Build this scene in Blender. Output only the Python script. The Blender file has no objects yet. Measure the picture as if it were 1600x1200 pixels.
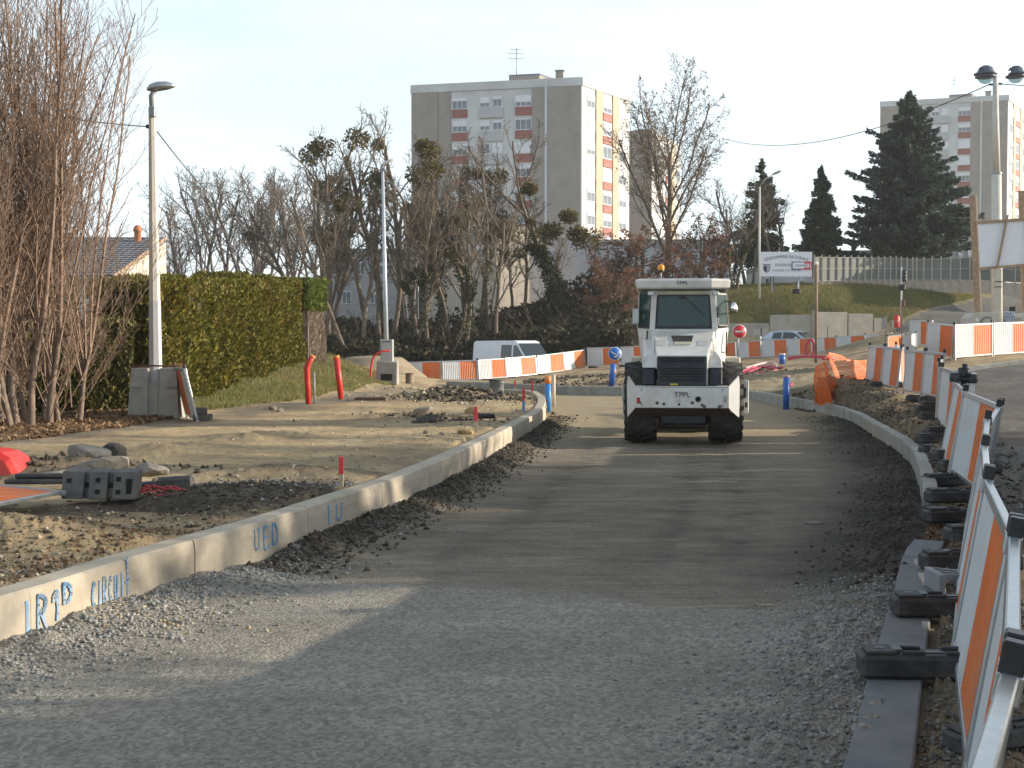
import bpy, math, random
import numpy as np
from mathutils import Vector, Matrix, Euler

D = bpy.data
SC = bpy.context.scene
COL = SC.collection
R = math.radians

# ------------------------------------------------------------------ camera, sky, sun, exposure
CAM_H = 1.92
PITCH = math.atan(68 / 2000)
cam = D.objects.new('camera', D.cameras.new('camera'))
COL.objects.link(cam)
cam.location = (0, 0, CAM_H)
cam.rotation_euler = (math.pi / 2 - PITCH, 0, 0)
cam.data.sensor_width = 36
cam.data.lens = 45.0
cam.data.clip_start = 0.05
cam.data.clip_end = 3000
SC.camera = cam

SUN_EL = R(14.5)
SUN_DIR = Vector((0.9955 * math.cos(SUN_EL), 0.095 * math.cos(SUN_EL), math.sin(SUN_EL))).normalized()
world = D.worlds.new('World')
SC.world = world
world.use_nodes = True
wn, wl = world.node_tree.nodes, world.node_tree.links
wn.clear()
wo = wn.new('ShaderNodeOutputWorld')
bg = wn.new('ShaderNodeBackground')
bg.inputs['Strength'].default_value = 0.10
sky = wn.new('ShaderNodeTexSky')
sky.sky_type = 'NISHITA'
sky.sun_disc = False
sky.sun_elevation = SUN_EL
sky.sun_rotation = math.atan2(SUN_DIR.x, SUN_DIR.y)
sky.air_density = 1.0
sky.dust_density = 1.2
tc = wn.new('ShaderNodeTexCoord')
mp = wn.new('ShaderNodeMapping')
mp.inputs['Scale'].default_value = (1.6, 1.6, 9.0)
mp.inputs['Rotation'].default_value = (0, R(9), 0)
nz = wn.new('ShaderNodeTexNoise')
nz.inputs['Scale'].default_value = 1.7
nz.inputs['Detail'].default_value = 6
nz.inputs['Roughness'].default_value = 0.55
rp = wn.new('ShaderNodeValToRGB')
rp.color_ramp.elements[0].position = 0.36
rp.color_ramp.elements[1].position = 0.66
sep = wn.new('ShaderNodeSeparateXYZ')
wl.new(tc.outputs['Generated'], mp.inputs['Vector'])
wl.new(mp.outputs['Vector'], nz.inputs['Vector'])
wl.new(nz.outputs['Fac'], rp.inputs['Fac'])
wl.new(tc.outputs['Generated'], sep.inputs['Vector'])
# thin winter cloud: thick towards the horizon, thinning towards the zenith
mr = wn.new('ShaderNodeMapRange')
mr.inputs['From Min'].default_value = 0.0
mr.inputs['From Max'].default_value = 0.75
mr.inputs['To Min'].default_value = 0.96
mr.inputs['To Max'].default_value = 0.26
wl.new(sep.outputs['Z'], mr.inputs['Value'])
m1 = wn.new('ShaderNodeMath'); m1.operation = 'MULTIPLY_ADD'
wl.new(rp.outputs['Color'], m1.inputs[0]); m1.inputs[1].default_value = 0.30; m1.inputs[2].default_value = 0.70
m2 = wn.new('ShaderNodeMath'); m2.operation = 'MULTIPLY'
wl.new(mr.outputs['Result'], m2.inputs[0]); wl.new(m1.outputs[0], m2.inputs[1])
mx = wn.new('ShaderNodeMixRGB')
mx.inputs['Color2'].default_value = (8.5, 9.7, 10.5, 1)
wl.new(m2.outputs[0], mx.inputs['Fac'])
wl.new(sky.outputs['Color'], mx.inputs['Color1'])
wl.new(mx.outputs['Color'], bg.inputs['Color'])
wl.new(bg.outputs['Background'], wo.inputs['Surface'])

sun = D.objects.new('sun', D.lights.new('sun', 'SUN'))
COL.objects.link(sun)
sun.data.energy = 5.0
sun.data.angle = R(0.5)
sun.data.color = (1.0, 0.89, 0.73)
sun.rotation_euler = SUN_DIR.to_track_quat('Z', 'Y').to_euler()

SC.view_settings.view_transform = 'Standard'
SC.view_settings.look = 'None'
SC.view_settings.gamma = 1
SC.view_settings.use_curve_mapping = False
SC.view_settings.exposure = 0.68
SC.cycles.use_denoising = True
SC.cycles.max_bounces = 6
SC.cycles.transparent_max_bounces = 12

# ------------------------------------------------------------------ where the photograph's pixels lie in the place
_cp, _sp = math.cos(PITCH), math.sin(PITCH)
def _ray(px, py):
    u, v = (px - 800) / 2000, (600 - py) / 2000
    return (u, _cp + v * _sp, -_sp + v * _cp)
def G(px, py, z=0.0):
    r = _ray(px, py); t = (z - CAM_H) / r[2]
    return (r[0] * t, r[1] * t, z)
def P(px, py, y):
    r = _ray(px, py); t = y / r[1]
    return (r[0] * t, y, CAM_H + r[2] * t)

# ------------------------------------------------------------------ noise
def _hash(ix, iy, s):
    h = (ix.astype(np.int64) * 374761393 + iy.astype(np.int64) * 668265263 + s * 974711) & 0x7fffffff
    h = ((h ^ (h >> 13)) * 1274126177) & 0x7fffffff
    return ((h ^ (h >> 16)) & 0xffff) / 65535.0
def vnoise(x, y, s=0):
    ix, iy = np.floor(x), np.floor(y)
    fx, fy = x - ix, y - iy
    fx = fx * fx * (3 - 2 * fx); fy = fy * fy * (3 - 2 * fy)
    a, b = _hash(ix, iy, s), _hash(ix + 1, iy, s)
    c, d = _hash(ix, iy + 1, s), _hash(ix + 1, iy + 1, s)
    return (a * (1 - fx) + b * fx) * (1 - fy) + (c * (1 - fx) + d * fx) * fy
def fbm(x, y, s=0, o=4, g=0.5):
    t = 0; a = 1.0; n = 0
    for i in range(o):
        t = t + a * vnoise(x * 2 ** i, y * 2 ** i, s + i * 17); n += a; a *= g
    return t / n * 2 - 1

# ------------------------------------------------------------------ tagging, objects
def tag(o, label=None, cat=None, group=None, kind=None):
    if label: o['label'] = label
    if cat: o['category'] = cat
    if group: o['group'] = group
    if kind: o['kind'] = kind
    return o
def empty(name, loc=(0, 0, 0), rot=(0, 0, 0), label=None, cat=None, group=None, kind=None, scale=None):
    o = D.objects.new(name, None); COL.objects.link(o)
    o.location = loc; o.rotation_euler = rot; o.empty_display_size = 0.2
    if scale: o.scale = scale
    return tag(o, label, cat, group, kind)
def link(name, me, parent=None, mats=None):
    if mats is not None:
        for m in (mats if isinstance(mats, (list, tuple)) else [mats]): me.materials.append(m)
    o = D.objects.new(name, me); COL.objects.link(o)
    if parent: o.parent = parent
    return o
def copy_tree(o, parent=None, kids=None):
    if kids is None:
        kids = {}
        for x in COL.objects:
            if x.parent: kids.setdefault(x.parent.name, []).append(x)
    c = o.copy(); COL.objects.link(c)
    if parent: c.parent = parent
    for ch in kids.get(o.name, []): copy_tree(ch, c, kids)
    return c
def npmesh(name, V, F, smooth=False):
    V = np.asarray(V, dtype=np.float32); F = np.asarray(F, dtype=np.int32)
    me = D.meshes.new(name)
    n, k = F.shape
    me.vertices.add(len(V)); me.vertices.foreach_set('co', V.ravel())
    me.loops.add(n * k); me.loops.foreach_set('vertex_index', F.ravel())
    me.polygons.add(n); me.polygons.foreach_set('loop_start', np.arange(0, n * k, k, dtype=np.int32))
    if smooth: me.polygons.foreach_set('use_smooth', np.ones(n, dtype=bool))
    me.update(calc_edges=True)
    return me

class MB:
    def __init__(s): s.v = []; s.f = []; s.sm = []
    def add(s, V, F, sm=False):
        b = len(s.v); s.v += [tuple(map(float, p)) for p in V]
        s.f += [tuple(i + b for i in f) for f in F]; s.sm += [sm] * len(F)
        return s
    def box(s, c, d, rz=0, M=None, ch=0.0):
        x, y, z = d[0] / 2, d[1] / 2, d[2] / 2
        if ch <= 0:
            V = [(-x, -y, -z), (x, -y, -z), (x, y, -z), (-x, y, -z), (-x, -y, z), (x, -y, z), (x, y, z), (-x, y, z)]
            F = [(0, 3, 2, 1), (4, 5, 6, 7), (0, 1, 5, 4), (1, 2, 6, 5), (2, 3, 7, 6), (3, 0, 4, 7)]
        else:
            V = []; h = min(ch, x * .9, y * .9, z * .9)
            for sz in (-1, 1):
                for sx, sy in ((-1, -1), (1, -1), (1, 1), (-1, 1)):
                    V += [(sx * x, sy * (y - h), sz * (z - h)), (sx * (x - h), sy * y, sz * (z - h)), (sx * (x - h), sy * (y - h), sz * z)]
            def i(k, a): return k * 3 + a
            F = [(i(3, 2), i(2, 2), i(1, 2), i(0, 2)), (i(4, 2), i(5, 2), i(6, 2), i(7, 2)),
                 (i(0, 1), i(1, 1), i(5, 1), i(4, 1)), (i(2, 1), i(3, 1), i(7, 1), i(6, 1)),
                 (i(1, 0), i(2, 0), i(6, 0), i(5, 0)), (i(3, 0), i(0, 0), i(4, 0), i(7, 0))]
            for a, b, c1 in ((0, 1, 1), (2, 3, 1)):
                F.append((i(a, 2), i(b, 2), i(b, c1), i(a, c1))); F.append((i(a + 4, c1), i(b + 4, c1), i(b + 4, 2), i(a + 4, 2)))
            for a, b in ((1, 2), (3, 0)):
                F.append((i(a, 2), i(b, 2), i(b, 0), i(a, 0))); F.append((i(a + 4, 0), i(b + 4, 0), i(b + 4, 2), i(a + 4, 2)))
            for k in range(4):
                F.append((i(k, 0), i(k, 1), i(k + 4, 1), i(k + 4, 0)) if k in (0, 2) else (i(k, 1), i(k, 0), i(k + 4, 0), i(k + 4, 1)))
            for k in range(8): F.append((i(k, 0), i(k, 1), i(k, 2)))
        if M is not None: V = [M @ Vector(p) for p in V]
        ca, sa = math.cos(rz), math.sin(rz)
        V = [(p[0] * ca - p[1] * sa + c[0], p[0] * sa + p[1] * ca + c[1], p[2] + c[2]) for p in V]
        return s.add(V, F)
    def bar(s, a, b, w, h, up=(0, 0, 1)):
        a, b = Vector(a), Vector(b); d = (b - a).normalized(); up = Vector(up)
        x = d.cross(up)
        if x.length < 1e-4: x = d.cross(Vector((1, 0, 0)))
        x.normalize(); u = x.cross(d)
        V = []
        for p in (a, b):
            for i, j in ((-1, -1), (1, -1), (1, 1), (-1, 1)): V.append(p + x * (i * w / 2) + u * (j * h / 2))
        return s.add(V, [(0, 3, 2, 1), (4, 5, 6, 7), (0, 1, 5, 4), (1, 2, 6, 5), (2, 3, 7, 6), (3, 0, 4, 7)])
    def tube(s, pts, rad, n=8, cap=True, sm=True):
        pts = [Vector(p) for p in pts]
        if not isinstance(rad, (list, tuple)): rad = [rad] * len(pts)
        V = []; u = None
        for i, p in enumerate(pts):
            d = (pts[min(i + 1, len(pts) - 1)] - pts[max(i - 1, 0)]).normalized()
            if u is None:
                u = d.orthogonal().normalized()
            else:
                u = (u - d * u.dot(d)).normalized()
            w = d.cross(u)
            for k in range(n):
                a = 2 * math.pi * k / n
                V.append(p + (u * math.cos(a) + w * math.sin(a)) * rad[i])
        F = []
        for i in range(len(pts) - 1):
            for k in range(n):
                F.append((i * n + k, i * n + (k + 1) % n, (i + 1) * n + (k + 1) % n, (i + 1) * n + k))
        s.add(V, F, sm)
        if cap:
            b = len(s.v) - len(V)
            s.f.append(tuple(b + k for k in reversed(range(n)))); s.sm.append(False)
            e = b + (len(pts) - 1) * n
            s.f.append(tuple(e + k for k in range(n))); s.sm.append(False)
        return s
    def lathe(s, prof, n=20, c=(0, 0, 0), axis='z', sm=True):
        V = []
        for (r, h) in prof:
            for k in range(n):
                a = 2 * math.pi * k / n; x, y = r * math.cos(a), r * math.sin(a)
                p = (x, y, h) if axis == 'z' else ((h, x, y) if axis == 'x' else (y, h, x))
                V.append((p[0] + c[0], p[1] + c[1], p[2] + c[2]))
        F = []
        for i in range(len(prof) - 1):
            for k in range(n):
                F.append((i * n + k, i * n + (k + 1) % n, (i + 1) * n + (k + 1) % n, (i + 1) * n + k))
        return s.add(V, F, sm)
    def loft(s, polys, cap=True, sm=False):
        n = len(polys[0]); V = [p for q in polys for p in q]; F = []
        for i in range(len(polys) - 1):
            for k in range(n):
                F.append((i * n + k, i * n + (k + 1) % n, (i + 1) * n + (k + 1) % n, (i + 1) * n + k))
        if cap: F += [tuple(reversed(range(n))), tuple((len(polys) - 1) * n + k for k in range(n))]
        return s.add(V, F, sm)
    def build(s, name, mat=None, parent=None, bevel=0, fix=True, matrix=None):
        me = D.meshes.new(name); me.from_pydata(s.v, [], s.f)
        me.polygons.foreach_set('use_smooth', s.sm)
        if fix:
            import bmesh
            bm = bmesh.new(); bm.from_mesh(me); bmesh.ops.recalc_face_normals(bm, faces=bm.faces); bm.to_mesh(me); bm.free()
        me.update()
        o = link(name, me, parent, mat)
        if bevel:
            m = o.modifiers.new('bevel', 'BEVEL'); m.width = bevel; m.segments = 2; m.limit_method = 'ANGLE'; m.angle_limit = R(40)
        return o

# ------------------------------------------------------------------ materials
def _nodes(name):
    m = D.materials.new(name); m.use_nodes = True
    nt = m.node_tree; b = nt.nodes['Principled BSDF']
    return m, nt.nodes, nt.links, b
def _noise(N, L, vec, scale, detail=5, rough=0.6):
    n = N.new('ShaderNodeTexNoise'); n.inputs['Scale'].default_value = scale
    n.inputs['Detail'].default_value = detail; n.inputs['Roughness'].default_value = rough
    if vec: L.new(vec, n.inputs['Vector'])
    return n.outputs['Fac']
def _ramp(N, L, fac, stops):
    r = N.new('ShaderNodeValToRGB'); e = r.color_ramp.elements
    while len(e) < len(stops): e.new(0.5)
    for k, (p, c) in enumerate(stops):
        e[k].position = p; e[k].color = (c[0], c[1], c[2], 1) if not isinstance(c, (int, float)) else (c, c, c, 1)
    L.new(fac, r.inputs['Fac']); return r.outputs['Color']
def _mix(N, L, fac, a, b, mode='MIX'):
    m = N.new('ShaderNodeMixRGB'); m.blend_type = mode
    for s, v in ((m.inputs['Fac'], fac), (m.inputs['Color1'], a), (m.inputs['Color2'], b)):
        if isinstance(v, (int, float)): s.default_value = v if s.type == 'VALUE' else (v, v, v, 1)
        elif isinstance(v, tuple): s.default_value = (v[0], v[1], v[2], 1)
        else: L.new(v, s)
    return m.outputs['Color']
def _math(N, L, op, a, b=0.0):
    m = N.new('ShaderNodeMath'); m.operation = op
    for s, v in ((m.inputs[0], a), (m.inputs[1], b)):
        if isinstance(v, (int, float)): s.default_value = v
        else: L.new(v, s)
    return m.outputs[0]
def _bump(N, L, b, h, strength, dist=0.02):
    n = N.new('ShaderNodeBump'); n.inputs['Strength'].default_value = strength; n.inputs['Distance'].default_value = dist
    L.new(h, n.inputs['Height']); L.new(n.outputs['Normal'], b.inputs['Normal'])
def M(name, c, rough=0.6, var=0.2, scale=6.0, bump=0.1, metal=0.0, dirt=None, dirt_amt=0.5, bscale=None, spec=0.4, world=False):
    m, N, L, b = _nodes(name)
    t = N.new('ShaderNodeTexCoord'); vec = t.outputs['Object']
    if world:
        g = N.new('ShaderNodeNewGeometry'); vec = g.outputs['Position']
    f = _noise(N, L, vec, scale)
    col = _ramp(N, L, f, [(0.3, tuple(x * (1 - var) for x in c)), (0.7, tuple(min(1, x * (1 + var)) for x in c))])
    if dirt:
        f2 = _noise(N, L, vec, scale * 0.45, 8, 0.7)
        k = _ramp(N, L, f2, [(0.45, 0.0), (0.72, dirt_amt)])
        col = _mix(N, L, k, col, dirt)
    L.new(col, b.inputs['Base Color'])
    b.inputs['Roughness'].default_value = rough; b.inputs['Metallic'].default_value = metal
    b.inputs['Specular IOR Level'].default_value = spec
    if bump: _bump(N, L, b, _noise(N, L, vec, bscale or scale * 5), bump)
    return m
def leafmat(name, cols, rough=0.6, trans=0.25, nscale=0.0, ncol=None):
    m, N, L, b = _nodes(name)
    g = N.new('ShaderNodeNewGeometry')
    n = len(cols)
    col = _ramp(N, L, g.outputs['Random Per Island'], [(i / max(1, n - 1), c) for i, c in enumerate(cols)])
    if nscale:
        f = _noise(N, L, g.outputs['Position'], nscale, 4)
        k = _ramp(N, L, f, [(0.42, 0.0), (0.62, 0.75)])
        col = _mix(N, L, k, col, ncol)
    L.new(col, b.inputs['Base Color']); b.inputs['Roughness'].default_value = rough
    b.inputs['Specular IOR Level'].default_value = 0.25
    tr = N.new('ShaderNodeBsdfTranslucent'); L.new(col, tr.inputs['Color'])
    ms = N.new('ShaderNodeMixShader'); ms.inputs[0].default_value = trans
    o = N['Material Output']
    L.new(b.outputs[0], ms.inputs[1]); L.new(tr.outputs[0], ms.inputs[2]); L.new(ms.outputs[0], o.inputs['Surface'])
    return m
def glassmat(name, tint, see=0.35, rough=0.04):
    m, N, L, b = _nodes(name)
    b.inputs['Base Color'].default_value = (*tint, 1); b.inputs['Roughness'].default_value = rough
    b.inputs['Specular IOR Level'].default_value = 0.6
    t = N.new('ShaderNodeBsdfTransparent'); t.inputs['Color'].default_value = (0.55, 0.68, 0.68, 1)
    ms = N.new('ShaderNodeMixShader'); ms.inputs[0].default_value = see
    L.new(b.outputs[0], ms.inputs[1]); L.new(t.outputs[0], ms.inputs[2]); L.new(ms.outputs[0], N['Material Output'].inputs['Surface'])
    return m

concrete = M('concrete', (0.42, 0.365, 0.285), 0.85, 0.14, 3.0, 0.25, dirt=(0.24, 0.20, 0.14), dirt_amt=0.5, bscale=60, world=True)
concrete_dark = M('concrete_dark', (0.15, 0.155, 0.165), 0.8, 0.15, 5.0, 0.25, dirt=(0.24, 0.22, 0.19), dirt_amt=0.55, bscale=80, world=True)
concrete_grey = M('concrete_grey', (0.33, 0.32, 0.29), 0.85, 0.18, 4.0, 0.3, dirt=(0.2, 0.18, 0.14), dirt_amt=0.6, bscale=50)
galv = M('galvanised', (0.42, 0.44, 0.46), 0.34, 0.12, 14.0, 0.05, 0.75, dirt=(0.42, 0.41, 0.39), dirt_amt=0.5)
white_sheet = M('white_sheet', (0.58, 0.59, 0.605), 0.42, 0.07, 2.2, 0.04, dirt=(0.36, 0.33, 0.28), dirt_amt=0.55)
orange_sheet = M('orange_sheet', (0.66, 0.15, 0.03), 0.42, 0.14, 2.2, 0.04, dirt=(0.42, 0.20, 0.11), dirt_amt=0.6)
rubber = M('rubber', (0.035, 0.035, 0.037), 0.62, 0.25, 12.0, 0.35, dirt=(0.11, 0.10, 0.09), dirt_amt=0.7, bscale=45)
black_plastic = M('black_plastic', (0.02, 0.02, 0.022), 0.4, 0.2, 12.0, 0.1)
red_plastic = M('red_plastic', (0.62, 0.035, 0.03), 0.4, 0.12, 5.0, 0.05, dirt=(0.42, 0.14, 0.1), dirt_amt=0.4)
red_paint = M('red_paint', (0.66, 0.05, 0.05), 0.6, 0.12, 9.0, 0.1)
blue_plastic = M('blue_plastic', (0.025, 0.13, 0.48), 0.4, 0.15, 6.0, 0.05, dirt=(0.16, 0.18, 0.24), dirt_amt=0.5)
blue_light = M('blue_light', (0.05, 0.26, 0.62), 0.4, 0.15, 6.0, 0.05)
orange_plastic = M('orange_plastic', (0.72, 0.24, 0.05), 0.45, 0.1, 5.0, 0.05)
white_paint = M('white_paint', (0.70, 0.69, 0.665), 0.38, 0.04, 3.0, 0.03, dirt=(0.42, 0.38, 0.31), dirt_amt=0.45)
cream_paint = M('cream_paint', (0.58, 0.53, 0.42), 0.5, 0.08, 4.0, 0.04, dirt=(0.36, 0.31, 0.23), dirt_amt=0.5)
wood = M('timber', (0.36, 0.25, 0.16), 0.7, 0.25, 7.0, 0.2)
stake_wood = M('stake_wood', (0.45, 0.36, 0.26), 0.8, 0.2, 20.0, 0.2)
rust = M('rust', (0.16, 0.075, 0.045), 0.85, 0.3, 12.0, 0.2)
grey_metal = M('grey_metal', (0.32, 0.34, 0.36), 0.45, 0.1, 5.0, 0.04, 0.3)
grey_pvc = M('grey_pvc', (0.27, 0.28, 0.29), 0.45, 0.1, 5.0, 0.04)
grey_box = M('grey_box', (0.42, 0.44, 0.44), 0.55, 0.08, 4.0, 0.05, dirt=(0.28, 0.27, 0.24), dirt_amt=0.4)
pole_paint = M('pole_paint', (0.60, 0.56, 0.50), 0.7, 0.08, 4.0, 0.1, dirt=(0.36, 0.33, 0.29), dirt_amt=0.4)
cable_mat = M('cable', (0.03, 0.03, 0.035), 0.6, 0.1)
bark = M('bark', (0.15, 0.115, 0.085), 0.9, 0.35, 5.0, 0.3, dirt=(0.10, 0.105, 0.07), dirt_amt=0.5)
bark_hazed = M('bark_hazed', (0.15, 0.128, 0.11), 0.9, 0.25, 5.0, 0.2)  # greyer copy of the bark; haze over distant trees put into its colour
bark_red = M('bark_red', (0.19, 0.14, 0.105), 0.85, 0.4, 7.0, 0.4, dirt=(0.075, 0.06, 0.045), dirt_amt=0.8)
twig_red = M('twig_red', (0.23, 0.155, 0.11), 0.8, 0.3, 6.0, 0.1)
# ------------------------------------------------------------------ terrain height: measured spots, smooth between
CTRL = np.array([
 (-3.3,7.6,.37),(-1.8,12,.37),(-.4,20,.37),(.6,30,.37),(.8,36,.37),(-5,12,.37),(-8,8,.40),(-8,14,.40),(-5,20,.39),(-3,30,.38),(-2,38,.36),(-5,38,.40),
 (-6,24,.38),(-7.4,27,.50),(-7.4,35,.85),(-7.3,44,1.25),(-7.2,50,1.4),(-5.0,33,.40),(-4.4,44,.30),(-9,20,.42),(-9.5,24,.45),(-12,27,.6),(-12,44,1.5),(-20,30,.7),(-20,60,1.5),(-6.7,27,.42),
 (-5.6,44,.85),(-6.0,37,.62),
 (-4.7,48,.22),(-3,50,.15),(-6,60,.0),(-3,60,.0),(0,62,.12),(3,66,.45),(-10,58,.5),(1.5,47,.25),(4,46.5,.25),(7.8,42,.3),(0,72,-.25),(-4,72,-.3),(-6,78,.1),
 (5.5,66,.55),(8,70,.7),(13.2,75,.83),(16,74,1.0),(18.6,73,1.15),(21,71,1.4),(16,77.5,1.05),
 (8,50,.4),(12,55,.7),(8.2,38,.3),(9,33.2,.55),(8.9,31.5,.58),(9.4,28,.5),
 (8,29.5,.32),(7.2,24.4,.3),(6.1,19,.26),(5.1,16,.2),(4.4,13.8,.14),(3.5,10.6,.09),(2.5,7.3,.08),(1.5,4.5,.08),(.5,2,.08),(-1,-4,.08),(-6,2,.37),(-14,4,.4),
 (5.9,17.6,.3),(7.25,21.7,.42),
 (4,8,.10),(7,14,.2),(9,18,.35),(9.3,22,.5),(12,27,.72),(13,35,1.12),(13.1,38.5,1.37),(16.6,41,1.51),(20,40,1.6),(20,20,.6),(15,10,.2),(30,30,1.2),(8,2,.1),(30,8,.2),
 (16.7,46,1.6),(20,62,2.0),(22.5,74,1.8),(23.4,78,2.5),(25.6,80,3.0),(30.6,85,3.9),(36,90,4.6),(14.2,60,.95),
 (16,79.2,1.15),(20,79.2,1.25),(23,78.6,1.9),(15,80.8,2.9),(18,80.8,3.4),(21,80.8,3.5),(24,81,3.2),
 (3,80,.7),(6,84,2.0),(9,83,3.0),(12,82,3.2),(12,90,5.5),(18,89,5.65),(25,89,5.65),(33,92,5.6),(20,110,6.),(40,110,6.),(8,95,5.),(3,95,3.),(-3,85,.8),(-10,85,.5),(-20,90,.8),(0,110,3.),(-20,110,2.),(46,84,4.6),(46,100,6.),
 (-45,10,.5),(-45,60,1.5),(-45,110,2),(45,10,.5),(45,50,2.5),
 (-200,0,2),(200,0,3),(0,-200,0),(-200,200,4),(200,200,8),(0,250,5),(0,600,5),(600,300,5),(-600,300,5),(600,-300,2),(-600,-300,2)], dtype=float)
def _solve():
    p = CTRL[:, :2]; d = np.sqrt(((p[:, None] - p[None]) ** 2).sum(-1) + 0.05)
    return np.linalg.solve(d + np.eye(len(p)) * 0.02, CTRL[:, 2] - 1.0)
_W = _solve()
def zT(x, y):
    x = np.atleast_1d(np.asarray(x, float)); y = np.atleast_1d(np.asarray(y, float)); out = np.ones(x.size)
    xf, yf = x.ravel(), y.ravel()
    for i in range(0, x.size, 40000):
        dx = xf[i:i + 40000, None] - CTRL[None, :, 0]; dy = yf[i:i + 40000, None] - CTRL[None, :, 1]
        out[i:i + 40000] += np.sqrt(dx * dx + dy * dy + 0.05) @ _W
    return out.reshape(x.shape)
def zt(x, y): return float(zT(x, y)[0])
def on(x, y, dz=0.0): return (x, y, zt(x, y) + dz)

# ------------------------------------------------------------------ kerb lines
def smooth_line(pts, step=0.25):
    p = np.array([q[:2] for q in pts], float)
    seg = np.linalg.norm(np.diff(p, axis=0), axis=1); t = np.concatenate([[0], np.cumsum(seg)])
    # cubic hermite through the points
    m = np.zeros_like(p)
    m[1:-1] = (p[2:] - p[:-2]) / (t[2:] - t[:-2])[:, None]; m[0] = (p[1] - p[0]) / seg[0]; m[-1] = (p[-1] - p[-2]) / seg[-1]
    s = np.arange(0, t[-1], step); out = []
    for u in s:
        i = min(np.searchsorted(t, u, 'right') - 1, len(seg) - 1); h = seg[i]; a = (u - t[i]) / h
        out.append((2 * a ** 3 - 3 * a * a + 1) * p[i] + (a ** 3 - 2 * a * a + a) * h * m[i] + (-2 * a ** 3 + 3 * a * a) * p[i + 1] + (a ** 3 - a * a) * h * m[i + 1])
    out.append(p[-1]); return np.array(out)
KL = .40
left_face = smooth_line([(-4.9, 1.5), (-4.0, 4.6)] + [G(px, py, KL) for px, py in
     ((0, 933), (106, 902), (200, 872), (297, 845), (406, 815), (500, 786), (620, 747), (700, 714), (767, 683), (800, 666), (831, 650), (849, 637), (853, 624), (846, 615), (826, 609.5))] + [(-.7, 40.3), (-2.6, 41.0)])
KR = .30
right_face = smooth_line([(-2.6, 50.5), (-.5, 49.0)] + [G(px, py, .25) for px, py in ((862, 605), (970, 607), (1080, 609), (1170, 613))] +
     [G(px, py, KR) for px, py in ((1232, 621), (1285, 629), (1330, 642), (1372, 665), (1400, 680), (1425, 702), (1437, 732), (1442, 767))] )
board_line = smooth_line([tuple(right_face[-1]), (4.1, 12.6)] + [G(px, py, .10) for px, py in ((1415, 858), (1395, 930), (1373, 1000), (1350, 1080), (1318, 1200))] + [(.9, 4.2), (.2, 2.2), (-.2, 1.0)])
road_poly = np.vstack([left_face, right_face, board_line[1:]])

def pl_dist(x, y, line):
    best = np.full(x.shape, 1e9)
    for a, b in zip(line[:-1], line[1:]):
        d = b - a; L2 = d @ d
        t = np.clip(((x - a[0]) * d[0] + (y - a[1]) * d[1]) / L2, 0, 1)
        best = np.minimum(best, (x - a[0] - t * d[0]) ** 2 + (y - a[1] - t * d[1]) ** 2)
    return np.sqrt(best)
def in_poly(x, y, poly):
    c = np.zeros(x.shape, bool); n = len(poly)
    for i in range(n):
        x1, y1 = poly[i]; x2, y2 = poly[(i + 1) % n]
        if y1 == y2: continue
        k = ((y1 > y) != (y2 > y)) & (x < (x2 - x1) * (y - y1) / (y2 - y1) + x1)
        c ^= k
    return c
def sub(line, k=3): return np.vstack([line[::k], line[-1:]])

# ------------------------------------------------------------------ one fan of ground cells, split by what covers it
ang = np.concatenate([np.linspace(-.95, -.46, 60)[:-1], np.linspace(-.46, .47, 500), np.linspace(.47, .95, 60)[1:]])
dist = [2.0]
while dist[-1] < 118: dist.append(dist[-1] * (1.0062 if dist[-1] < 70 else 1.01))
dist = np.array(dist)
GX = ang[None, :] * dist[:, None]; GY = np.repeat(dist[:, None], len(ang), 1)
NR, NC = GX.shape
inside = in_poly(GX, GY, road_poly)
dL = pl_dist(GX, GY, sub(left_face)); dR = pl_dist(GX, GY, sub(right_face)); dB = pl_dist(GX, GY, sub(board_line))
dmin = np.minimum(np.minimum(dL, dR), dB)
sd = np.where(inside, dmin, -dmin)
n1 = fbm(GX * 1.3, GY * 1.3, 1, 5); n2 = fbm(GX * 5, GY * 5, 5, 4); n3 = fbm(GX * 17, GY * 17, 9, 3, .6); n0 = fbm(GX * .35, GY * .35, 13, 3)
nst = .5 * fbm(GX * .8, GY * 2.2, 21, 5) + .5 * fbm(GX * 2.5, GY * 4, 23, 4, .7)
def bump_at(p, r, h, rx=1.0): return h * np.exp(-((GX - p[0]) / (r * rx)) ** 2 - ((GY - p[1]) / r) ** 2)
def sstep(a, b, x): t = np.clip((x - a) / (b - a), 0, 1); return t * t * (3 - 2 * t)

# roadbed
zr = .010 * n1 + .006 * n2 + .004 * n3
edge_y = 9.6 - .45 * GX + .25 * n1 + .25 * n0
zr = zr + .030 * sstep(0.14, -0.14, GY - edge_y + .3 * n2)
berm_l = np.exp(-((dL - .12) / .28) ** 2) * sstep(10.3, 11.2, GY) * sstep(33, 27, GY)
zr = zr + berm_l * (.13 + .05 * n2 + .03 * n3)
berm_n = np.exp(-((dL - .0) / .42) ** 2) * sstep(11.2, 9.6, GY)
zr = zr + berm_n * (.10 + .04 * n2 + .02 * n3)
berm_r = np.exp(-((dB - .25) / .38) ** 2) * sstep(9.9, 8.6, GY)
zr = zr + berm_r * (.07 + .05 * n2 + .03 * n3)
berm_k = np.exp(-((dR - .25) / .45) ** 2) * sstep(36, 30, GY)
berm_k2 = np.exp(-((dB - .1) / .5) ** 2) * sstep(8.8, 10.2, GY)
zr = zr + (berm_k * .05 + berm_k2 * .05) * (1 + 1.2 * n2 + .8 * n3)
zr = zr + np.where(GY < 8, .0, 0)

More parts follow.
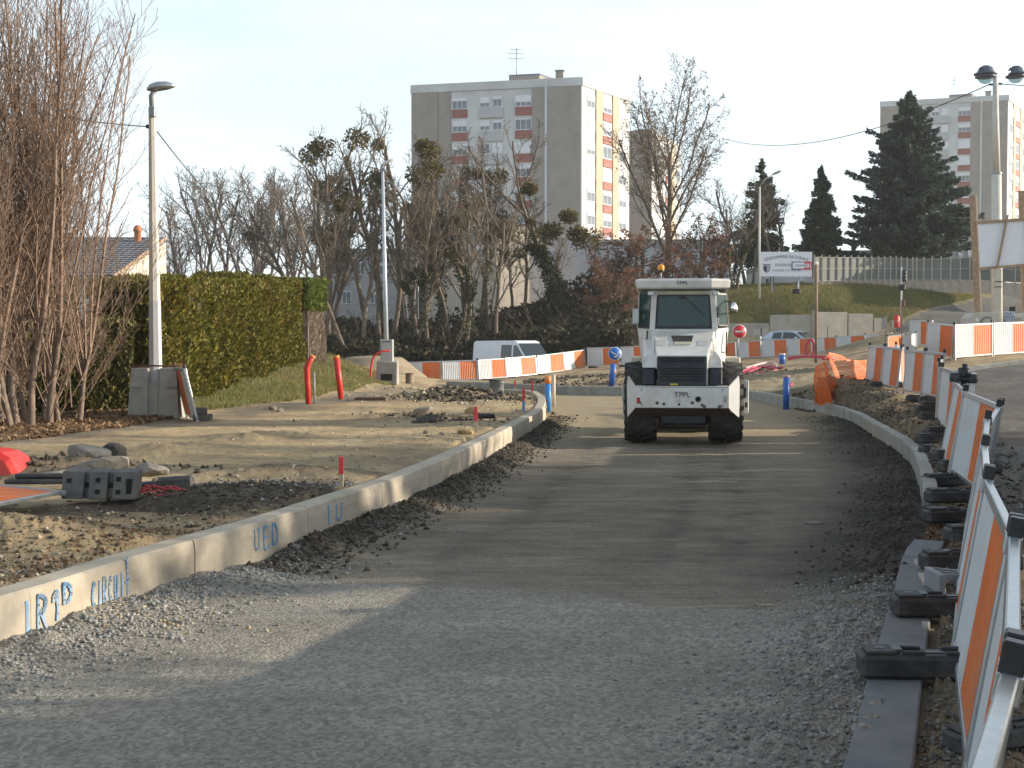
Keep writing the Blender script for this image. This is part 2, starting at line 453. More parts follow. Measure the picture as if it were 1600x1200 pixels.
# everything else
zg = zT(GX, GY)
zg = zg + .03 * n1 + .012 * n2 + .006 * n3
near = sstep(60, 40, GY)
def gz(px, py, z=.37): return G(px, py, z)
FEAT = [  # pixel seat of each heap or hollow, radius, height, widening
 ((40, 856), .40, .10, 1.6), ((150, 850), .40, .07, 2.0), ((-60, 860), .5, .14, 1.5), ((345, 786), .42, .13, 1.5), ((400, 772), .55, .10, 1.8), ((470, 745), .6, .12, 1.7), ((560, 725), .6, .10, 1.8),
 ((690, 690), .9, .06, 1.4), ((720, 672), .8, .07, 1.3), ((640, 700), .8, .04, 2),
 ((228, 793), .17, -.22, 1.9), ((300, 795), .25, -.08, 1.5),
 ((240, 712), .45, .14, 1.8), ((300, 702), .35, .10, 1.6), ((370, 692), .4, .13, 1.6), ((430, 684), .5, .10, 1.8), ((140, 745), .5, .14, 2.4), ((60, 742), .5, .10, 2),
 ((670, 622), .8, .16, 1.3), ((735, 622), .8, .24, 1.3), ((700, 616), 1.0, .12, 1.2), ((780, 634), .8, .08, 1.2), ((640, 612), 1.5, .03, 1.5), ((672, 606), 1.2, .08, 1.3), ((600, 640), .6, .06, 2), ((620, 652), .8, .10, 2)]
for (px, py), r, h, rx in FEAT:
    p = gz(px, py); zg = zg + bump_at(p, r, 1.0, rx) * h * (1 + .22 * n2 + .10 * n3)
for p, r, h, rx in (((8.3, 34.3), 1.0, .42, 1.0), ((9.2, 33), .8, .3, 1.2), ((8.6, 30.8), 1.0, .18, 1), ((8.1, 26.5), .9, .16, .7), ((7.0, 21.5), .8, .15, .6), ((5.6, 15.6), .7, .12, .5), ((6.3, 18.5), .7, .12, .5),
                    ((18.6, 67), 2.0, .38, 1.2), ((20.8, 66), 2.2, .50, 1.3), ((5.2, 54), 3.0, .25, 1.2), ((3.0, 50.5), 1.6, .2, 1.4), ((9, 46), 2, .2, 1.3)):
    zg = zg + bump_at(p, r, 1.0, rx) * h * (1 + .45 * n2 * (p[1] < 50) + .2 * n3 * (p[1] < 50))
strip = sstep(.9, .2, np.minimum(dR, dB)) * (GX > 2) * (GY < 36)
zg = zg + strip * (.05 * n2 + .05 * n3)
zg = np.where((dL < .30) & (GX < 2) & (GY < 44), np.minimum(zg, KL - .03 + .02 * n2), zg)
zg = np.where((dL < .17) & (GX < 2) & (GY < 44), np.minimum(zg, KL - .08), zg)
zg = np.where((dR < .24) & (GY < 42), np.minimum(zg, KR - .02 + .02 * n2), zg)
zg = np.where((dR < .16), np.minimum(zg, .20), zg)
zg = np.where((dB < .34) & (GY < 12.8), np.minimum(zg, .06), zg)

# masks: grass, asphalt, dark soil, leaves
hx = -7.4
gb = np.interp(GY, [22, 27, 30, 33, 38, 45, 52], [-7.3, -6.75, -5.9, -5.25, -4.9, -4.5, -4.6]) + .35 * n1 + .2 * n2
grass_l = (GX < gb) & (GY > 24) & (GY < 66) & (GX > -40)
emb = ((GY > 80.6) & (GX > 11.2)) | ((GY > 86) & (GX > 9))
upper_road = (GX > np.interp(GY, [40, 70, 76, 80, 85, 92], [30, 22.0, 22.8, 24.0, 28.5, 35.5])) & (GY > 55) & (GY < 118)
emb &= ~upper_road
fence_x = np.interp(GY, [0, 3.1, 7.3, 11.5, 17.6, 21.7, 28, 34, 38, 60], [.2, 1.04, 2.54, 4.1, 5.9, 7.25, 9.4, 9.6, 12.5, 22])
street = (GX > fence_x + .55) & (GY < 35.2 + .25 * (GX - 12)) & (GX > 0) & (dmin > .3)
woodf = (GY > 75) & (~emb) & (GX < 13)
leaves_l = (GX < np.interp(GY, [0, 14, 19, 22.5, 25, 30], [-14, -9.5, -7.9, -7.1, -6.9, -7.4]) + .3 * n1) & (GY > 8) & (GY <= 27) & (~inside)
path_x0 = np.interp(GY, [8, 19.2, 24.7, 33.8, 46], [-11.5, -7.9, -6.4, -4.5, -3.6]); 
pathm = sstep(.9, .2, np.abs(GX - path_x0 - .3 + .3 * n1)) * (GY < 44) * (~inside)
mg = np.where(grass_l | emb, 1.0, 0.0) * np.clip(.85 + .5 * n1 + .3 * n2, 0, 1)
ma = np.clip(np.where(street | upper_road, 1.0, 0.0) + pathm * np.clip(.6 + .6 * n1, 0, 1) * np.where(grass_l, 0, 1), 0, 1)
md = np.where((GX < 3) & (dL < 2.2) & (GY < 18), np.clip(1.0 - np.abs(dL - .9) / .9 + .7 * n1 - .1, 0, 1) * .35, 0)
md = np.maximum(md, np.where((np.minimum(dR, dB) < 2.2) & ((GX > 3) | ((GX > -.5) & (GY < 13))) & (GY < 40), np.clip(.70 + .5 * n1, 0, 1), 0))
for (px, py), r, k in (((345, 786), .7, 1), ((415, 770), .8, 1), ((480, 745), .7, .7), ((230, 790), .6, 1), ((120, 800), .8, .9), ((300, 800), .7, .8), ((740, 620), 1.2, .9), ((690, 652), .9, .8), ((660, 625), 1.0, .4), ((560, 626), 1.0, .7), ((420, 640), 1.2, .6), ((150, 742), .9, .7)):
    md = np.maximum(md, np.clip(bump_at(gz(px, py), r, k * 1.4, 1.6) + .35 * n2 - .15, 0, 1) * np.where(inside, 0, 1))
md = np.maximum(md, np.where((GY > 44) & (GX > -3) & (GY < 76) & (~inside), np.clip(.35 + .8 * n1, 0, 1), 0))
ml = np.where(leaves_l | woodf, 1.0, 0.0) * np.clip(.8 + .5 * n2, 0, 1)
# road masks: pale gravel layer, moist dark, dusty sand
rg = .85 * sstep(.30, -.20, GY - edge_y + .5 * n2 + .25 * n3) * np.clip(1.05 + .35 * n1, 0, 1) + .25 * sstep(3.5, .2, GY - edge_y) * np.clip(.5 + n1 + n2, 0, 1) * (GY > edge_y)
rd = np.clip(berm_l * 1.1 + (sstep(1.9, .3, np.minimum(dR, dB)) * sstep(9.0, 10.5, GY) * sstep(36, 28, GY)) * (1.0 + .5 * n1), 0, 1)
rd = np.maximum(rd, np.clip(.28 + .8 * nst, 0, 1) * sstep(9.5, 11, GY) * sstep(24, 17, GY) * .8)
ruts = sum(np.exp(-((dL - o_ - .12 * n0) / .20) ** 2) for o_ in (1.35, 3.1, 3.7)) * sstep(10.2, 11.5, GY) * sstep(40, 30, GY)
zr = zr - ruts * .012 * (1 + n2)
rd = np.clip(rd + ruts * .30 * np.clip(.7 + 1.2 * n2, 0, 1.5), 0, 1)
rs = np.clip(sstep(23, 28, GY) * (.9 + .4 * nst) + sstep(.2, .7, nst) * .4, 0, 1)

def cells(cond_v, name, z, masks, mat):
    """cells all of whose corners satisfy cond_v -> one mesh"""
    c = cond_v[:-1, :-1] & cond_v[1:, :-1] & cond_v[:-1, 1:] & cond_v[1:, 1:]
    idx = np.arange(NR * NC).reshape(NR, NC)
    F = np.stack([idx[:-1, :-1][c], idx[:-1, 1:][c], idx[1:, 1:][c], idx[1:, :-1][c]], 1)
    used = np.unique(F); remap = np.zeros(NR * NC, int); remap[used] = np.arange(len(used))
    V = np.stack([GX.ravel()[used], GY.ravel()[used], z.ravel()[used]], 1)
    me = npmesh(name, V, remap[F], True)
    a = me.color_attributes.new('cover', 'FLOAT_COLOR', 'POINT')
    q = np.stack([m.ravel()[used] for m in masks] + [np.ones(len(used))] * (4 - len(masks)), 1).astype(np.float32)
    a.data.foreach_set('color', q.ravel())
    return link(name, me, None, mat)

def ground_mat():
    m, N, L, b = _nodes('ground_cover')
    g = N.new('ShaderNodeNewGeometry'); pos = g.outputs['Position']
    at = N.new('ShaderNodeVertexColor'); at.layer_name = 'cover'
    se = N.new('ShaderNodeSeparateColor'); L.new(at.outputs['Color'], se.inputs['Color'])
    f1 = _noise(N, L, pos, .9, 6, .65); f2 = _noise(N, L, pos, 9, 6, .7); f3 = _noise(N, L, pos, 55, 4, .7); f4 = _noise(N, L, pos, 180, 2, .6)
    sand = _ramp(N, L, f1, [(.34, (.31, .235, .145)), (.5, (.46, .34, .19)), (.64, (.55, .43, .265))])
    sand = _mix(N, L, _ramp(N, L, f2, [(.45, 0.0), (.68, .65)]), sand, (.19, .16, .125))
    sand = _mix(N, L, _ramp(N, L, f3, [(.56, 0.0), (.66, .6)]), sand, (.43, .38, .30))
    dark = _ramp(N, L, f2, [(.35, (.06, .048, .036)), (.55, (.125, .10, .072)), (.7, (.21, .17, .125))])
    dark = _mix(N, L, _ramp(N, L, f3, [(.6, 0.0), (.68, .6)]), dark, (.25, .22, .18))
    asp = _ramp(N, L, f1, [(.35, (.10, .096, .09)), (.65, (.17, .155, .135))])
    asp = _mix(N, L, _ramp(N, L, f4, [(.5, 0.0), (.62, .5)]), asp, (.26, .24, .21))
    leaf = _ramp(N, L, f3, [(.36, (.06, .042, .028)), (.52, (.15, .10, .06)), (.66, (.27, .19, .12))])
    gr = _ramp(N, L, f2, [(.35, (.075, .085, .022)), (.52, (.15, .145, .05)), (.68, (.24, .205, .105))])
    gr = _mix(N, L, _ramp(N, L, f1, [(.38, 0.0), (.60, .8)]), gr, (.215, .18, .105))
    col = _mix(N, L, se.outputs['Blue'], sand, dark)
    col = _mix(N, L, se.outputs['Green'], col, asp)
    col = _mix(N, L, se.outputs['Red'], col, gr)
    col = _mix(N, L, at.outputs['Alpha'], col, leaf)
    L.new(col, b.inputs['Base Color']); b.inputs['Roughness'].default_value = .95; b.inputs['Specular IOR Level'].default_value = .15
    h = _math(N, L, 'ADD', _math(N, L, 'MULTIPLY', f3, .6), _math(N, L, 'ADD', f2, _math(N, L, 'MULTIPLY', f4, .3)))
    _bump(N, L, b, h, .8, .04)
    return m
def road_mat():
    m, N, L, b = _nodes('road_grit')
    g = N.new('ShaderNodeNewGeometry'); pos = g.outputs['Position']
    at = N.new('ShaderNodeVertexColor'); at.layer_name = 'cover'
    se = N.new('ShaderNodeSeparateColor'); L.new(at.outputs['Color'], se.inputs['Color'])
    mp = N.new('ShaderNodeMapping'); mp.inputs['Scale'].default_value = (1.0, 6.0, 1); mp.inputs['Rotation'].default_value = (0, 0, R(-6)); L.new(pos, mp.inputs['Vector'])
    f0 = _noise(N, L, pos, .55, 5, .6); f1 = _noise(N, L, mp.outputs['Vector'], .8, 10, .76); f2 = _noise(N, L, pos, 14, 6, .7); f3 = _noise(N, L, pos, 70, 4, .7)
    vo = N.new('ShaderNodeTexVoronoi'); vo.inputs['Scale'].default_value = 42; L.new(pos, vo.inputs['Vector'])
    vc = N.new('ShaderNodeRGBToBW'); L.new(vo.outputs['Color'], vc.inputs[0])
    v2 = N.new('ShaderNodeTexVoronoi'); v2.inputs['Scale'].default_value = 95; L.new(pos, v2.inputs['Vector'])
    grav = _ramp(N, L, f0, [(.35, (.295, .265, .22)), (.65, (.41, .378, .322))])
    grav = _mix(N, L, .55, grav, _ramp(N, L, vc.outputs[0], [(.2, .45), (.5, 1.0), (.85, 1.55)]), 'MULTIPLY')
    grav = _mix(N, L, _ramp(N, L, f1, [(.46, 0.0), (.66, .4)]), grav, (.16, .155, .145))
    grit = _ramp(N, L, f1, [(.34, (.155, .130, .098)), (.5, (.24, .20, .15)), (.66, (.33, .278, .20))])
    grit = _mix(N, L, .75, grit, _ramp(N, L, f3, [(.34, .45), (.5, 1.0), (.68, 1.7)]), 'MULTIPLY')
    grit = _mix(N, L, _ramp(N, L, f2, [(.52, 0.0), (.68, .55)]), grit, (.085, .075, .062)); grit = _mix(N, L, _ramp(N, L, vc.outputs[0], [(.80, 0.0), (.86, .5)]), grit, (.30, .27, .22))
    dark = _ramp(N, L, f2, [(.35, (.034, .029, .024)), (.55, (.062, .053, .042)), (.7, (.105, .09, .07))])
    sand = _ramp(N, L, f1, [(.34, (.29, .23, .145)), (.64, (.46, .365, .225))])
    sand = _mix(N, L, _ramp(N, L, f3, [(.5, 0.0), (.7, .5)]), sand, (.20, .165, .12))
    col = _mix(N, L, se.outputs['Blue'], grit, sand)
    col = _mix(N, L, se.outputs['Green'], col, dark)
    col = _mix(N, L, se.outputs['Red'], col, grav)
    L.new(col, b.inputs['Base Color']); b.inputs['Roughness'].default_value = .93; b.inputs['Specular IOR Level'].default_value = .2
    h = _math(N, L, 'ADD', _math(N, L, 'MULTIPLY', vo.outputs['Distance'], -1.0), _math(N, L, 'ADD', f2, f3))
    _bump(N, L, b, h, .9, .02)
    return m
ground_cover = ground_mat(); road_grit = road_mat()
S = lambda o: tag(o, kind='structure')
S(cells(sd > -.10, 'road', zr, (rg, rd, rs), road_grit))
off = sd < -.09
gm = (mg, ma, md, ml)
lab = np.zeros(GX.shape, int)          # 0 site soil
lab[grass_l] = 1; lab[emb] = 2; lab[street] = 3; lab[upper_road] = 4; lab[woodf & (lab == 0)] = 5
def dil(c):
    o = c.copy(); o[1:] |= c[:-1]; o[:, 1:] |= c[:, :-1]; o[1:, 1:] |= c[:-1, :-1]; return o
for k, nm in ((0, 'site_soil'), (1, 'grass_verge'), (2, 'grass_bank'), (3, 'street'), (4, 'upper_road'), (5, 'woodland_floor')):
    S(cells(off & dil(lab == k), nm, zg, gm, ground_cover))
_zi = {}
def zs(x, y):
    """height of the built surface (bank, verge, street ...)"""
    i = np.searchsorted(dist, y) - 1; i = int(np.clip(i, 0, NR - 2)); j = int(np.clip(np.searchsorted(ang, x / y) - 1, 0, NC - 2))
    return float(min(zg[i, j], zg[i + 1, j], zg[i, j + 1], zg[i + 1, j + 1]))
def zroad(x, y):
    i = int(np.clip(np.searchsorted(dist, y) - 1, 0, NR - 2)); j = int(np.clip(np.searchsorted(ang, x / y) - 1, 0, NC - 2))
    return float(zr[i, j])
def GS(px, py, z=.4):
    for _ in range(8):
        g = G(px, py, z); z = .5 * z + .5 * zs(g[0], g[1])
    return (g[0], g[1], zs(g[0], g[1]))
def zsv(x, y):
    i = np.clip(np.searchsorted(dist, y) - 1, 0, NR - 2); j = np.clip(np.searchsorted(ang, x / y) - 1, 0, NC - 2)
    fy = np.clip((y - dist[i]) / (dist[i + 1] - dist[i]), 0, 1); fx = np.clip((x / y - ang[j]) / (ang[j + 1] - ang[j]), 0, 1)
    bl = lambda z: (z[i, j] * (1 - fx) + z[i, j + 1] * fx) * (1 - fy) + (z[i + 1, j] * (1 - fx) + z[i + 1, j + 1] * fx) * fy
    return np.where(inside[i, j], bl(zr), bl(zg))
# the land beyond
n = 90; ax = np.sign(np.linspace(-1, 1, n)) * np.abs(np.linspace(-1, 1, n)) ** 2.2 * 900
bx, by = np.meshgrid(ax, ax + 60)
bz = zT(bx, by) - np.where((by < 112) & (np.abs(bx) < np.maximum(by, 2) * .93), 1.3, .05)
ii = np.arange(n * n).reshape(n, n)
me = npmesh('ground', np.stack([bx.ravel(), by.ravel(), bz.ravel()], 1), np.stack([ii[:-1, :-1].ravel(), ii[:-1, 1:].ravel(), ii[1:, 1:].ravel(), ii[1:, :-1].ravel()], 1), True)
a = me.color_attributes.new('cover', 'FLOAT_COLOR', 'POINT'); q = np.tile(np.array([.7, 0, 0, .4], np.float32), (n * n, 1)); a.data.foreach_set('color', q.ravel())
S(link('ground', me, None, ground_cover))

# ------------------------------------------------------------------ kerbs: cast blocks, one object each
def line_at(line, t, s):
    i = int(np.clip(np.searchsorted(t, s, 'right') - 1, 0, len(line) - 2)); a = (s - t[i]) / max(1e-9, t[i + 1] - t[i])
    p = line[i] * (1 - a) + line[i + 1] * a; d = line[i + 1] - line[i]; d = d / np.linalg.norm(d)
    return p, d
def kerb(name, line, prof, L, mat, sgn=1, jitter=0.0, s0=0, rng=random.Random(3), child='kerb_stone', zf=None):
    root = empty(name, kind='structure')
    t = np.concatenate([[0], np.cumsum(np.linalg.norm(np.diff(line, axis=0), axis=1))]); s = s0; k = 0; stones = []
    while s < t[-1] - .1:
        e = min(s + L, t[-1]); nn = max(2, int((e - s) / .5) + 1); polys = []
        dz = rng.uniform(-1, 1) * jitter; dx = rng.uniform(-1, 1) * jitter
        for q in range(nn):
            u = s + (e - s - .010) * q / (nn - 1); p, d = line_at(line, t, u); nx, ny = -d[1] * sgn, d[0] * sgn
            zb = zf(p[0], p[1]) if zf else 0
            polys.append([(p[0] + nx * (w + dx), p[1] + ny * (w + dx), h + dz + zb) for w, h in prof])
        stones.append(MB().loft(polys).build(child, mat, root)); s = e; k += 1
    return root, t, stones
PL = [(0, -.15), (-.004, .30), (.006, KL - .015), (.022, KL), (.20, KL), (.22, KL - .02), (.22, -.15)]
left_kerb, tl, lst = kerb('left_kerb', left_face, PL, 2.0, concrete, 1, .003, .6)
PR = [(0, -.15), (.004, KR - .02), (.02, KR), (.15, KR), (.165, KR - .02), (.165, -.15)]
right_kerb, trr, rst = kerb('right_kerb', right_face, PR, 1.0, concrete_grey, 1, .008)
PB = [(0, -.10), (0, .095), (.008, .105), (.27, .105), (.28, .095), (.28, -.10)]
edge_boards, tb, bst = kerb('edge_kerb', board_line[board_line[:, 1] < 11.75], PB, 1.0, concrete_dark, 1, .003, child='kerb_slab')

# spray-painted marks on the left kerb face
STROKE = {'I': [[(.5, 0), (.5, 1)]], 'R': [[(.1, 0), (.1, 1), (.6, 1), (.75, .8), (.6, .55), (.1, .5)], [(.35, .5), (.8, 0)]], '1': [[(.2, .7), (.55, 1), (.55, 0)]],
          'D': [[(.15, 0), (.15, 1), (.55, .95), (.8, .6), (.7, .15), (.15, 0)]], 'C': [[(.8, .85), (.5, 1), (.2, .75), (.15, .3), (.4, 0), (.8, .12)]], 'U': [[(.15, 1), (.15, .25), (.4, 0), (.7, .25), (.75, 1)]],
          'T': [[(.0, .55), (1, .65)], [(.5, 1.7), (.45, .9), (.5, 0)]], 'E': [[(.8, 1), (.15, 1), (.15, 0), (.8, 0)], [(.15, .5), (.65, .5)]], 'F': [[(.85, 1), (.2, 1), (.2, 0)], [(.2, .55), (.7, .55)]], 'P': [[(.15, 0), (.15, 1), (.65, 1), (.75, .7), (.15, .5)]]}
spray = M('spray_blue', (.18, .32, .50), .85, .2, 14, 0, dirt=(.36, .36, .33), dirt_amt=1.0)
def kerb_text(txt, s0, z0, h, w, th=.020, dzs=None):
    mb = MB()
    for k, chx in enumerate(txt):
        if chx == ' ': continue
        for st in STROKE[chx]:
            if len(st) > 2:
                q_ = []
                for i in range(len(st) - 1):
                    a0_, a1_, a2_, a3_ = [np.array(st[min(max(i + j, 0), len(st) - 1)]) for j in (-1, 0, 1, 2)]
                    for t_ in (0, .25, .5, .75): q_.append(tuple(.5 * (2 * a1_ + (a2_ - a0_) * t_ + (2 * a0_ - 5 * a1_ + 4 * a2_ - a3_) * t_ ** 2 + (3 * a1_ - a0_ - 3 * a2_ + a3_) * t_ ** 3)))
                st = q_ + [st[-1]]
            jr_ = random.Random(k * 31 + len(st)); st = [(u + jr_.uniform(-.035, .035), v + jr_.uniform(-.035, .035)) for u, v in st]
            for (a, b) in zip(st[:-1], st[1:]):
                P2 = []
                for (u, v) in (a, b):
                    p, d = line_at(left_face, tl, s0 + (k + u * .75) * w); n_ = np.array([d[1], -d[0]])
                    P2.append(Vector((*(p + n_ * .0095), z0 + v * h + (dzs[k] if dzs else 0))))
                d3 = (P2[1] - P2[0]); L_ = d3.length; d3.normalize(); nv = Vector((n_[0], n_[1], 0)); sd3 = d3.cross(nv) * th * jr_.uniform(.7, 1.2)
                P2[0] -= d3 * th * .5; P2[1] += d3 * th * .5
                V = [P2[0] - sd3, P2[0] + sd3, P2[1] + sd3 * .8, P2[1] - sd3 * .8]
                mb.add(V + [q - nv * .006 for q in V], [(0, 1, 2, 3), (4, 7, 6, 5), (0, 4, 5, 1), (1, 5, 6, 2), (2, 6, 7, 3), (3, 7, 4, 0)])
    return mb.build('painted_mark', spray, left_kerb)
def s_at(px, py):
    g = np.array(G(px, py, KL)[:2]); i = int(np.argmin(((left_face - g) ** 2).sum(1))); return tl[i]
a0, a1, a2, a3 = s_at(30, 925), s_at(100, 903), s_at(145, 889), s_at(212, 868)
wl_ = (a1 - a0) / 3.3
kerb_text('IR', a0, .13, .20, wl_, .015); kerb_text('1', a0 + wl_ * 1.95, .16, .17, wl_, .016)
kerb_text('D', a0 + wl_ * 2.75, .24, .12, wl_, .013)
kerb_text('CIRCUIT', a2, .15, .16, (a3 - a2) / 7, .010)
b0, b1 = s_at(406, 815), s_at(432, 806)
kerb_text('UED', b0, .17, .17, (b1 - b0) / 3, .013)
kerb_text('I', s_at(505, 784), .18, .17, .25, .018); kerb_text('U', s_at(518, 780), .18, .15, .3, .014)

sk_line = smooth_line([(11.9, 35.0), (14.0, 35.6), (17.0, 36.4), (20.0, 37.2)])
street_kerb, _t, _s = kerb('street_kerb', sk_line, [(0, -.2), (0, .10), (.02, .12), (.16, .12), (.16, -.2)], 1.0, concrete_grey, 1, .01, zf=zs)
# ------------------------------------------------------------------ orange and white site barriers
def sheet_mesh(name, x0, x1, mat, par):
    """corrugated steel sheet standing in the frame"""
    mb = MB(); n = max(2, int(round((x1 - x0) / .0125))); V = []
    for k in range(n + 1):
        x = x0 + (x1 - x0) * k / n; ph = k % 8
        y = (.0, .0, .0, .006, .012, .012, .012, .006)[ph] - .006
        V += [(x, y - .002, .075), (x, y - .002, .975), (x, y + .002, .075), (x, y + .002, .975)]
    F = []
    for k in range(n):
        a = k * 4; F += [(a, a + 4, a + 5, a + 1), (a + 2, a + 3, a + 7, a + 6), (a + 1, a + 5, a + 7, a + 3)]
    return mb.add(V, F).build(name, mat, par, fix=False)
BW = 2.0
def proto_barrier():
    b = empty('site_barrier')
    m = MB()
    m.box((BW / 2, 0, .995), (BW, .042, .058), ch=.005); m.build('top_rail', galv, b); m = MB(); m.box((BW / 2, 0, .055), (BW, .036, .045), ch=.004); m.build('bottom_rail', galv, b)
    for x in (.022, BW - .022):
        MB().box((x, 0, .49), (.044, .044, 1.06), ch=.004).build('post', galv, b)
        MB().box((x, 0, .985), (.068, .064, .075), ch=.004).build('collar', galv, b)
        c = MB().box((x, 0, 1.055), (.062, .058, .09), ch=.006).build('post_cap', black_plastic, b)
    sheet_mesh('sheet_panel', .044, 1.0, white_sheet, b)['label'] = 'white half of the ribbed sheet'
    sheet_mesh('sheet_panel', 1.0, BW - .044, orange_sheet, b)['label'] = 'orange half of the ribbed sheet'
    return b
_pb = proto_barrier()
_used = [False]
_kids = [o for o in COL.objects if o.parent == _pb]
def barrier(A, B, label, lean=0.0, flip=False, h=1.0, group='orange and white site barriers'):
    """from base point A to base point B"""
    global _pb
    if _used[0]:
        b = _pb.copy(); COL.objects.link(b)
        for k in _kids:
            c = k.copy(); COL.objects.link(c); c.parent = b
    else:
        b = _pb; _used[0] = True
    A, B = Vector(A), Vector(B)
    if flip: A, B = B, A; lean = -lean
    d = B - A; L = d.length; u_ = d / L; A = A + u_ * .025
    b.location = A; b.scale = ((L - .05) / BW, 1, h)
    b.rotation_euler = (lean, -math.asin(d.z / L), math.atan2(d.y, d.x))
    return tag(b, label, 'barrier', group)

FN = [(-.10, .9), (.34, 1.6), (1.04, 3.1), (1.87, 5.2), (2.54, 7.3), (3.3, 9.4), (4.1, 11.5), (5.0, 13.6)]
def fz(x, y): return .12 if y < 12 else .2
LAB = ['barrier behind the nearest one, its rail running out of the bottom right corner', 'nearest barrier, its wide galvanised rail filling the bottom right corner',
       'second barrier along the right kerb, beside the large rubber foot on the kerb slabs', 'third barrier along the right kerb, white and orange stripes seen almost edge-on',
       'fourth barrier along the right kerb, its top rail seen end-on between two black caps', 'fifth barrier along the right kerb, seen edge-on beside the crowded rubber feet', 'sixth barrier along the right kerb, meeting the wide white panel at a black cap']
for k in range(len(FN) - 1):
    a, b = FN[k], FN[k + 1]
    barrier((*a, .13 if k < 5 else .15), (*b, .13 if k < 4 else (.15 if k < 5 else .22)), LAB[k], lean=R(9.5), flip=True)
barrier((5.05, 13.6, .22), (5.36, 15.6, .30), 'wide white ribbed barrier turned towards the road, orange at its right end', lean=R(8), flip=True)
barrier((5.38, 15.7, .30), (5.92, 17.6, .34), 'leaning barrier with a narrow orange stripe, left of the wide white panel', lean=R(10), flip=True)
barrier((5.30, 13.3, .22), (4.80, 11.3, .18), 'shaded barrier of a second line just right of the wide white ribbed panel', lean=R(-7))
barrier((6.80, 19.6, .40), (7.28, 21.9, .45), 'pale white barrier standing behind the leaning one with a narrow orange stripe', lean=R(4), flip=True)
barrier((7.35, 22.1, .45), (8.0, 24.1, .5), 'edge-on barrier behind the pale white one, nearest the mesh side', lean=R(2))
barrier((8.05, 24.2, .5), (8.75, 26.1, .52), 'edge-on barrier in the bend between the pale white panel and the striped row', lean=R(1))
rowE = [P(1470, 624, 28.0), P(1440, 618, 29.3), P(1411, 613, 30.6)]
rowF = [P(1402, 609, 31.2), P(1376, 604, 32.4), P(1352, 600, 33.6)]
barrier(rowE[1], rowE[0], 'striped barrier in the shaded row, at its right end beside the upright pipe fittings', lean=R(-4))
barrier(rowE[2], rowE[1], 'striped barrier in the shaded row, just right of the narrow gap', lean=R(-4))
barrier(rowF[1], rowF[0], 'striped barrier in the shaded row, just left of the narrow gap', lean=R(-5))
barrier(rowF[2], rowF[1], 'striped barrier at the left end of the shaded row, touching the orange safety mesh', lean=R(-5))
barrier(P(1414, 600, 35.5), P(1402, 598, 34.0), 'sunlit orange barrier glimpsed through the narrow gap in the shaded row', lean=R(3), flip=True)
# upper row along the street
U0, U1, U2 = P(1491, 561, 38.0), P(1551, 556, 39.5), P(1613, 552, 41.0)
barrier(P(1446, 555, 39.4), P(1489, 561, 38.1), 'barrier with its orange half beside the bright rails, left end of the upper street row', h=1.0)
barrier(U0, U1, 'barrier below the timber-framed board, middle of the upper street row')
barrier(U1, U2, 'barrier cut by the right edge of the picture in the upper street row')
barrier(P(1386, 556, 36.6), P(1432, 548, 39.9), 'sunlit white barrier lying low behind the shaded striped row', flip=True, h=.55)
barrier(P(1420, 541, 46), P(1458, 541, 45), 'short white barrier behind the bright rails of the upper row', h=.9)
# far row right of the roller
RN = [(1112, 76, 563), (1151, 75, 561), (1190, 74.5, 559), (1231, 74, 557), (1269, 73.5, 555.5), (1308, 73, 554), (1354, 72, 551), (1396, 71, 548), (1426, 69, 546)]
RL = ['far barrier half hidden by the right mirror side of the road roller', 'far barrier directly below the red no-entry sign', 'far barrier to the right of the no-entry sign, below the small grey arrow plate', 'far barrier in front of the parked car bonnet',
      'far barrier behind the tall rusty post', 'far barrier behind the orange safety mesh, right of the tall rusty post', 'far barrier partly buried by the dark soil heap behind the mesh', 'last far barrier below the red hydrant cover']
for k in range(len(RN) - 1):
    a, b = RN[k], RN[k + 1]
    barrier(P(a[0], a[2], a[1]), P(b[0], b[2], b[1]), RL[k])
# sunlit row on the left
LN = [(620, 598, 60), (630, 597.5, 60.6), (691, 596, 60.0), (747.5, 594, 60.5), (792, 590.5, 61.6), (840, 586, 63), (882, 580, 65), (916, 574.5, 67)]
LL = ['narrow orange barrier end beside the grey utility cabinet', 'sunlit barrier next to the grey utility cabinet', 'second full barrier of the sunlit left row, right of the one by the cabinet', 'sunlit barrier above the grey pipe stub', 'sunlit barrier in front of the rear half of the white van',
      'sunlit barrier in front of the white van windscreen', 'barrier at the right end of the sunlit left row, climbing the slope']
for k in range(len(LN) - 1):
    a, b = LN[k], LN[k + 1]
    barrier(P(a[0], a[1], a[2]), P(b[0], b[1], b[2]), LL[k], h=.94, lean=R(-2 if k % 2 else -4))
barrier(P(917, 573, 67), P(968, 572, 66.5), 'shaded white and orange barrier behind the blue arrow sign', h=.98)
barrier(P(970, 572, 66.5), P(1012, 570, 66), 'shaded white barrier disappearing behind the left side of the roller', h=.98)
barrier(P(570, 597, 62), P(592, 598, 61), 'white barrier end left of the grey utility cabinet')
# leaning on the lamp block, and lying on the soil
barrier((-5.90, 24.0, .40), (-6.40, 25.15, .41), 'barrier leaning against the concrete block of the left lamp post', lean=R(-13))
ly = barrier((0, 0, 0), (2, 0, 0), 'orange barrier lying flat on the soil in front of the grey foot block')
q = Vector(G(98, 771, .50)); q.y += .05; ex = (q - Vector(G(-55, 800, .55))).normalized(); ez = Vector((-.55, .85, .03)); ez = (ez - ex * ez.dot(ex)).normalized(); ey = ez.cross(ex)
mw = Matrix((ex, ey, ez)).transposed().to_4x4(); mw.translation = q - ex * 2.0
ly.matrix_world = mw @ Matrix.Diagonal((1, 1, .75, 1))

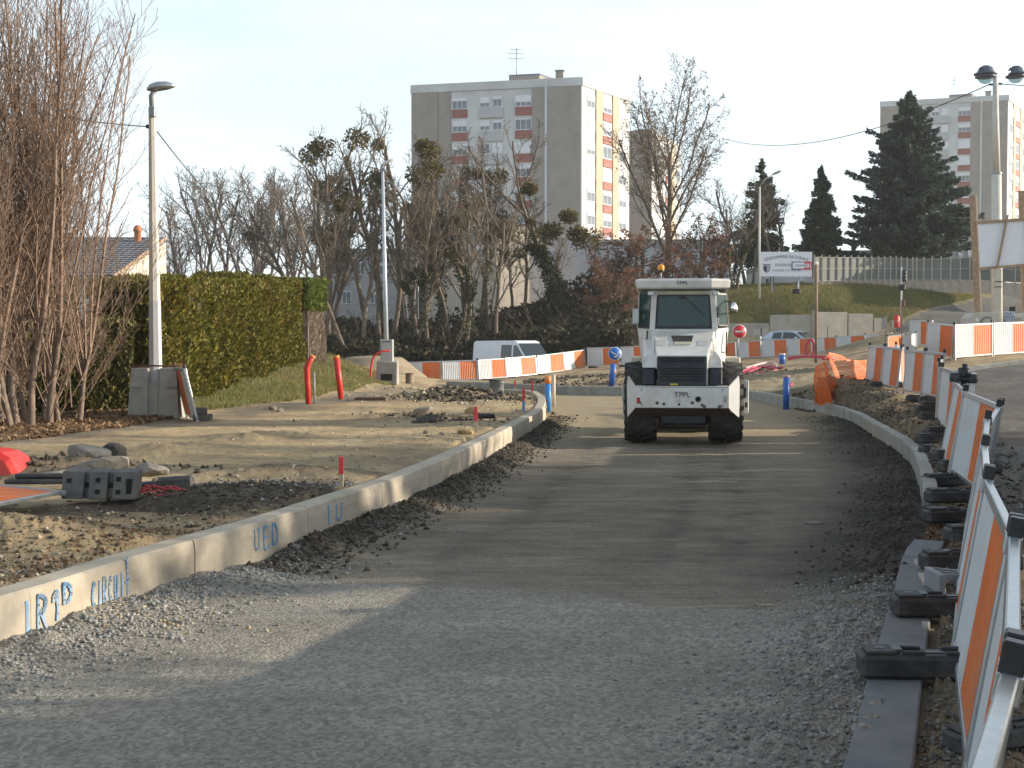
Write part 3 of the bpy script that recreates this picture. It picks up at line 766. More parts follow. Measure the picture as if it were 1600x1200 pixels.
# ------------------------------------------------------------------ rubber feet that carry them
def proto_foot():
    m = MB(); m.box((0, 0, .065), (.80, .20, .13), ch=.022)
    m.box((-.29, 0, .140), (.16, .17, .022), ch=.008)
    for x, w in ((-.12, .12), (.14, .18), (.30, .10)):
        m.box((x, -.060, .138), (w, .030, .022), ch=.006); m.box((x, .060, .138), (w, .030, .022), ch=.006)
    o = m.build('barrier_foot', rubber)
    MB().lathe([(.035, .151), (.033, .153), (.0, .153)], 10, (-.29, 0, 0)).build('hole', black_plastic, o); MB().box((.0, .0, .132), (.10, .05, .006)).build('slot', black_plastic, o); MB().box((-.20, 0, .1505), (.05, .09, .004)).build('slot', black_plastic, o)
    return o
_foot = proto_foot(); _slot = [o for o in COL.objects if o.parent == _foot]
_fu = [False]
def foot(x, y, z, rz, label, rx=0.0, ry=0.0, group='rubber feet under the site barriers', scale=1.0):
    if _fu[0]:
        o = _foot.copy(); COL.objects.link(o)
        for k in _slot:
            c = k.copy(); COL.objects.link(c); c.parent = o
    else: o = _foot; _fu[0] = True
    o.location = (x, y, z); o.rotation_euler = (rx, ry, rz); o.scale = (scale, scale, scale)
    return tag(o, label, 'barrier foot', group)
def foot_px(px, py, z, rz, label, reach=.40, **k):
    """left tip of the foot, bottom edge, at a pixel"""
    if z is None: x, y, z = GS(px, py); z += .05
    else: x, y, _ = G(px, py, z)
    return foot(x + reach * math.cos(rz), y + .10 + reach * math.sin(rz), z, rz, label, **k)
foot_px(1349, 1062, .107, R(-4), 'largest rubber foot, lying across the nearest kerb slabs')
foot_px(1401, 966, .107, R(-3), 'second large rubber foot across the kerb slabs, behind the largest')
foot_px(1446, 893, .107, R(2), 'rubber foot at the far end of the dark kerb slabs')
foot_px(1484, 857, None, R(4), 'rubber foot on the leafy soil just beyond the kerb slabs')
FL = [(1450, 826, .15, 8), (1453, 794, .17, 6), (1449, 766, .20, 9), (1472, 746, .20, 8), (1462, 729, .22, 9), (1441, 717, .22, 4), (1437, 702, .22, 10), (1450, 674, .30, 7), (1439, 661, .30, 5), (1434, 651, .32, 5), (1441, 643, .34, 4), (1438, 634, .36, 2)]
FT = ['rubber foot with soil piled on it, first beyond the leafy patch', 'long rubber foot just above the soil-covered one', 'rubber foot tilted slightly up, in the middle of the crowded feet', 'rubber foot with an open square hollow in its side', 'rubber foot set back right, above the one with the square hollow', 'rubber foot reaching furthest left in the crowded group',
      'topmost rubber foot of the crowded group', 'rubber foot at the bottom of the stack below the striped row', 'second rubber foot up in the stack below the striped row', 'third rubber foot up in the stack below the striped row', 'fourth rubber foot up in the stack below the striped row', 'topmost rubber foot of the stack below the striped row']
for (px, py, z, r), t in zip(FL, FT): foot_px(px, py, None, R(r), t, ry=R((px % 3 - 1) * 1.5))
foot_px(1418, 631, None, R(-4), 'flat rubber foot under the shaded striped barrier right of the gap')
foot_px(1362, 609, None, R(-3), 'rubber foot under the shaded striped barrier left of the gap')
foot(1.02, 3.2, .107, R(-8), 'rubber foot cut by the bottom edge beside the nearest barrier')
x, y, _ = G(1446, 1190, .107); foot(x + .44, y + .3, .08, R(20), 'small grey rubber foot at the bottom edge on the gravel', scale=.7)
x, y, _ = G(1462, 925, .107)
m = MB(); m.box((0, 0, .07), (.05, .34, .14), ch=.006); m.bar((.02, -.15, .12), (.30, -.02, .09), .03, .05); m.bar((.02, .0, .12), (.30, .05, .09), .03, .04); m.bar((.02, .15, .12), (.30, .14, .09), .03, .04); m.box((.32, .04, .05), (.05, .26, .09))
o = m.build('foot_insert', M('insert_grey', (.24, .24, .25), .6, .15, 8, .1)); o.location = (x + .02, y + .08, .107); tag(o, 'pale grey angled foot piece between the two black feet on the kerb slabs', 'barrier foot')
# small feet under the sunlit row
for k, (px, py, yy) in enumerate([(760, 595, 60.3), (800, 592, 61.3), (846, 587, 62.9), (886, 582, 64.8), (905, 579, 66), (926, 575, 66.6), (974, 573, 66.2)]):
    x, y, z = P(px, py, yy); foot(x, y - .1, z - .06, R(-70), 'small pale-topped foot under the sunlit left barrier row', group='small feet under the sunlit row')

# grey hollow foot block with square holes, on the left soil
def hollow_block():
    r = empty('foot_block', label='dark grey ribbed block with square holes lying on the soil', cat='barrier foot')
    m = MB()
    for x, w in ((-.235, .20), (0.0, .17), (.245, .21)):
        m.loft([[(x - w / 2, -.15, 0), (x + w / 2, -.15, 0), (x + w / 2, -.11, .26), (x - w / 2, -.11, .26)], [(x - w / 2, .12, 0), (x + w / 2, .12, 0), (x + w / 2, .12, .29), (x - w / 2, .12, .29)]])
    for x in (-.11, .112):
        m.loft([[(x - .028, -.09, 0), (x + .028, -.09, 0), (x + .028, -.06, .25), (x - .028, -.06, .25)], [(x - .028, .11, 0), (x + .028, .11, 0), (x + .028, .11, .275), (x - .028, .11, .275)]])
    m.build('body', M('block_grey', (.105, .10, .095), .75, .15, 8, .25, dirt=(.20, .17, .13), dirt_amt=.5), r, bevel=.012)
    h = MB()
    for x, z in ((-.27, .17), (0, .18), (0, .07), (.19, .19), (.19, .07)): h.box((x, -.143 + z * .15, z), (.042, .03, .042))
    h.box((.29, -.145 + .12 * .15, .12), (.05, .03, .15)); h.box((-.11, -.09 + .02, .13), (.05, .02, .05)); h.box((.112, -.09 + .02, .13), (.05, .02, .05))
    h.build('hole', M('hole_black', (.012, .012, .012), .9, .1, 5, 0), r)
    return r
hb = hollow_block(); g = G(152, 778, .44); hb.location = (g[0], g[1] + .12, .42); hb.rotation_euler = (R(-4), R(1), R(2))
r = empty('rubber_block', label='black rubber foot lying among the soil and red netting', cat='barrier foot')
m = MB(); m.box((0, 0, .07), (.36, .15, .14), ch=.03); m.build('body', rubber, r)
m = MB(); m.box((-.33, .03, .05), (.34, .12, .10), ch=.02); m.build('strap', rubber, r)
g = G(275, 766, .42); r.location = (g[0], g[1], .42); r.rotation_euler = (0, R(-3), R(8))
r = empty('rubber_strip', label='thin black strip lying left of the grey ribbed block', cat='strip')
MB().box((0, 0, .03), (.75, .16, .05), ch=.012).build('lower_strip', rubber, r); MB().box((.06, .05, .082), (.7, .13, .045), ch=.012).build('upper_strip', rubber, r); g = G(50, 760, .44); r.location = (g[0], g[1] + .3, .43)
# red water-filled barrier end at the picture edge
m = MB(); pr = []
for y, s in ((-.3, .8), (-.22, 1.0), (.22, 1.0), (.3, .8)):
    pr.append([(-.75 * s - .1, y, 0), (.44 * s, y, 0), (.40 * s, y, .08), (.26 * s, y, .34 * s), (.10 * s, y, .43 * s), (-.1, y, .47 * s), (-.75 * s, y, .47 * s)])
m.loft(pr); m.box((.50, 0, .045), (.26, .12, .05), ch=.015)
o = m.build('plastic_barrier', red_plastic, bevel=.03); g = G(8, 746, .42); o.location = (g[0] - .12, g[1] + .3, .40); o.scale = (.72, .72, .66); o.rotation_euler = (0, 0, R(-14))
tag(o, 'rounded red plastic barrier end at the left picture edge', 'plastic barrier')
# red netting scrap
rng = random.Random(4); m = MB(); g = G(232, 772, .44)
for k in range(16):
    x = g[0] + rng.uniform(-.28, .3); y = g[1] + rng.uniform(-.12, .16); a = rng.uniform(-.4, .4); p = []
    for j in range(5): p.append((x + (j - 2) * .085 * math.cos(a), y + (j - 2) * .085 * math.sin(a) + rng.uniform(-.03, .03), .445 + rng.uniform(0, .07)))
    m.tube(p, .007, 4)
o = m.build('warning_netting', M('netting_red', (.52, .06, .07), .5, .2, 20, 0)); tag(o, 'crumpled red netting beside the black rubber foot', 'netting')

# ------------------------------------------------------------------ stakes, pipes and hoses of the works
def stake(px, py, z, h, w, label, low=None, tilt=(0, 0)):
    x, y, _ = G(px, py, z); r = empty('survey_stake', (x, y, z - .02), (R(tilt[0]), R(tilt[1]), 0), label, 'stake', 'painted survey stakes')
    MB().box((0, 0, h * .22), (w, w, h * .44)).build('bare_wood', low or stake_wood, r)
    MB().box((0, 0, h * .71), (w * 1.05, w * 1.05, h * .58)).build('painted_top', red_paint, r)
stake(533, 757, .42, .31, .045, 'red-topped stake close to the near kerb, by the dark soil ridge', tilt=(2, 1))
stake(744, 673, .42, .42, .05, 'tall red stake at the corner where the kerb steps up', tilt=(0, -1))
stake(818, 640, .40, .50, .055, 'red stake with a blue foot near the kerb nose', low=blue_light)
stake(831, 622, .38, .48, .05, 'thin red stake furthest along the kerb nose', tilt=(0, 1))
stake(806, 611, .30, .36, .05, 'short leaning red stake behind the grey pipe stub', tilt=(0, -6))
def pipe(name, pts, r, mat, label, cat, group=None, cap=None, n=12):
    root = empty(name, pts[0], label=label, cat=cat, group=group)
    o = [tuple(b - a for a, b in zip(pts[0], p)) for p in pts]
    MB().tube(o, r, n).build('tube', mat, root)
    if cap:
        e = Vector(o[-1]); d = (Vector(o[-1]) - Vector(o[-2])).normalized()
        MB().tube([e - d * .02, e + d * cap[1]], r * 1.06, n).build('end_cap', cap[0], root)
    return root
a = P(482, 632, 30.0)
pipe('cable_duct', [a, (a[0] - .02, a[1], a[2] + .5), (a[0] - .03, a[1], a[2] + .85), (a[0] + .02, a[1], a[2] + 1.0), (a[0] + .10, a[1], a[2] + 1.12)], .066, red_plastic, 'bent red duct standing by the grass verge', 'duct', 'red ducts', (orange_plastic, .03))
pipe('cable_duct', [(a[0] + .14, a[1] + .03, a[2] + .0), (a[0] + .13, a[1] + .03, a[2] + .75)], .022, grey_pvc, 'thin grey conduit strapped beside the bent red duct', 'conduit')
a = P(533, 624, 31.4)
pipe('cable_duct', [a, (a[0] - .05, a[1], a[2] + .5), (a[0] - .11, a[1], a[2] + 1.02)], .072, red_plastic, 'straight red duct with an orange top standing right of the bent one', 'duct', 'red ducts', (orange_plastic, .06))
a = P(775, 617, 36.2)
m = empty('pipe_stub', a, (0, R(3), 0), 'short wide grey pipe stub with a dark lid in the soil', 'pipe')
MB().lathe([(.205, -.1), (.205, .36), (.215, .36), (.215, .40), (.19, .40), (.19, .1)], 20).build('tube', grey_pvc, m); MB().lathe([(.0, .43), (.25, .43), (.26, .405), (.0, .405)], 20, (-.02, 0, 0)).build('lid', M('lid_dark', (.05, .05, .05), .7, .2), m)
a = P(640, 597, 47)
m = empty('drum_can', a, label='small rusty round can in front of the sunlit barriers', cat='can'); MB().lathe([(.15, -.05), (.15, .30), (.13, .31), (.13, .22)], 14).build('body', M('can_brown', (.20, .15, .10), .7, .3), m); MB().lathe([(.16, .29), (.16, .33), (.14, .33)], 14).build('rim', rust, m)
a = G(857, 644, 0.0)
pipe('marker_pipe', [(a[0], a[1] + .1, 0), (a[0] - .01, a[1] + .1, .78)], .083, blue_light, 'blue plastic pipe with an orange head at the kerb nose', 'pipe', 'upright blue pipes', (orange_plastic, .18))
a = G(866, 636, 0.0); pipe('marker_pipe', [(a[0], a[1] + .4, 0), (a[0], a[1] + .4, .92)], .05, M('post_pale', (.62, .52, .42), .6, .1), 'pale slender post right behind the blue kerb-nose pipe', 'post')
a = G(1228, 640, 0.0); pipe('marker_pipe', [(a[0], a[1], 0), (a[0] + .01, a[1], .92)], .088, blue_plastic, 'tall dark blue pipe standing at the right-hand kerb', 'pipe', 'upright blue pipes', (M('tip_pink', (.55, .30, .28), .6, .1), .03))
a = P(1222, 569, 56); pipe('marker_pipe', [a, (a[0], a[1], a[2] + .42)], .13, blue_plastic, 'small blue pipe stub in the soil below the far barriers', 'pipe', 'upright blue pipes', (white_paint, .05))
a = G(747, 655, .40); m = empty('rubber_pipe', a, (0, 0, R(12)), 'short black pipe piece lying right of the tall red stake', 'pipe'); MB().tube([(0.02, 0, .06), (.32, 0, .06)], .05, 10).build('tube', black_plastic, m); MB().tube([(0, 0, .06), (.05, 0, .06)], .058, 10).build('collar', rubber, m)
a = G(600, 624, .40); m = empty('trench_cover', a, (0, 0, R(3)), 'flat dark iron plate in the soil right of the red ducts', 'cover'); MB().box((-.35, 0, .03), (.75, .35, .05), ch=.01).build('plate', M('iron', (.04, .036, .033), .8, .3, 8, .3), m); MB().box((-.35, -.19, .02), (.8, .03, .05)).build('rim', rust, m)
def hose(pts, r, mat, label, cat='hose', grp=None):
    p = [Vector(q) for q in pts]; out = []
    for i in range(len(p) - 1):
        a0 = p[max(i - 1, 0)]; a1 = p[i]; a2 = p[i + 1]; a3 = p[min(i + 2, len(p) - 1)]
        for k in range(6):
            t = k / 6; out.append(.5 * ((2 * a1) + (a2 - a0) * t + (2 * a0 - 5 * a1 + 4 * a2 - a3) * t * t + (3 * a1 - a0 - 3 * a2 + a3) * t ** 3))
    out.append(p[-1])
    o = MB().tube(out, r, 7).build('flexible_hose', mat); return tag(o, label, cat, grp)
pinkred = M('hose_red', (.45, .05, .09), .45, .15, 8, 0)
HP = lambda px, py, dz=.05: (lambda g: (g[0], g[1], g[2] + dz))(GS(px, py, .5))
hose([HP(1160, 588), HP(1182, 579), HP(1200, 574), HP(1222, 577)], .06, pinkred, 'red flexible hose looping over the soil right of the roller', grp='red hoses right of the roller')
hose([HP(1158, 583), HP(1185, 576, .1), HP(1212, 579), HP(1200, 586), HP(1165, 585)], .055, pinkred, 'looped red hose nearest the roller wheel', grp='red hoses right of the roller')
hose([HP(1165, 579, .1), HP(1190, 573, .15), HP(1208, 572, .15), HP(1214, 577, .1)], .05, M('hose_pale', (.62, .42, .42), .5, .1), 'pale pink hose lying over the red hoses', grp='red hoses right of the roller')
hose([G(1233, 606, .42), G(1243, 597, .5), G(1252, 590, .6)], .085, pinkred, 'thick red duct sticking out of soil beside the dark blue pipe')
a = P(1262, 556, 62); hose([a, (a[0] - .1, a[1], a[2] + .35), (a[0] + .05, a[1], a[2] + .75), (a[0] + .25, a[1], a[2] + .7), (a[0] + .3, a[1], a[2] + .3), (a[0] + .2, a[1], a[2] - .1)], .07, pinkred, 'red hose standing in a loop before the far barriers')
a = P(579, 597, 47); hose([a, (a[0] + .02, a[1], a[2] + .5), (a[0] + .12, a[1], a[2] + .92), (a[0] + .4, a[1], a[2] + 1.12), (a[0] + .7, a[1] + .1, a[2] + 1.15)], .04, red_plastic, 'thin red hose arching into the grey utility cabinet')
a = P(1285, 561, 52); hose([a, (a[0] + .5, a[1] + .2, a[2] + .05), (a[0] - .5, a[1] + .8, a[2] + .1), (a[0] - 1.2, a[1] + 1, a[2])], .06, pinkred, 'red hose lying behind the orange safety mesh')
# road valve cover
a = G(1272, 819, 0); m = empty('valve_cover', (a[0], a[1], zroad(a[0], a[1]) + .012), label='small round iron valve cover in the roadbed', cat='cover'); MB().lathe([(.11, -.03), (.11, .0), (.0, .0)], 18).build('rim', M('rim_iron', (.09, .08, .07), .8, .2), m); MB().lathe([(.085, 0), (.085, .006), (.0, .008)], 18).build('lid', M('lid_iron', (.16, .13, .11), .8, .2), m)

# ------------------------------------------------------------------ orange safety mesh on rods
def mesh_net():
    r = empty('safety_mesh', label='sagging orange plastic safety mesh round a soil heap', cat='mesh fence')
    pts = [G(1271, 617, .34), (8.35, 33.2, .0), P(1303, 606, 34.2), P(1330, 603, 35.2), P(1353, 603, 36.0)]
    low = [Vector((7.70, 32.6, .30)), Vector((8.15, 32.7, .32)), Vector((8.72, 33.8, .55)), Vector((9.45, 35.2, .62)), Vector((10.1, 36.2, .70))]
    top = [Vector(P(1274, 573, 32.6)), Vector(P(1288, 564, 32.9)), Vector(P(1295, 554, 33.8)), Vector(P(1325, 560, 35.2)), Vector(P(1354, 563, 36.2))]
    nu, nv = 64, 17; V = {}
    rg_ = random.Random(2)
    def at(u, v):
        f = u * (len(low) - 1); i = min(int(f), len(low) - 2); t = f - i; t = t * t * (3 - 2 * t)
        p = (low[i].lerp(low[i + 1], t)).lerp(top[i].lerp(top[i + 1], t), v)
        p.y += .06 * math.sin(u * 23 + v * 3) + .10 * math.sin(v * 3.1) * -1; p.x += .03 * math.sin(v * 7 + u * 31); p.z += .03 * math.sin(u * 40) * (1 - v) - .05 * math.sin(u * math.pi * 3) * v
        return p
    mb = MB(); mc = MB()
    gp = [[at(i / nu, j / nv) for j in range(nv + 1)] for i in range(nu + 1)]
    for j in range(nv + 1):
        for i in range(nu):
            a, b = gp[i][j], gp[i + 1][j]; w = Vector((0, 0, .010 if j not in (0, nv) else .02)); mb.add([a - w, b - w, b + w, a + w], [(0, 1, 2, 3)])
    for i in range(nu + 1):
        for j in range(nv):
            a, b = gp[i][j], gp[i][j + 1]; q = gp[min(i + 1, nu)][j] - gp[max(i - 1, 0)][j]; q.normalize(); w = q * .012; mb.add([a - w, a + w, b + w, b - w], [(0, 1, 2, 3)])
    o = mb.build('net', M('mesh_orange', (.80, .17, .03), .5, .15, 6, 0), r, fix=False)
    gq = [[p + Vector((.02, .10, 0)) for p in row] for row in gp]
    for i in range(nu):
        for j in range(7):
            mc.add([gq[i][j], gq[i + 1][j], gq[i + 1][j + 1], gq[i][j + 1]], [(0, 1, 2, 3)]) if (i + j) % 5 else None
    mc.build('folded_net', M('mesh_orange_fold', (.74, .15, .03), .55, .15, 6, 0), r, fix=False)
mesh_net()
def rod(px, ptop, pbot, y, r, label, mat=rust, knob=None, cat='rod', grp=None):
    a, b = P(px, pbot, y), P(px, ptop, y); root = empty('steel_rod' if r < .03 else 'steel_post', a, label=label, cat=cat, group=grp); d = Vector(b) - Vector(a)
    MB().tube([(0, 0, -.2), tuple(d * .5), tuple(d)], r, 7).build('shaft', mat, root)
    if knob: MB().lathe([(0, -.05), (.09, -.02), (.1, .05), (.05, .12), (0, .13)], 10, tuple(d)).build('knob', knob, root)
    return root
rod(1293, 510, 606, 33.5, .012, 'thin rusty rod through the left fold of the orange mesh', grp='thin rods')
rod(1384, 516, 552, 40, .014, 'thin rod rising behind the left half of the shaded striped row', grp='thin rods')
rod(1409, 470, 560, 36, .012, 'thin dark rod in front of the signal pole', grp='thin rods')
rod(1275, 413, 560, 58, .075, 'tall rusty post with a white knob before the far barriers', M('post_rust', (.21, .15, .105), .8, .3, 3, .2), white_paint, 'post')
# drain fittings standing between the barriers at the right
m = empty('pipe_fittings', P(1503, 634, 19.0), label='upright black and white pipe fittings behind the leaning barriers', cat='pipe fittings')
for dx, h, r_, mt in ((-.10, .52, .05, galv), (.02, .62, .04, black_plastic), (.14, .50, .05, white_paint)):
    MB().tube([(dx, 0, -.3), (dx, 0, h * .75), (dx + .02, 0, h)], r_, 10).build('pipe', mt, m)
for dx, h in ((-.10, .36), (.02, .44), (.14, .34)): MB().lathe([(.085, 0), (.09, .04), (.085, .12), (.06, .13)], 12, (dx, 0, h)).build('collar', black_plastic, m)
MB().tube([(-.06, 0, .42), (.04, -.02, .38), (.16, 0, .46)], .05, 8).build('elbow', black_plastic, m)
# ------------------------------------------------------------------ lettering
def text(body, size, mat, parent, loc, rot=(math.pi / 2, 0, 0), name='lettering', ext=.004, sx=1.0, bend=0.0, space=1.0):
    c = D.curves.new('txt', 'FONT'); c.body = body; c.size = size; c.align_x = 'CENTER'; c.align_y = 'CENTER'; c.extrude = ext; c.resolution_u = 3; c.space_character = space
    o = D.objects.new('txt', c); COL.objects.link(o)
    dg = bpy.context.evaluated_depsgraph_get(); me = D.meshes.new_from_object(o.evaluated_get(dg))
    D.objects.remove(o); D.curves.remove(c)
    for v in me.vertices:
        v.co.x *= sx
        v.co.y -= bend * v.co.x ** 2
    me.materials.clear(); me.materials.append(mat); me.name = name
    o = D.objects.new(name, me); COL.objects.link(o); o.parent = parent; o.location = loc; o.rotation_euler = rot
    return o
ink = M('ink_dark', (.035, .04, .06), .6, .3, 40, 0, dirt=(.45, .45, .44), dirt_amt=.3)

# ------------------------------------------------------------------ the road roller
def roller():
    r = empty('road_roller', (3.10, 23.05, .012), (0, 0, R(-6.5)), 'dusty white single-drum road roller seen from behind on the roadbed', 'road roller')
    dusty = M('roller_white', (.66, .65, .62), .38, .05, 3.5, .05, dirt=(.36, .32, .25), dirt_amt=.62)
    navy = M('roller_navy', (.018, .022, .036), .45, .15, 8, .03, dirt=(.12, .11, .10), dirt_amt=.4)
    tyre = M('tyre', (.032, .030, .028), .85, .3, 8, .3, dirt=(.13, .11, .085), dirt_amt=.5)
    glass = glassmat('cab_glass', (.045, .10, .11), .5)
    gasket = black_plastic
    brown = M('underside', (.115, .085, .06), .8, .3, 6, .2)
    X = lambda px: (px - 470) / 322
    Z = lambda py: (1145 - py) / 322
    # wheels with lugged tyres
    for sx in (-1, 1):
        w = empty('wheel', (sx * .785, 1.0, .755)); w.parent = r
        m = MB(); m.lathe([(.36, -.27), (.62, -.295), (.72, -.26), (.735, -.15), (.738, 0), (.735, .15), (.72, .26), (.62, .295), (.36, .27)], 36, axis='x')
        m.build('tyre', tyre, w)
        m = MB()
        for k in range(22):
            for side in (-1, 1):
                a0 = 2 * math.pi * (k + (.5 if side > 0 else 0)) / 22; V = []
                for (xx, da, rr) in ((.02, .16, .735), (.30, -.05, .70)):
                    for dd in (-.045, .045):
                        for rr2 in (rr - .03, rr + .035):
                            a = a0 + da + dd * 1.1; V.append((side * xx, rr2 * math.cos(a), rr2 * math.sin(a)))
                m.add(V, [(0, 1, 3, 2), (4, 6, 7, 5), (0, 4, 5, 1), (1, 5, 7, 3), (3, 7, 6, 2), (2, 6, 4, 0)])
        m.build('tread', tyre, w)
        MB().lathe([(0, sx * .10), (.22, sx * .12), (.34, sx * .2), (.38, sx * .27)], 24, axis='x').build('rim', cream_paint, w)
    # counterweight: beam, side cheeks and slanted belly
    m = MB(); y0 = -.06
    zt_, zb_ = Z(795), Z(922)
    m.loft([[(-.87, y0, zb_), (.79, y0, zb_), (.79, y0, zt_), (-.87, y0, zt_)], [(-.87, .46, zb_ - .04), (.79, .46, zb_ - .04), (.79, .46, zt_), (-.87, .46, zt_)]])
    m.build('counterweight', dusty, r, bevel=.015)
    for s, xa, xb in ((-1, -.87, -1.03), (1, .79, 1.0)):
        m = MB()
        pa = [(xa, y0 - .002, Z(920) + .0), (xa, y0 - .002, Z(797)), (xb + s * -.02, y0 + .14, Z(735)), (xb, y0 + .15, Z(790)), (xb - s * .01, y0 + .14, Z(980)), ((xa + xb) / 2, y0 + .05, Z(950))]
        pb = [(p[0] - s * .012, p[1] + .05, p[2]) for p in pa]
        m.loft([pa, pb]); o = m.build('side_cheek', dusty, r, bevel=.006)
    m = MB(); m.loft([[(-.86, y0 + .004, zb_ - .004), (.78, y0 + .004, zb_ - .004), (.98, .55, zb_ - .22), (-1.0, .55, zb_ - .22)], [(-.86, y0 + .06, zb_ + .03), (.78, y0 + .06, zb_ + .03), (.98, .60, zb_ - .18), (-1.0, .60, zb_ - .18)]]); m.build('belly_plate', brown, r)
    m = MB(); m.box((0, 1.4, .62), (.90, 2.0, .55), ch=.05); m.tube([(-.6, 1.0, .755), (.6, 1.0, .755)], .16, 14); m.build('axle_housing', navy, r)
    MB().box((X(207), y0 - .006, Z(879)), (.055, .012, .105)).build('reflector', M('reflector_red', (.45, .02, .02), .25, .1), r)
    MB().box((X(705), y0 - .006, Z(870)), (.06, .012, .11)).build('reflector', M('reflector_grey', (.35, .34, .33), .3, .1), r)
    m = MB(); m.lathe([(.052, -.015), (.052, .1), (.044, .1), (.044, -.012)], 18, (X(550), y0, Z(870)), 'y'); m.lathe([(.046, -.006), (.0, -.006)], 18, (X(550), y0, Z(870)), 'y'); m.build('tow_hole', M('hole_dark', (.006, .006, .006), .9, .1, 5, 0), r)
    MB().box((X(460), y0 - .003, Z(855)), (.31, .006, .20)).build('name_plate', M('plate_worn', (.60, .585, .56), .6, .12, 22, .05, dirt=(.38, .28, .25), dirt_amt=.7), r)
    text('TPPL', .135, ink, r, (X(460), y0 - .008, Z(845)), sx=1.0)
    # hood
    m = MB()
    yb, yf = .03, 1.02   # rear face (towards us), cab side
    top_f = Z(462); top_b = Z(618)
    hood = [[(X(312), yb, Z(700)), (X(606), yb, Z(700)), (X(606), yb, top_b), (X(312), yb, top_b)],
            [(X(268), yf, Z(700)), (X(668), yf, Z(700)), (X(662), yf, top_f), (X(272), yf, top_f)]]
    m.loft(hood); m.build('hood', dusty, r, bevel=.02)
    # shoulders of the hood
    for s, pts in ((-1, [(X(312), X(228))]), (1, [(X(606), X(692))])):
        xa, xb = pts[0]; m = MB()
        m.loft([[(xa - s * .012, .06, Z(690)), (xb, .10, Z(690)), (xb - s * .03, .12, Z(640)), (xb - s * .10, .30, Z(600)), (xa - s * .012, .30, Z(575))],
                [(xa - s * .012, 1.0, Z(690)), (xb + s * .02, 1.0, Z(690)), (xb + s * .02, 1.0, Z(610)), (xb, 1.0, Z(520)), (xa - s * .012, 1.0, Z(500))]]); m.build('hood_shoulder', dusty, r, bevel=.015)
        m = MB(); m.box(((xa + xb) / 2 + s * .012, .45, Z(741)), (abs(xb - xa) - .03, .72, Z(692) - Z(790)), ch=.02); m.build('side_panel', navy, r)
    # air scoop in the sloping hood
    sl = lambda t, x: (x, yf + (yb - yf) * t, top_f + (top_b - top_f) * t)
    m = MB(); a = [sl(.27, X(398)), sl(.27, X(528)), sl(.60, X(512)), sl(.60, X(415))]; b = [(p[0], p[1] - .004, p[2] + .012) for p in a]; m.loft([a, b]); m.build('air_scoop', M('scoop_dark', (.045, .042, .04), .7, .2), r)
    m = MB(); a = [sl(.52, X(413)), sl(.52, X(515)), sl(.62, X(511)), sl(.62, X(416))]; b = [(p[0], p[1] - .006, p[2] + .018) for p in a]; m.loft([a, b]); m.build('scoop_lip', cream_paint, r)
    for x in (X(338), X(585)):
        a = [sl(.44, x - .09), sl(.44, x + .09), sl(.64, x + .09), sl(.64, x - .09)]; b = [(p[0], p[1] - .002, p[2] + .007) for p in a]; MB().loft([a, b]).build('vent_patch', M('vent_grey', (.50, .49, .47), .5, .1), r)
    # grille
    m = MB(); gx0, gx1 = X(314), X(604)
    m.box(((gx0 + gx1) / 2, .05, Z(708)), (gx1 - gx0, .12, Z(622) - Z(794)), ch=.02); m.build('grille_frame', navy, r)
    dk = M('grille_dark', (.012, .012, .014), .7, .2)
    for (z0, z1) in ((632, 655), (690, 730), (738, 766)):
        g = MB(); g.box((X(460), -.013, Z((z0 + z1) / 2)), ((gx1 - gx0) * .84, .012, (z1 - z0) / 322)); g.build('grille_opening', dk, r)
        for k in range(1 if z1 - z0 < 25 else 2):
            z = Z(z0 + (k + 1) * (z1 - z0) / (2 if z1 - z0 < 25 else 3)); MB().box((X(460), -.022, z), ((gx1 - gx0) * .82, .012, .016)).build('grille_slat', navy, r)
    MB().box((X(412), -.016, Z(785)), (.14, .012, .035)).build('warning_label', M('label_yellow', (.52, .36, .06), .6, .2), r)
    MB().box((X(600), -.01, Z(735)), (.012, .02, .33)).build('trim_bar', grey_metal, r)
    # cab
    cy0, cy1 = .98, 2.45
    zr0, zr1 = Z(228), Z(458)
    def pillar(a, b, w=.10, d=.10): return MB().bar(a, b, w, d, (0, -1, 0))
    for xa, xb in ((X(297), X(283)), (X(642), X(660))):
        pillar((xa, cy0, zr0), (xb, cy0, Z(470)), .105, .08).build('pillar', dusty, r, bevel=.012)
    for s, xt, xb in ((-1, X(207), X(196)), (1, X(733), X(745))):
        pillar((xt, cy0 + .32, zr0), (xb, cy0 + .36, Z(452)), .05, .07).build('pillar', cream_paint, r)
        pillar((xt, cy1, zr0), (xb, cy1, Z(452)), .06, .06).build('pillar', cream_paint, r)
    m = MB(); m.box((X(468), cy0, Z(245)), (X(650) - X(290), .07, .075)); m.build('header_beam', cream_paint, r)
    m = MB()   # lower cab shell, tapering down
    m.loft([[(X(272), cy0 - .03, Z(462)), (X(668), cy0 - .03, Z(462)), (X(747), cy0 + .34, Z(450)), (X(747), cy1, Z(450)), (X(193), cy1, Z(450)), (X(193), cy0 + .34, Z(450))],
            [(X(272), cy0 - .03, Z(690)), (X(668), cy0 - .03, Z(690)), (X(722), cy0 + .28, Z(690)), (X(722), cy1, Z(690)), (X(222), cy1, Z(690)), (X(222), cy0 + .28, Z(690))]])
    m.build('cab_shell', dusty, r, bevel=.012)
    def pane(name, pts, th=.012):
        a = [Vector(p) for p in pts]; n_ = (a[1] - a[0]).cross(a[3] - a[0]).normalized() * th
        g = MB().loft([[tuple(p - n_ * .5) for p in a], [tuple(p + n_ * .5) for p in a]]).build(name, glass, r)
        f = MB()
        for i in range(4): f.bar(a[i], a[(i + 1) % 4], .030, .022, n_)
        f.build('gasket', gasket, g); return g
    yy = cy0 - .03
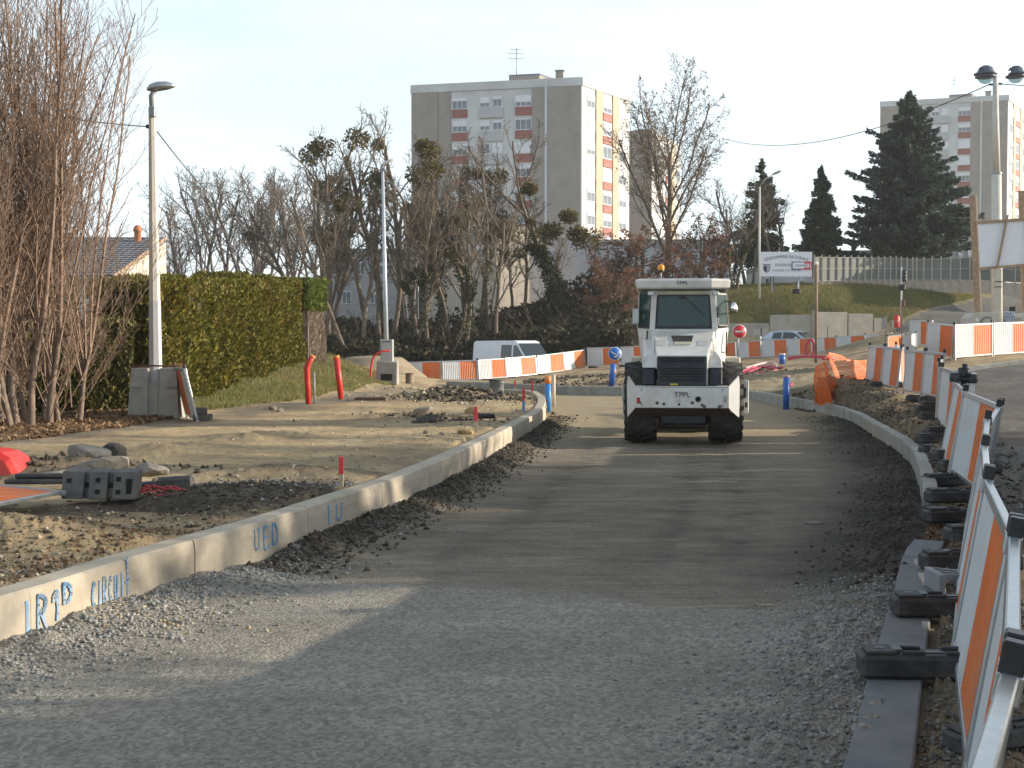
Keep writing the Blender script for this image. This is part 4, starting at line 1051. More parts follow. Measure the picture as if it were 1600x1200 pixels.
    pane('rear_window', [(X(310), yy, Z(450)), (X(635), yy, Z(450)), (X(620), yy, Z(258)), (X(320), yy, Z(258))])
    pane('side_window', [(X(202), cy0 + .30, Z(450)), (X(262), cy0 - .01, Z(450)), (X(279), cy0 - .01, Z(238)), (X(212), cy0 + .27, Z(240))])
    pane('side_window', [(X(680), cy0 - .01, Z(440)), (X(742), cy0 + .30, Z(440)), (X(728), cy0 + .27, Z(250)), (X(660), cy0 - .01, Z(250))])
    for s, xt, xb in ((-1, X(205), X(195)), (1, X(735), X(745))):
        pane('door_window', [(xb, cy0 + .40, Z(448)), (xb, cy1 - .05, Z(448)), (xt, cy1 - .05, Z(240)), (xt, cy0 + .36, Z(240))])
    pane('front_window', [(X(210), cy1, Z(448)), (X(730), cy1, Z(448)), (X(722), cy1, Z(240)), (X(218), cy1, Z(240))])
    m = MB(); m.box((X(470), 1.75, Z(430)), (.40, .14, .42), ch=.04); m.box((X(470), 1.95, Z(520)), (.46, .45, .14), ch=.04); m.box((X(470), 1.75, Z(330)), (.26, .10, .16), ch=.04); m.build('seat', black_plastic, r)
    m = MB(); m.lathe([(.17, 0), (.185, .012), (.17, .024)], 18, (X(470), 2.25, Z(420))); m.tube([(X(470), 2.25, Z(420)), (X(470), 2.4, Z(520))], .03, 8); m.build('steering_wheel', black_plastic, r)
    MB().box((X(445), cy0 + .15, Z(282)), (.20, .05, .09), ch=.01).build('interior_mirror', black_plastic, r)
    # roof slab with chamfered corners
    def ring(z, g): return [(X(192) - g, cy0 - .12, z), (X(200) - g + .02, cy0 - .20 - g, z), (X(635), cy0 - .20 - g, z), (X(740) + g, cy0 + .02 - g, z), (X(740) + g, cy1 + .2, z), (X(192) - g, cy1 + .2, z)]
    m = MB(); m.loft([ring(Z(222), -.02), ring(Z(214), .02), ring(Z(172), .035), ring(Z(160), .0)]); m.build('roof', dusty, r, bevel=.012)
    text('TPPL', .085, ink, r, (X(462), cy0 - .20 - .037, Z(188)), sx=1.25)
    w = empty('beacon', (X(335), cy0 - .02, Z(160))); w.parent = r
    MB().tube([(0, 0, -.02), (0, 0, .16)], .014, 8).build('stalk', grey_metal, w); MB().lathe([(0, .13), (.062, .13), (.062, .165), (.0, .166)], 16).build('base', black_plastic, w)
    bm_ = M('beacon_amber', (.85, .32, .02), .15, .05); MB().lathe([(.056, .166), (.064, .19), (.064, .225), (.05, .262), (.02, .275), (0, .276)], 18).build('lens', bm_, w)
    for x in (X(275), X(660)):
        w = MB().box((x, cy0 - .12, Z(247)), (.13, .09, .085), ch=.025).build('work_light', grey_metal, r); MB().box((x, cy0 - .168, Z(247)), (.10, .006, .06)).build('lens', M('lens_pale', (.6, .6, .58), .2, .05), w)
    for x in (X(355), X(575)): MB().box((x, cy0 - .05, Z(262)), (.08, .05, .035)).build('window_catch', black_plastic, r)
    m = MB(); m.bar((X(470), cy0 - .055, Z(262)), (X(582), cy0 - .055, Z(372)), .016, .014); m.bar((X(500), cy0 - .06, Z(290)), (X(592), cy0 - .06, Z(380)), .012, .02); m.box((X(462), cy0 - .055, Z(266)), (.12, .05, .06), ch=.01); m.build('wiper', black_plastic, r)
    # mirrors
    for s, x, z, ya in ((-1, X(184), Z(385), 1.15), (1, X(768), Z(335), 1.05)):
        w = empty('mirror', (x, ya, z)); w.parent = r
        if s < 0:
            MB().box((0, 0, 0), (.12, .05, .30), ch=.02).build('housing', M('mirror_grey', (.42, .43, .43), .35, .1), w); MB().box((0, -.027, .02), (.10, .006, .24)).build('glass', galv, w)
        else:
            nv = (SUN_DIR + (Vector((0, 0, CAM_H)) - Vector((4.1, 24.1, 2.5))).normalized()).normalized()
            o = MB().box((0, 0, 0), (.15, .19, .05), ch=.02).build('housing', black_plastic, w); o2 = MB().lathe([(0, .026), (.10, .026), (.105, .03), (.0, .036)], 16).build('glass', M('mirror_glass', (.95, .95, .95), .24, 0, 5, 0, 1.0), w)
            q = r.rotation_euler.to_matrix().inverted() @ nv
            for k in (o, o2): k.rotation_euler = q.to_track_quat('Z', 'Y').to_euler()
        m = MB(); m.tube([(0, .02, .05), (-s * .06, .12, .12), (-s * .12, .22, .14)], .012, 6); m.tube([(0, .02, -.08), (-s * .08, .2, -.10)], .010, 6); m.build('bracket', black_plastic, w)
    # fenders, steps, side guards, articulation and drum ahead
    for s, xa, xb in ((-1, X(155), X(218)), (1, X(738), X(822))):
        m = MB(); m.box(((xa + xb) / 2, 2.1, Z(655)), (xb - xa, 1.3, .14), ch=.02); m.build('fender', cream_paint, r)
    MB().box((X(112), 1.9, Z(885)), (.05, .8, .62), ch=.01).build('step_guard', grey_metal, r); MB().box((X(121), 1.55, Z(870)), (.05, .08, .5)).build('step_rail', dusty, r)
    MB().box((X(858), 1.5, Z(880)), (.095, .10, .66), ch=.012).build('step_guard', dusty, r); MB().box((X(838), 1.6, Z(850)), (.10, .5, .20)).build('step_plate', black_plastic, r); MB().box((X(858), 1.447, Z(925)), (.05, .008, .10)).build('step_label', M('label_dark', (.05, .05, .05), .6), r)
    MB().box((0, 3.0, .8), (.5, 1.3, .45), ch=.05).build('articulation', navy, r)
    m = MB()
    for s in (-1, 1): m.box((s * 1.13, 4.35, .82), (.14, 2.5, .34), ch=.02)
    m.box((0, 3.15, .86), (2.3, .22, .5), ch=.02); m.box((0, 5.6, .86), (2.3, .2, .4), ch=.02); m.build('drum_frame', cream_paint, r)
    MB().lathe([(0, -1.04), (.70, -1.04), (.74, -1.02), (.745, 0), (.74, 1.02), (.70, 1.04), (0, 1.04)], 48, (0, 4.4, .75), 'x').build('drum', M('drum_steel', (.30, .28, .25), .5, .2, 6, .1, .6), r)
    seam = M('seam', (.10, .095, .09), .7, .2)
    for x in (X(300), X(640)): MB().bar((x, yf - .36, top_f - .175 - .36 * 0), (x, yf - .9, top_f - .175 - .27), .01, .01).build('hood_seam', seam, r)
    MB().box((X(460), y0 - .002, Z(800)), (1.60, .006, .008)).build('weld_seam', seam, r)
    for x in (X(225), X(690)):
        for z in (Z(815), Z(905)): MB().lathe([(0, -.012), (.018, -.012), (.018, .004), (0, .004)], 8, (x, y0, z), 'y').build('bolt', grey_metal, r)
    MB().tube([(X(252), cy0 - .04, Z(690)), (X(250), cy0 - .06, Z(560)), (X(255), cy0 - .05, Z(470))], .016, 7).build('hose', black_plastic, r)
    MB().tube([(X(702), cy0 + .1, Z(600)), (X(730), cy0 + .16, Z(610)), (X(732), cy0 + .2, Z(480))], .014, 7).build('grab_rail', black_plastic, r)
    mud = M('mud', (.13, .10, .07), .95, .3, 9, .6)
    rr = random.Random(5)
    for k in range(9):
        x = rr.uniform(-.8, .72); MB().lathe([(0, -.008), (rr.uniform(.012, .03), -.006), (rr.uniform(.02, .04), .002)], 7, (x, y0, zb_ + rr.uniform(.02, .10)), 'y').build('mud_spatter', mud, r)
    return r
roller()
# ------------------------------------------------------------------ van and car beyond the barriers
car_glass = M('vehicle_glass', (.02, .028, .032), .06, .1, 3, 0, spec=.7)
def wheel(par, x, y, r_, w=.2):
    e = empty('wheel', (x, y, r_)); e.parent = par
    MB().lathe([(r_ * .62, -w / 2), (r_ * .95, -w / 2), (r_, -w * .35), (r_, w * .35), (r_ * .95, w / 2), (r_ * .62, w / 2)], 20, axis='x').build('tyre', rubber, e)
    MB().lathe([(0, -w * .45), (r_ * .3, -w * .5), (r_ * .62, -w * .42), (r_ * .62, w * .42), (r_ * .3, w * .5), (0, w * .45)], 16, axis='x').build('rim', grey_metal, e)
def van():
    p = P(806, 560, 71); r = empty('panel_van', (p[0] - .1, 71, -.32), (0, 0, R(41)), 'white panel van parked behind the sunlit barriers, facing right', 'van')
    vw = M('van_white', (.66, .69, .74), .3, .04, 2, .02)
    # local: x = width, -y = front
    prof = [(2.55, .35), (2.55, 1.0), (2.52, 2.05), (2.42, 2.22), (-.95, 2.24), (-1.18, 2.16), (-2.02, 1.22), (-2.62, .98), (-2.72, .62), (-2.70, .32)]
    w = .93
    m = MB(); m.loft([[(-w * (1 if z < 1.2 else 1 - .09 * (z - 1.2)), y, z) for y, z in prof], [(w * (1 if z < 1.2 else 1 - .09 * (z - 1.2)), y, z) for y, z in prof]]); m.build('body', vw, r, bevel=.07)
    def side(s, pts, name):
        f = lambda z: s * (w * (1 if z < 1.2 else 1 - .09 * (z - 1.2)) + .012)
        m = MB(); m.loft([[(f(z) - s * .05, y, z) for y, z in pts], [(f(z), y, z) for y, z in pts]]); m.build(name, car_glass, r)
    for s in (-1, 1):
        side(s, [(.05, 1.25), (.05, 2.0), (-.82, 2.0), (-.82, 1.25)], 'side_window') if s > 0 else side(s, [(.05, 1.25), (.05, 2.0), (-.82, 2.0), (-.82, 1.25)], 'side_window')
        side(s, [(-.95, 1.22), (-.98, 1.98), (-1.22, 1.98), (-1.78, 1.40), (-1.74, 1.22)], 'door_window')
        m = MB(); m.box((s * 1.04, -1.72, 1.32), (.12, .10, .24), ch=.03); m.build('wing_mirror', black_plastic, r)
        m = MB(); m.box((s * .68, -2.60, .86), (.34, .16, .22), ch=.05); m.build('headlight', M('lamp_glass', (.7, .72, .74), .15, .05), r)
        MB().box((s * (w + .008), .45, .78), (.03, 3.6, .10), ch=.01).build('side_trim', black_plastic, r)
        for y in (-.90, .12, 1.35): MB().box((s * (w + .004), y, .85), (.012, .014, .8)).build('door_seam', grey_metal, r)
        MB().box((s * (w + .02), -1.0, 1.1), (.03, .14, .03)).build('door_handle', black_plastic, r)
        for y in (-1.75, 1.65): wheel(r, s * .84, y, .33)
    m = MB(); a = [(-.78, -1.265, 2.08), (.78, -1.265, 2.08), (.84, -1.97, 1.29), (-.84, -1.97, 1.29)]; m.loft([[(x, y - .018, z + .012) for x, y, z in a], [(x, y + .02, z - .02) for x, y, z in a]]); m.build('windscreen', car_glass, r)
    m = MB(); m.box((0, -2.69, .72), (1.1, .05, .2), ch=.02); m.build('radiator_grille', black_plastic, r); MB().box((0, -2.66, .42), (1.8, .18, .22), ch=.05).build('bumper', grey_metal, r)
van()
def car():
    p = P(1238, 530, 77.0); r = empty('parked_car', (p[0], 77.0, 1.06), (0, 0, R(48)), 'silver-blue car parked in front of the retaining wall, only its roof and glass showing', 'car')
    cb = M('car_silver', (.42, .47, .54), .25, .05, 2, 0, .5)
    w = .86
    low = [(2.05, .30), (2.1, .62), (1.95, .92), (.9, .98), (-1.1, .96), (-2.0, .80), (-2.15, .55), (-2.1, .28)]
    m = MB(); m.loft([[(-w, y, z) for y, z in low], [(w, y, z) for y, z in low]]); m.build('body', cb, r, bevel=.08)
    cabn = [(1.80, .93), (1.25, 1.36), (.55, 1.46), (-.25, 1.44), (-.62, 1.34), (-1.35, .95)]
    f = lambda z: w - .03 - .34 * (z - .93)
    m = MB(); m.loft([[(-f(z), y, z) for y, z in cabn], [(f(z), y, z) for y, z in cabn]]); m.build('roof', cb, r, bevel=.05)
    for s in (-1, 1):
        for q, nm in (([(.95, .97), (.85, 1.33), (.30, 1.36), (.28, .97)], 'rear_side_window'), ([(.20, .97), (.22, 1.36), (-.40, 1.34), (-.62, 1.26), (-1.10, .97)], 'door_window')):
            m = MB(); m.loft([[(s * (f(z) - .03), y, z) for y, z in q], [(s * (f(z) + .010), y, z) for y, z in q]]); m.build(nm, car_glass, r)
        for y in (-1.3, 1.25): wheel(r, s * .76, y, .31)
        m = MB(); m.box((s * .98, -.78, 1.0), (.18, .12, .13), ch=.03); m.build('wing_mirror', cb, r)
        m = MB(); m.box((s * .62, -2.05, .66), (.36, .2, .15), ch=.04); m.build('headlight', M('lamp_glass', (.7, .72, .74), .15, .05), r)
    m = MB(); a = [(-.60, -.66, 1.33), (.60, -.66, 1.33), (.76, -1.32, .98), (-.76, -1.32, .98)]; m.loft([[(x, y - .03, z + .02) for x, y, z in a], [(x, y + .03, z - .03) for x, y, z in a]]); m.build('windscreen', car_glass, r)
    m = MB(); a = [(-.60, 1.30, 1.32), (.60, 1.30, 1.32), (.74, 1.76, .97), (-.74, 1.76, .97)]; m.loft([[(x, y + .02, z + .02) for x, y, z in a], [(x, y - .03, z - .02) for x, y, z in a]]); m.build('rear_window', car_glass, r)
car()

# ------------------------------------------------------------------ road signs
def disc(m, rad, y, c=(0, 0, 0), th=.012, n=32): return m.lathe([(0, y), (rad, y), (rad, y + th), (0, y + th)], n, c, 'y')
def blue_sign():
    b = G(957, 613, 0.0); z0 = .25; y = 46.6; p = P(957, 611, y)
    r = empty('arrow_sign', p, label='round blue sign with white arrow on a blue flexible post', cat='road sign')
    MB().tube([(-.02, 0, -.15), (-.02, 0, .3)], .135, 12).build('post_base', M('base_blue_dark', (.02, .03, .12), .6, .2), r)
    MB().tube([(-.02, 0, .28), (.03, 0, 1.0)], [.115, .105], 12).build('post', blue_plastic, r)
    MB().tube([(0.02, .01, .62), (.024, .01, .76)], .117, 12).build('reflective_band', M('band_dull', (.30, .18, .24), .5, .1), r)
    c = (.07, -.10, 1.36)
    disc(MB(), .245, 0, c).build('rim', white_paint, r); disc(MB(), .222, -.005, c, .01).build('face', M('sign_blue', (.03, .16, .55), .4, .05), r)
    a = MB()
    def st(p, q): a.bar((c[0] + p[0], -.108, c[2] + p[1]), (c[0] + q[0], -.108, c[2] + q[1]), .006, .045, (0, 0, 1))
    def flat(p, q, w=.042):
        dx, dz = q[0] - p[0], q[1] - p[1]; L_ = math.hypot(dx, dz); nx, nz = -dz / L_ * w / 2, dx / L_ * w / 2
        F = [(p[0] + nx, p[1] + nz), (q[0] + nx, q[1] + nz), (q[0] - nx, q[1] - nz), (p[0] - nx, p[1] - nz)]
        a.loft([[(c[0] + u, -.112, c[2] + v) for u, v in F], [(c[0] + u, -.104, c[2] + v) for u, v in F]])
    flat((-.145, .085), (.125, -.085)); flat((.13, -.09), (.115, .075)); flat((.145, -.10), (-.035, -.11)); a.build('arrow', white_paint, r)
blue_sign()
def no_entry():
    y = 74; p = P(1153, 561, y); r = empty('no_entry_sign', p, label='round red no-entry sign with a white bar right of the roller', cat='road sign')
    MB().tube([(0, 0, -.3), (.03, 0, 1.9)], .035, 8).build('post', grey_metal, r)
    c = (.06, -.07, 1.92 - .02); c = (P(1155, 518, y)[0] - p[0], -.07, P(1155, 518, y)[2] - p[2])
    disc(MB(), .40, 0, c).build('rim', white_paint, r); disc(MB(), .365, -.006, c, .01).build('face', M('sign_red', (.62, .03, .05), .4, .05), r)
    MB().box((c[0], -.082, c[2]), (.47, .01, .10)).build('bar', white_paint, r)
no_entry()
def grey_arrow():
    y = 75.6; p = P(1188, 559, y); r = empty('direction_sign', p, label='small grey direction plate on a post, left of the parked car', cat='road sign')
    MB().tube([(0, 0, -.3), (0, 0, 1.75)], .05, 8).build('post', white_paint, r)
    z = P(1188, 519, y)[2] - p[2]; pl = M('plate_grey', (.36, .35, .31), .6, .1)
    MB().box((-.24, -.06, z), (.36, .03, .36)).build('left_plate', pl, r); MB().box((.24, -.06, z + .03), (.42, .03, .36)).build('right_plate', pl, r)
    MB().box((.02, -.08, z + .02), (.06, .03, .50)).build('bracket', black_plastic, r); MB().box((.16, -.05, .55), (.18, .2, .45), ch=.03).build('battery_box', black_plastic, r)
grey_arrow()
def gend_sign():
    y = 86; r = empty('barracks_sign', (0, 0, 0), label='large white barracks name board with arched dark lettering and a shield', cat='sign board')
    a, b = P(1188.5, 432, y), P(1269, 393.5, y); cx, cz = (a[0] + b[0]) / 2, (a[2] + b[2]) / 2; w, h = b[0] - a[0], b[2] - a[2]
    r.location = (cx, y, zt(cx, y)); cz -= zt(cx, y); r.rotation_euler = (0, 0, 0)
    bd = M('board_white', (.80, .80, .83), .55, .04, 2, .02)
    MB().box((0, 0, cz), (w, .06, h)).build('board', bd, r)
    fr = M('frame_dark', (.10, .045, .045), .6, .1); MB().box((w / 2 + .035, 0, cz - .02), (.07, .10, h + .1)).build('edge_strip', fr, r)
    for x in (-w / 2 + .78, w / 2 - .86): MB().box((x, .10, (cz - h / 2) / 2 + .1), (.10, .08, cz - h / 2 + .6)).build('post', grey_metal, r)
    blue_ink = M('sign_ink', (.05, .05, .12), .6, .1, 5, 0)
    text('GENDARMERIE NATIONALE', .30, blue_ink, r, (-.02, -.034, cz + h * .30), name='lettering', sx=.80, bend=.10)
    text('ESCADRON', .26, blue_ink, r, (-.22, -.034, cz - h * .04), sx=.80); text('CASERNE DU TERTRE', .19, blue_ink, r, (.0, -.034, cz - h * .26), sx=.86, space=1.25)
    sx0, sz = -w / 2 + .40, cz - h * .17
    def shield(k, yy, mt, nm, half=None):
        pts = [(-.22, .27), (.22, .27), (.22, -.10), (.12, -.22), (0, -.29), (-.12, -.22), (-.22, -.10)]
        if half: pts = [(-.19, .17), (0, .17), (0, -.26), (-.11, -.20), (-.19, -.09)]
        MB().loft([[(sx0 + u * k, yy, sz + v * k) for u, v in pts], [(sx0 + u * k, yy + .01, sz + v * k) for u, v in pts]]).build(nm, mt, r)
    shield(1.06, -.038, blue_ink, 'shield_rim'); shield(.92, -.046, M('shield_grey', (.42, .42, .46), .6, .1), 'shield'); shield(1, -.054, blue_ink, 'shield_half', True)
    # small plate in the national colours
    px, pz = w / 2 - .71, cz - h * .06; red = M('sign_red', (.62, .03, .05), .4, .05)
    MB().box((px, -.06, pz), (1.34, .04, .54)).build('plate_rim', M('plate_blue', (.05, .07, .25), .5, .1), r); MB().box((px + .33, -.064, pz), (.68, .04, .541)).build('plate_red', red, r); MB().box((px, -.070, pz), (1.22, .04, .42)).build('plate', bd, r)
    MB().box((px + .36, -.074, pz), (.42, .04, .41)).build('plate_red_band', red, r); MB().box((px - .02, -.078, pz), (1.02, .04, .25)).build('plate_field', bd, r); text('GENDARMERIE', .20, ink, r, (px - .02, -.10, pz), sx=.66)
gend_sign()
m = empty('flood_lamp', P(1244, 460, 84), label='small dark floodlight box on the grass below the barracks board', cat='lamp'); MB().box((0, 0, .2), (.48, .3, .3), ch=.04).build('housing', black_plastic, m); MB().tube([(.12, 0, .1), (.14, .1, .9)], .04, 6).build('bracket', grey_metal, m)

# ------------------------------------------------------------------ lamp posts and cables
def left_lamp():
    g = P(247, 652, 25.2); r = empty('lamp_post', (g[0], 25.2, .40), label='old concrete lamp post standing in a notched concrete block by the hedge', cat='lamp post')
    X0 = P(245, 600, 25.2)[0] - g[0]
    m = MB()
    for s in (-1, 1):
        m.loft([[(s * .10, -.36, 0), (s * .50, -.36, 0), (s * .44, -.28, .98), (s * .12, -.28, .98)], [(s * .10, .36, 0), (s * .50, .36, 0), (s * .44, .28, .98), (s * .12, .28, .98)]])
        m.box((s * .36, -.335, .62), (.24, .04, .015))
    m.loft([[(-.12, -.30, 0), (.12, -.30, 0), (.14, -.2, .72), (-.14, -.2, .72)], [(-.12, .30, 0), (.12, .30, 0), (.14, .2, .72), (-.14, .2, .72)]])
    m.build('block', concrete_grey, r, bevel=.02)
    m = MB(); m.tube([(-.45, -.22, 1.0), (-.1, -.22, 1.03), (.3, -.22, 1.02), (.55, -.25, 1.05)], .018, 6); m.build('rod', rust, r)
    t0, t1 = (X0 - .02, 0, .6), (P(238, 180, 25.2)[0] - g[0], 0, P(238, 180, 25.2)[2] - .4)
    mid = [t0[i] + (t1[i] - t0[i]) * .32 for i in range(3)]
    MB().tube([t0, mid], [.135, .118], 8, sm=False).build('lower_pole', M('pole_grey', (.44, .43, .44), .6, .08), r)
    MB().tube([mid, t1], [.112, .075], 8, sm=False).build('pole', pole_paint, r)
    c = t1; MB().box((c[0] + .02, -.05, c[2] + .05), (.13, .15, .20), ch=.015).build('fuse_box', grey_metal, r)
    MB().tube([(c[0], 0, c[2] - .05), (c[0] - .02, 0, c[2] + .38), (c[0] + .06, -.05, c[2] + .46)], .05, 8).build('bracket', grey_metal, r)
    h = MB(); pr = []
    for k, (u, a, b) in enumerate([(-.08, .05, .05), (-.02, .10, .10), (.12, .14, .13), (.30, .135, .11), (.42, .09, .06), (.46, .03, .02)]):
        pr.append([(c[0] + u, .14 * math.cos(t) * a / .14 - .05, c[2] + .50 + u * .12 + (b if math.sin(t) > 0 else b * .45) * math.sin(t)) for t in [i * math.pi / 5 for i in range(10)]])
    h.loft(pr, sm=True).build('lamp_head', galv, r)
    MB().box((c[0] - .09, 0, c[2] - .22), (.06, .06, .07)).build('insulator', black_plastic, r)
    return (r.location.x + t1[0], 25.2, .40 + t1[2])
lt = left_lamp()
def wire(a, b, sag, rad, label, grp='overhead cables'):
    a, b = Vector(a), Vector(b); pts = []
    for k in range(25):
        t = k / 24; p = a.lerp(b, t); p.z -= sag * 4 * t * (1 - t); pts.append(p)
    o = MB().tube(pts, rad, 5).build('overhead_cable', cable_mat); tag(o, label, 'cable', grp)
wire((lt[0] - .1, 25.2, lt[2] - .22), (lt[0] - 5.5, 22, lt[2] + 1.0), .35, .011, 'cable running left from the concrete lamp post through the bare twigs')
wire((lt[0] + .06, 25.2, lt[2] - .28), P(440, 372, 62), .7, .012, 'cable sloping down right from the concrete lamp post towards the trees')
wire(P(440, 380, 74), P(555, 345, 80), .3, .016, 'thin cable crossing the bare trees above the hedge end')
def mid_lamp():
    g = P(605, 592, 50); r = empty('lamp_post', g, label='tall slim grey steel lamp post rising behind the utility cabinet', cat='lamp post')
    b = P(598, 268, 50); MB().tube([(0, 0, -.3), (b[0] - g[0], 0, b[2] - g[2])], [.10, .055], 10).build('pole', M('pole_steel', (.46, .50, .56), .4, .06, 3, 0, .3), r)
    c = (b[0] - g[0], 0, b[2] - g[2]); MB().tube([c, (c[0] + .10, 0, c[2] + .22)], .05, 8).build('bracket', grey_metal, r)
    MB().loft([[(c[0] + u, .13 * math.cos(t) * a, c[2] + .28 + u * .45 + .07 * a * math.sin(t)) for t in [i * math.pi / 4 for i in range(8)]] for u, a in ((-.08, .4), (.05, 1), (.35, 1), (.52, .4))], sm=True).build('lamp_head', white_paint, r)
    r2 = empty('utility_cabinet', P(605, 597, 47.6), label='grey utility cabinet on a rough concrete plinth at the path end', cat='cabinet')
    MB().box((0, 0, .95), (.46, .36, 1.28), ch=.015).build('body', grey_box, r2); MB().box((0, -.185, .95), (.40, .012, 1.18)).build('door', M('door_grey', (.46, .475, .475), .5, .06), r2); MB().box((0, -.19, 1.5), (.34, .012, .06)).build('vent', M('vent_dark', (.20, .21, .21), .6, .1), r2)
    MB().loft([[(-.40, -.3, -.1), (.40, -.3, -.1), (.42, -.25, .75), (-.36, -.25, .8)], [(-.40, .35, -.1), (.42, .35, -.1), (.40, .3, .82), (-.36, .3, .8)]]).build('plinth', concrete_grey, r2, bevel=.05)
    MB().box((0, -.15, .18), (.5, .3, .32), ch=.05).build('socket', M('hole_dark2', (.03, .028, .026), .9, .2), r2)
mid_lamp()
def right_lamp():
    y = 46.6; g = P(1558, 520, y); r = empty('lamp_post', g, label='double-headed lamp post with round glass lanterns behind the timber board', cat='lamp post')
    t = P(1555, 118, y); c = (t[0] - g[0], 0, t[2] - g[2]); mid = P(1557, 271, y)
    MB().tube([(0, 0, -.4), (mid[0] - g[0], 0, mid[2] - g[2])], [.20, .17], 12).build('lower_pole', pole_paint, r); MB().tube([(mid[0] - g[0], 0, mid[2] - g[2]), c], [.135, .09], 12).build('pole', pole_paint, r)
    MB().lathe([(.19, -.03), (.2, 0), (.19, .03)], 14, (mid[0] - g[0], 0, mid[2] - g[2])).build('collar', grey_metal, r)
    hm = M('lantern_metal', (.12, .135, .17), .35, .1, 5, 0, .4); gl = glassmat('lantern_glass', (.5, .5, .5), .7, .05)
    for px, yy, nm in ((1540, 45.3, 'a'), (1587, 47.6, 'b')):
        p = P(px, 114, yy); q = (p[0] - g[0], p[1] - y, p[2] - g[2])
        l = empty('lantern', q); l.parent = r
        MB().lathe([(.0, .24), (.16, .24), (.24, .17), (.29, .03), (.40, -.02), (.40, -.06), (.31, -.07), (.31, -.11), (.36, -.13), (.36, -.16), (.28, -.17)], 22).build('hood', hm, l)
        MB().lathe([(.27, -.16), (.25, -.25), (.18, -.33), (.09, -.37), (0, -.38)], 20).build('globe', gl, l)
        arch = [(math.cos(a) * .31, 0, .02 + math.sin(a) * .50) for a in [i * math.pi / 12 for i in range(13)]]
        o = MB(); [o.bar(arch[i], arch[i + 1], .07, .022, (0, 1, 0)) for i in range(12)]; k = o.build('arch', hm, l); k.rotation_euler = (0, 0, R(35))
        MB().bar((c[0], 0, c[2] - .02), (q[0] * .8 + c[0] * .2, q[1] * .8, q[2] - .02), .05, .12).build('arm', hm, r)
    t = P(1553, 131, y); wire(P(1546, 132, y), P(1128, 216, 92), 1.2, .020, 'long cable from the double lamp post to the bare tree by the tower'); wire(P(1561, 131, y), (t[0] + 14, 40, t[2] + .2), .7, .016, 'cable leaving the double lamp post towards the right edge')
    for px in (1548, 1563):
        p = P(px, 132 if px < 1550 else 131, y); o = MB().lathe([(0, -.09), (.04, -.05), (.04, .05), (0, .09)], 8, (p[0] - g[0], 0, p[2] - g[2]), 'x').build('insulator', black_plastic, r)
right_lamp()
def far_lamp():
    y = 83.5; g = P(1186, 452, y); r = empty('lamp_post', g, label='thin street lamp beside the barracks board in front of the bare shrubs', cat='lamp post')
    t = P(1187, 292, y); c = (t[0] - g[0], 0, t[2] - g[2]); MB().tube([(0, 0, -.6), c], [.085, .06], 8).build('pole', M('pole_pale', (.5, .5, .49), .5, .05), r)
    e = P(1211, 272, y); q = (e[0] - g[0], 0, e[2] - g[2]); MB().tube([c, (c[0] + .35, 0, c[2] + .5), q], .04, 6).build('arm', grey_metal, r); MB().loft([[(q[0] + u, a * .14 * math.cos(t_), q[2] + .05 + u * .4 + a * .09 * math.sin(t_)) for t_ in [i * math.pi / 4 for i in range(8)]] for u, a in ((-.2, .4), (0, 1), (.3, 1), (.45, .3))], sm=True).build('lamp_head', grey_metal, r)
far_lamp()

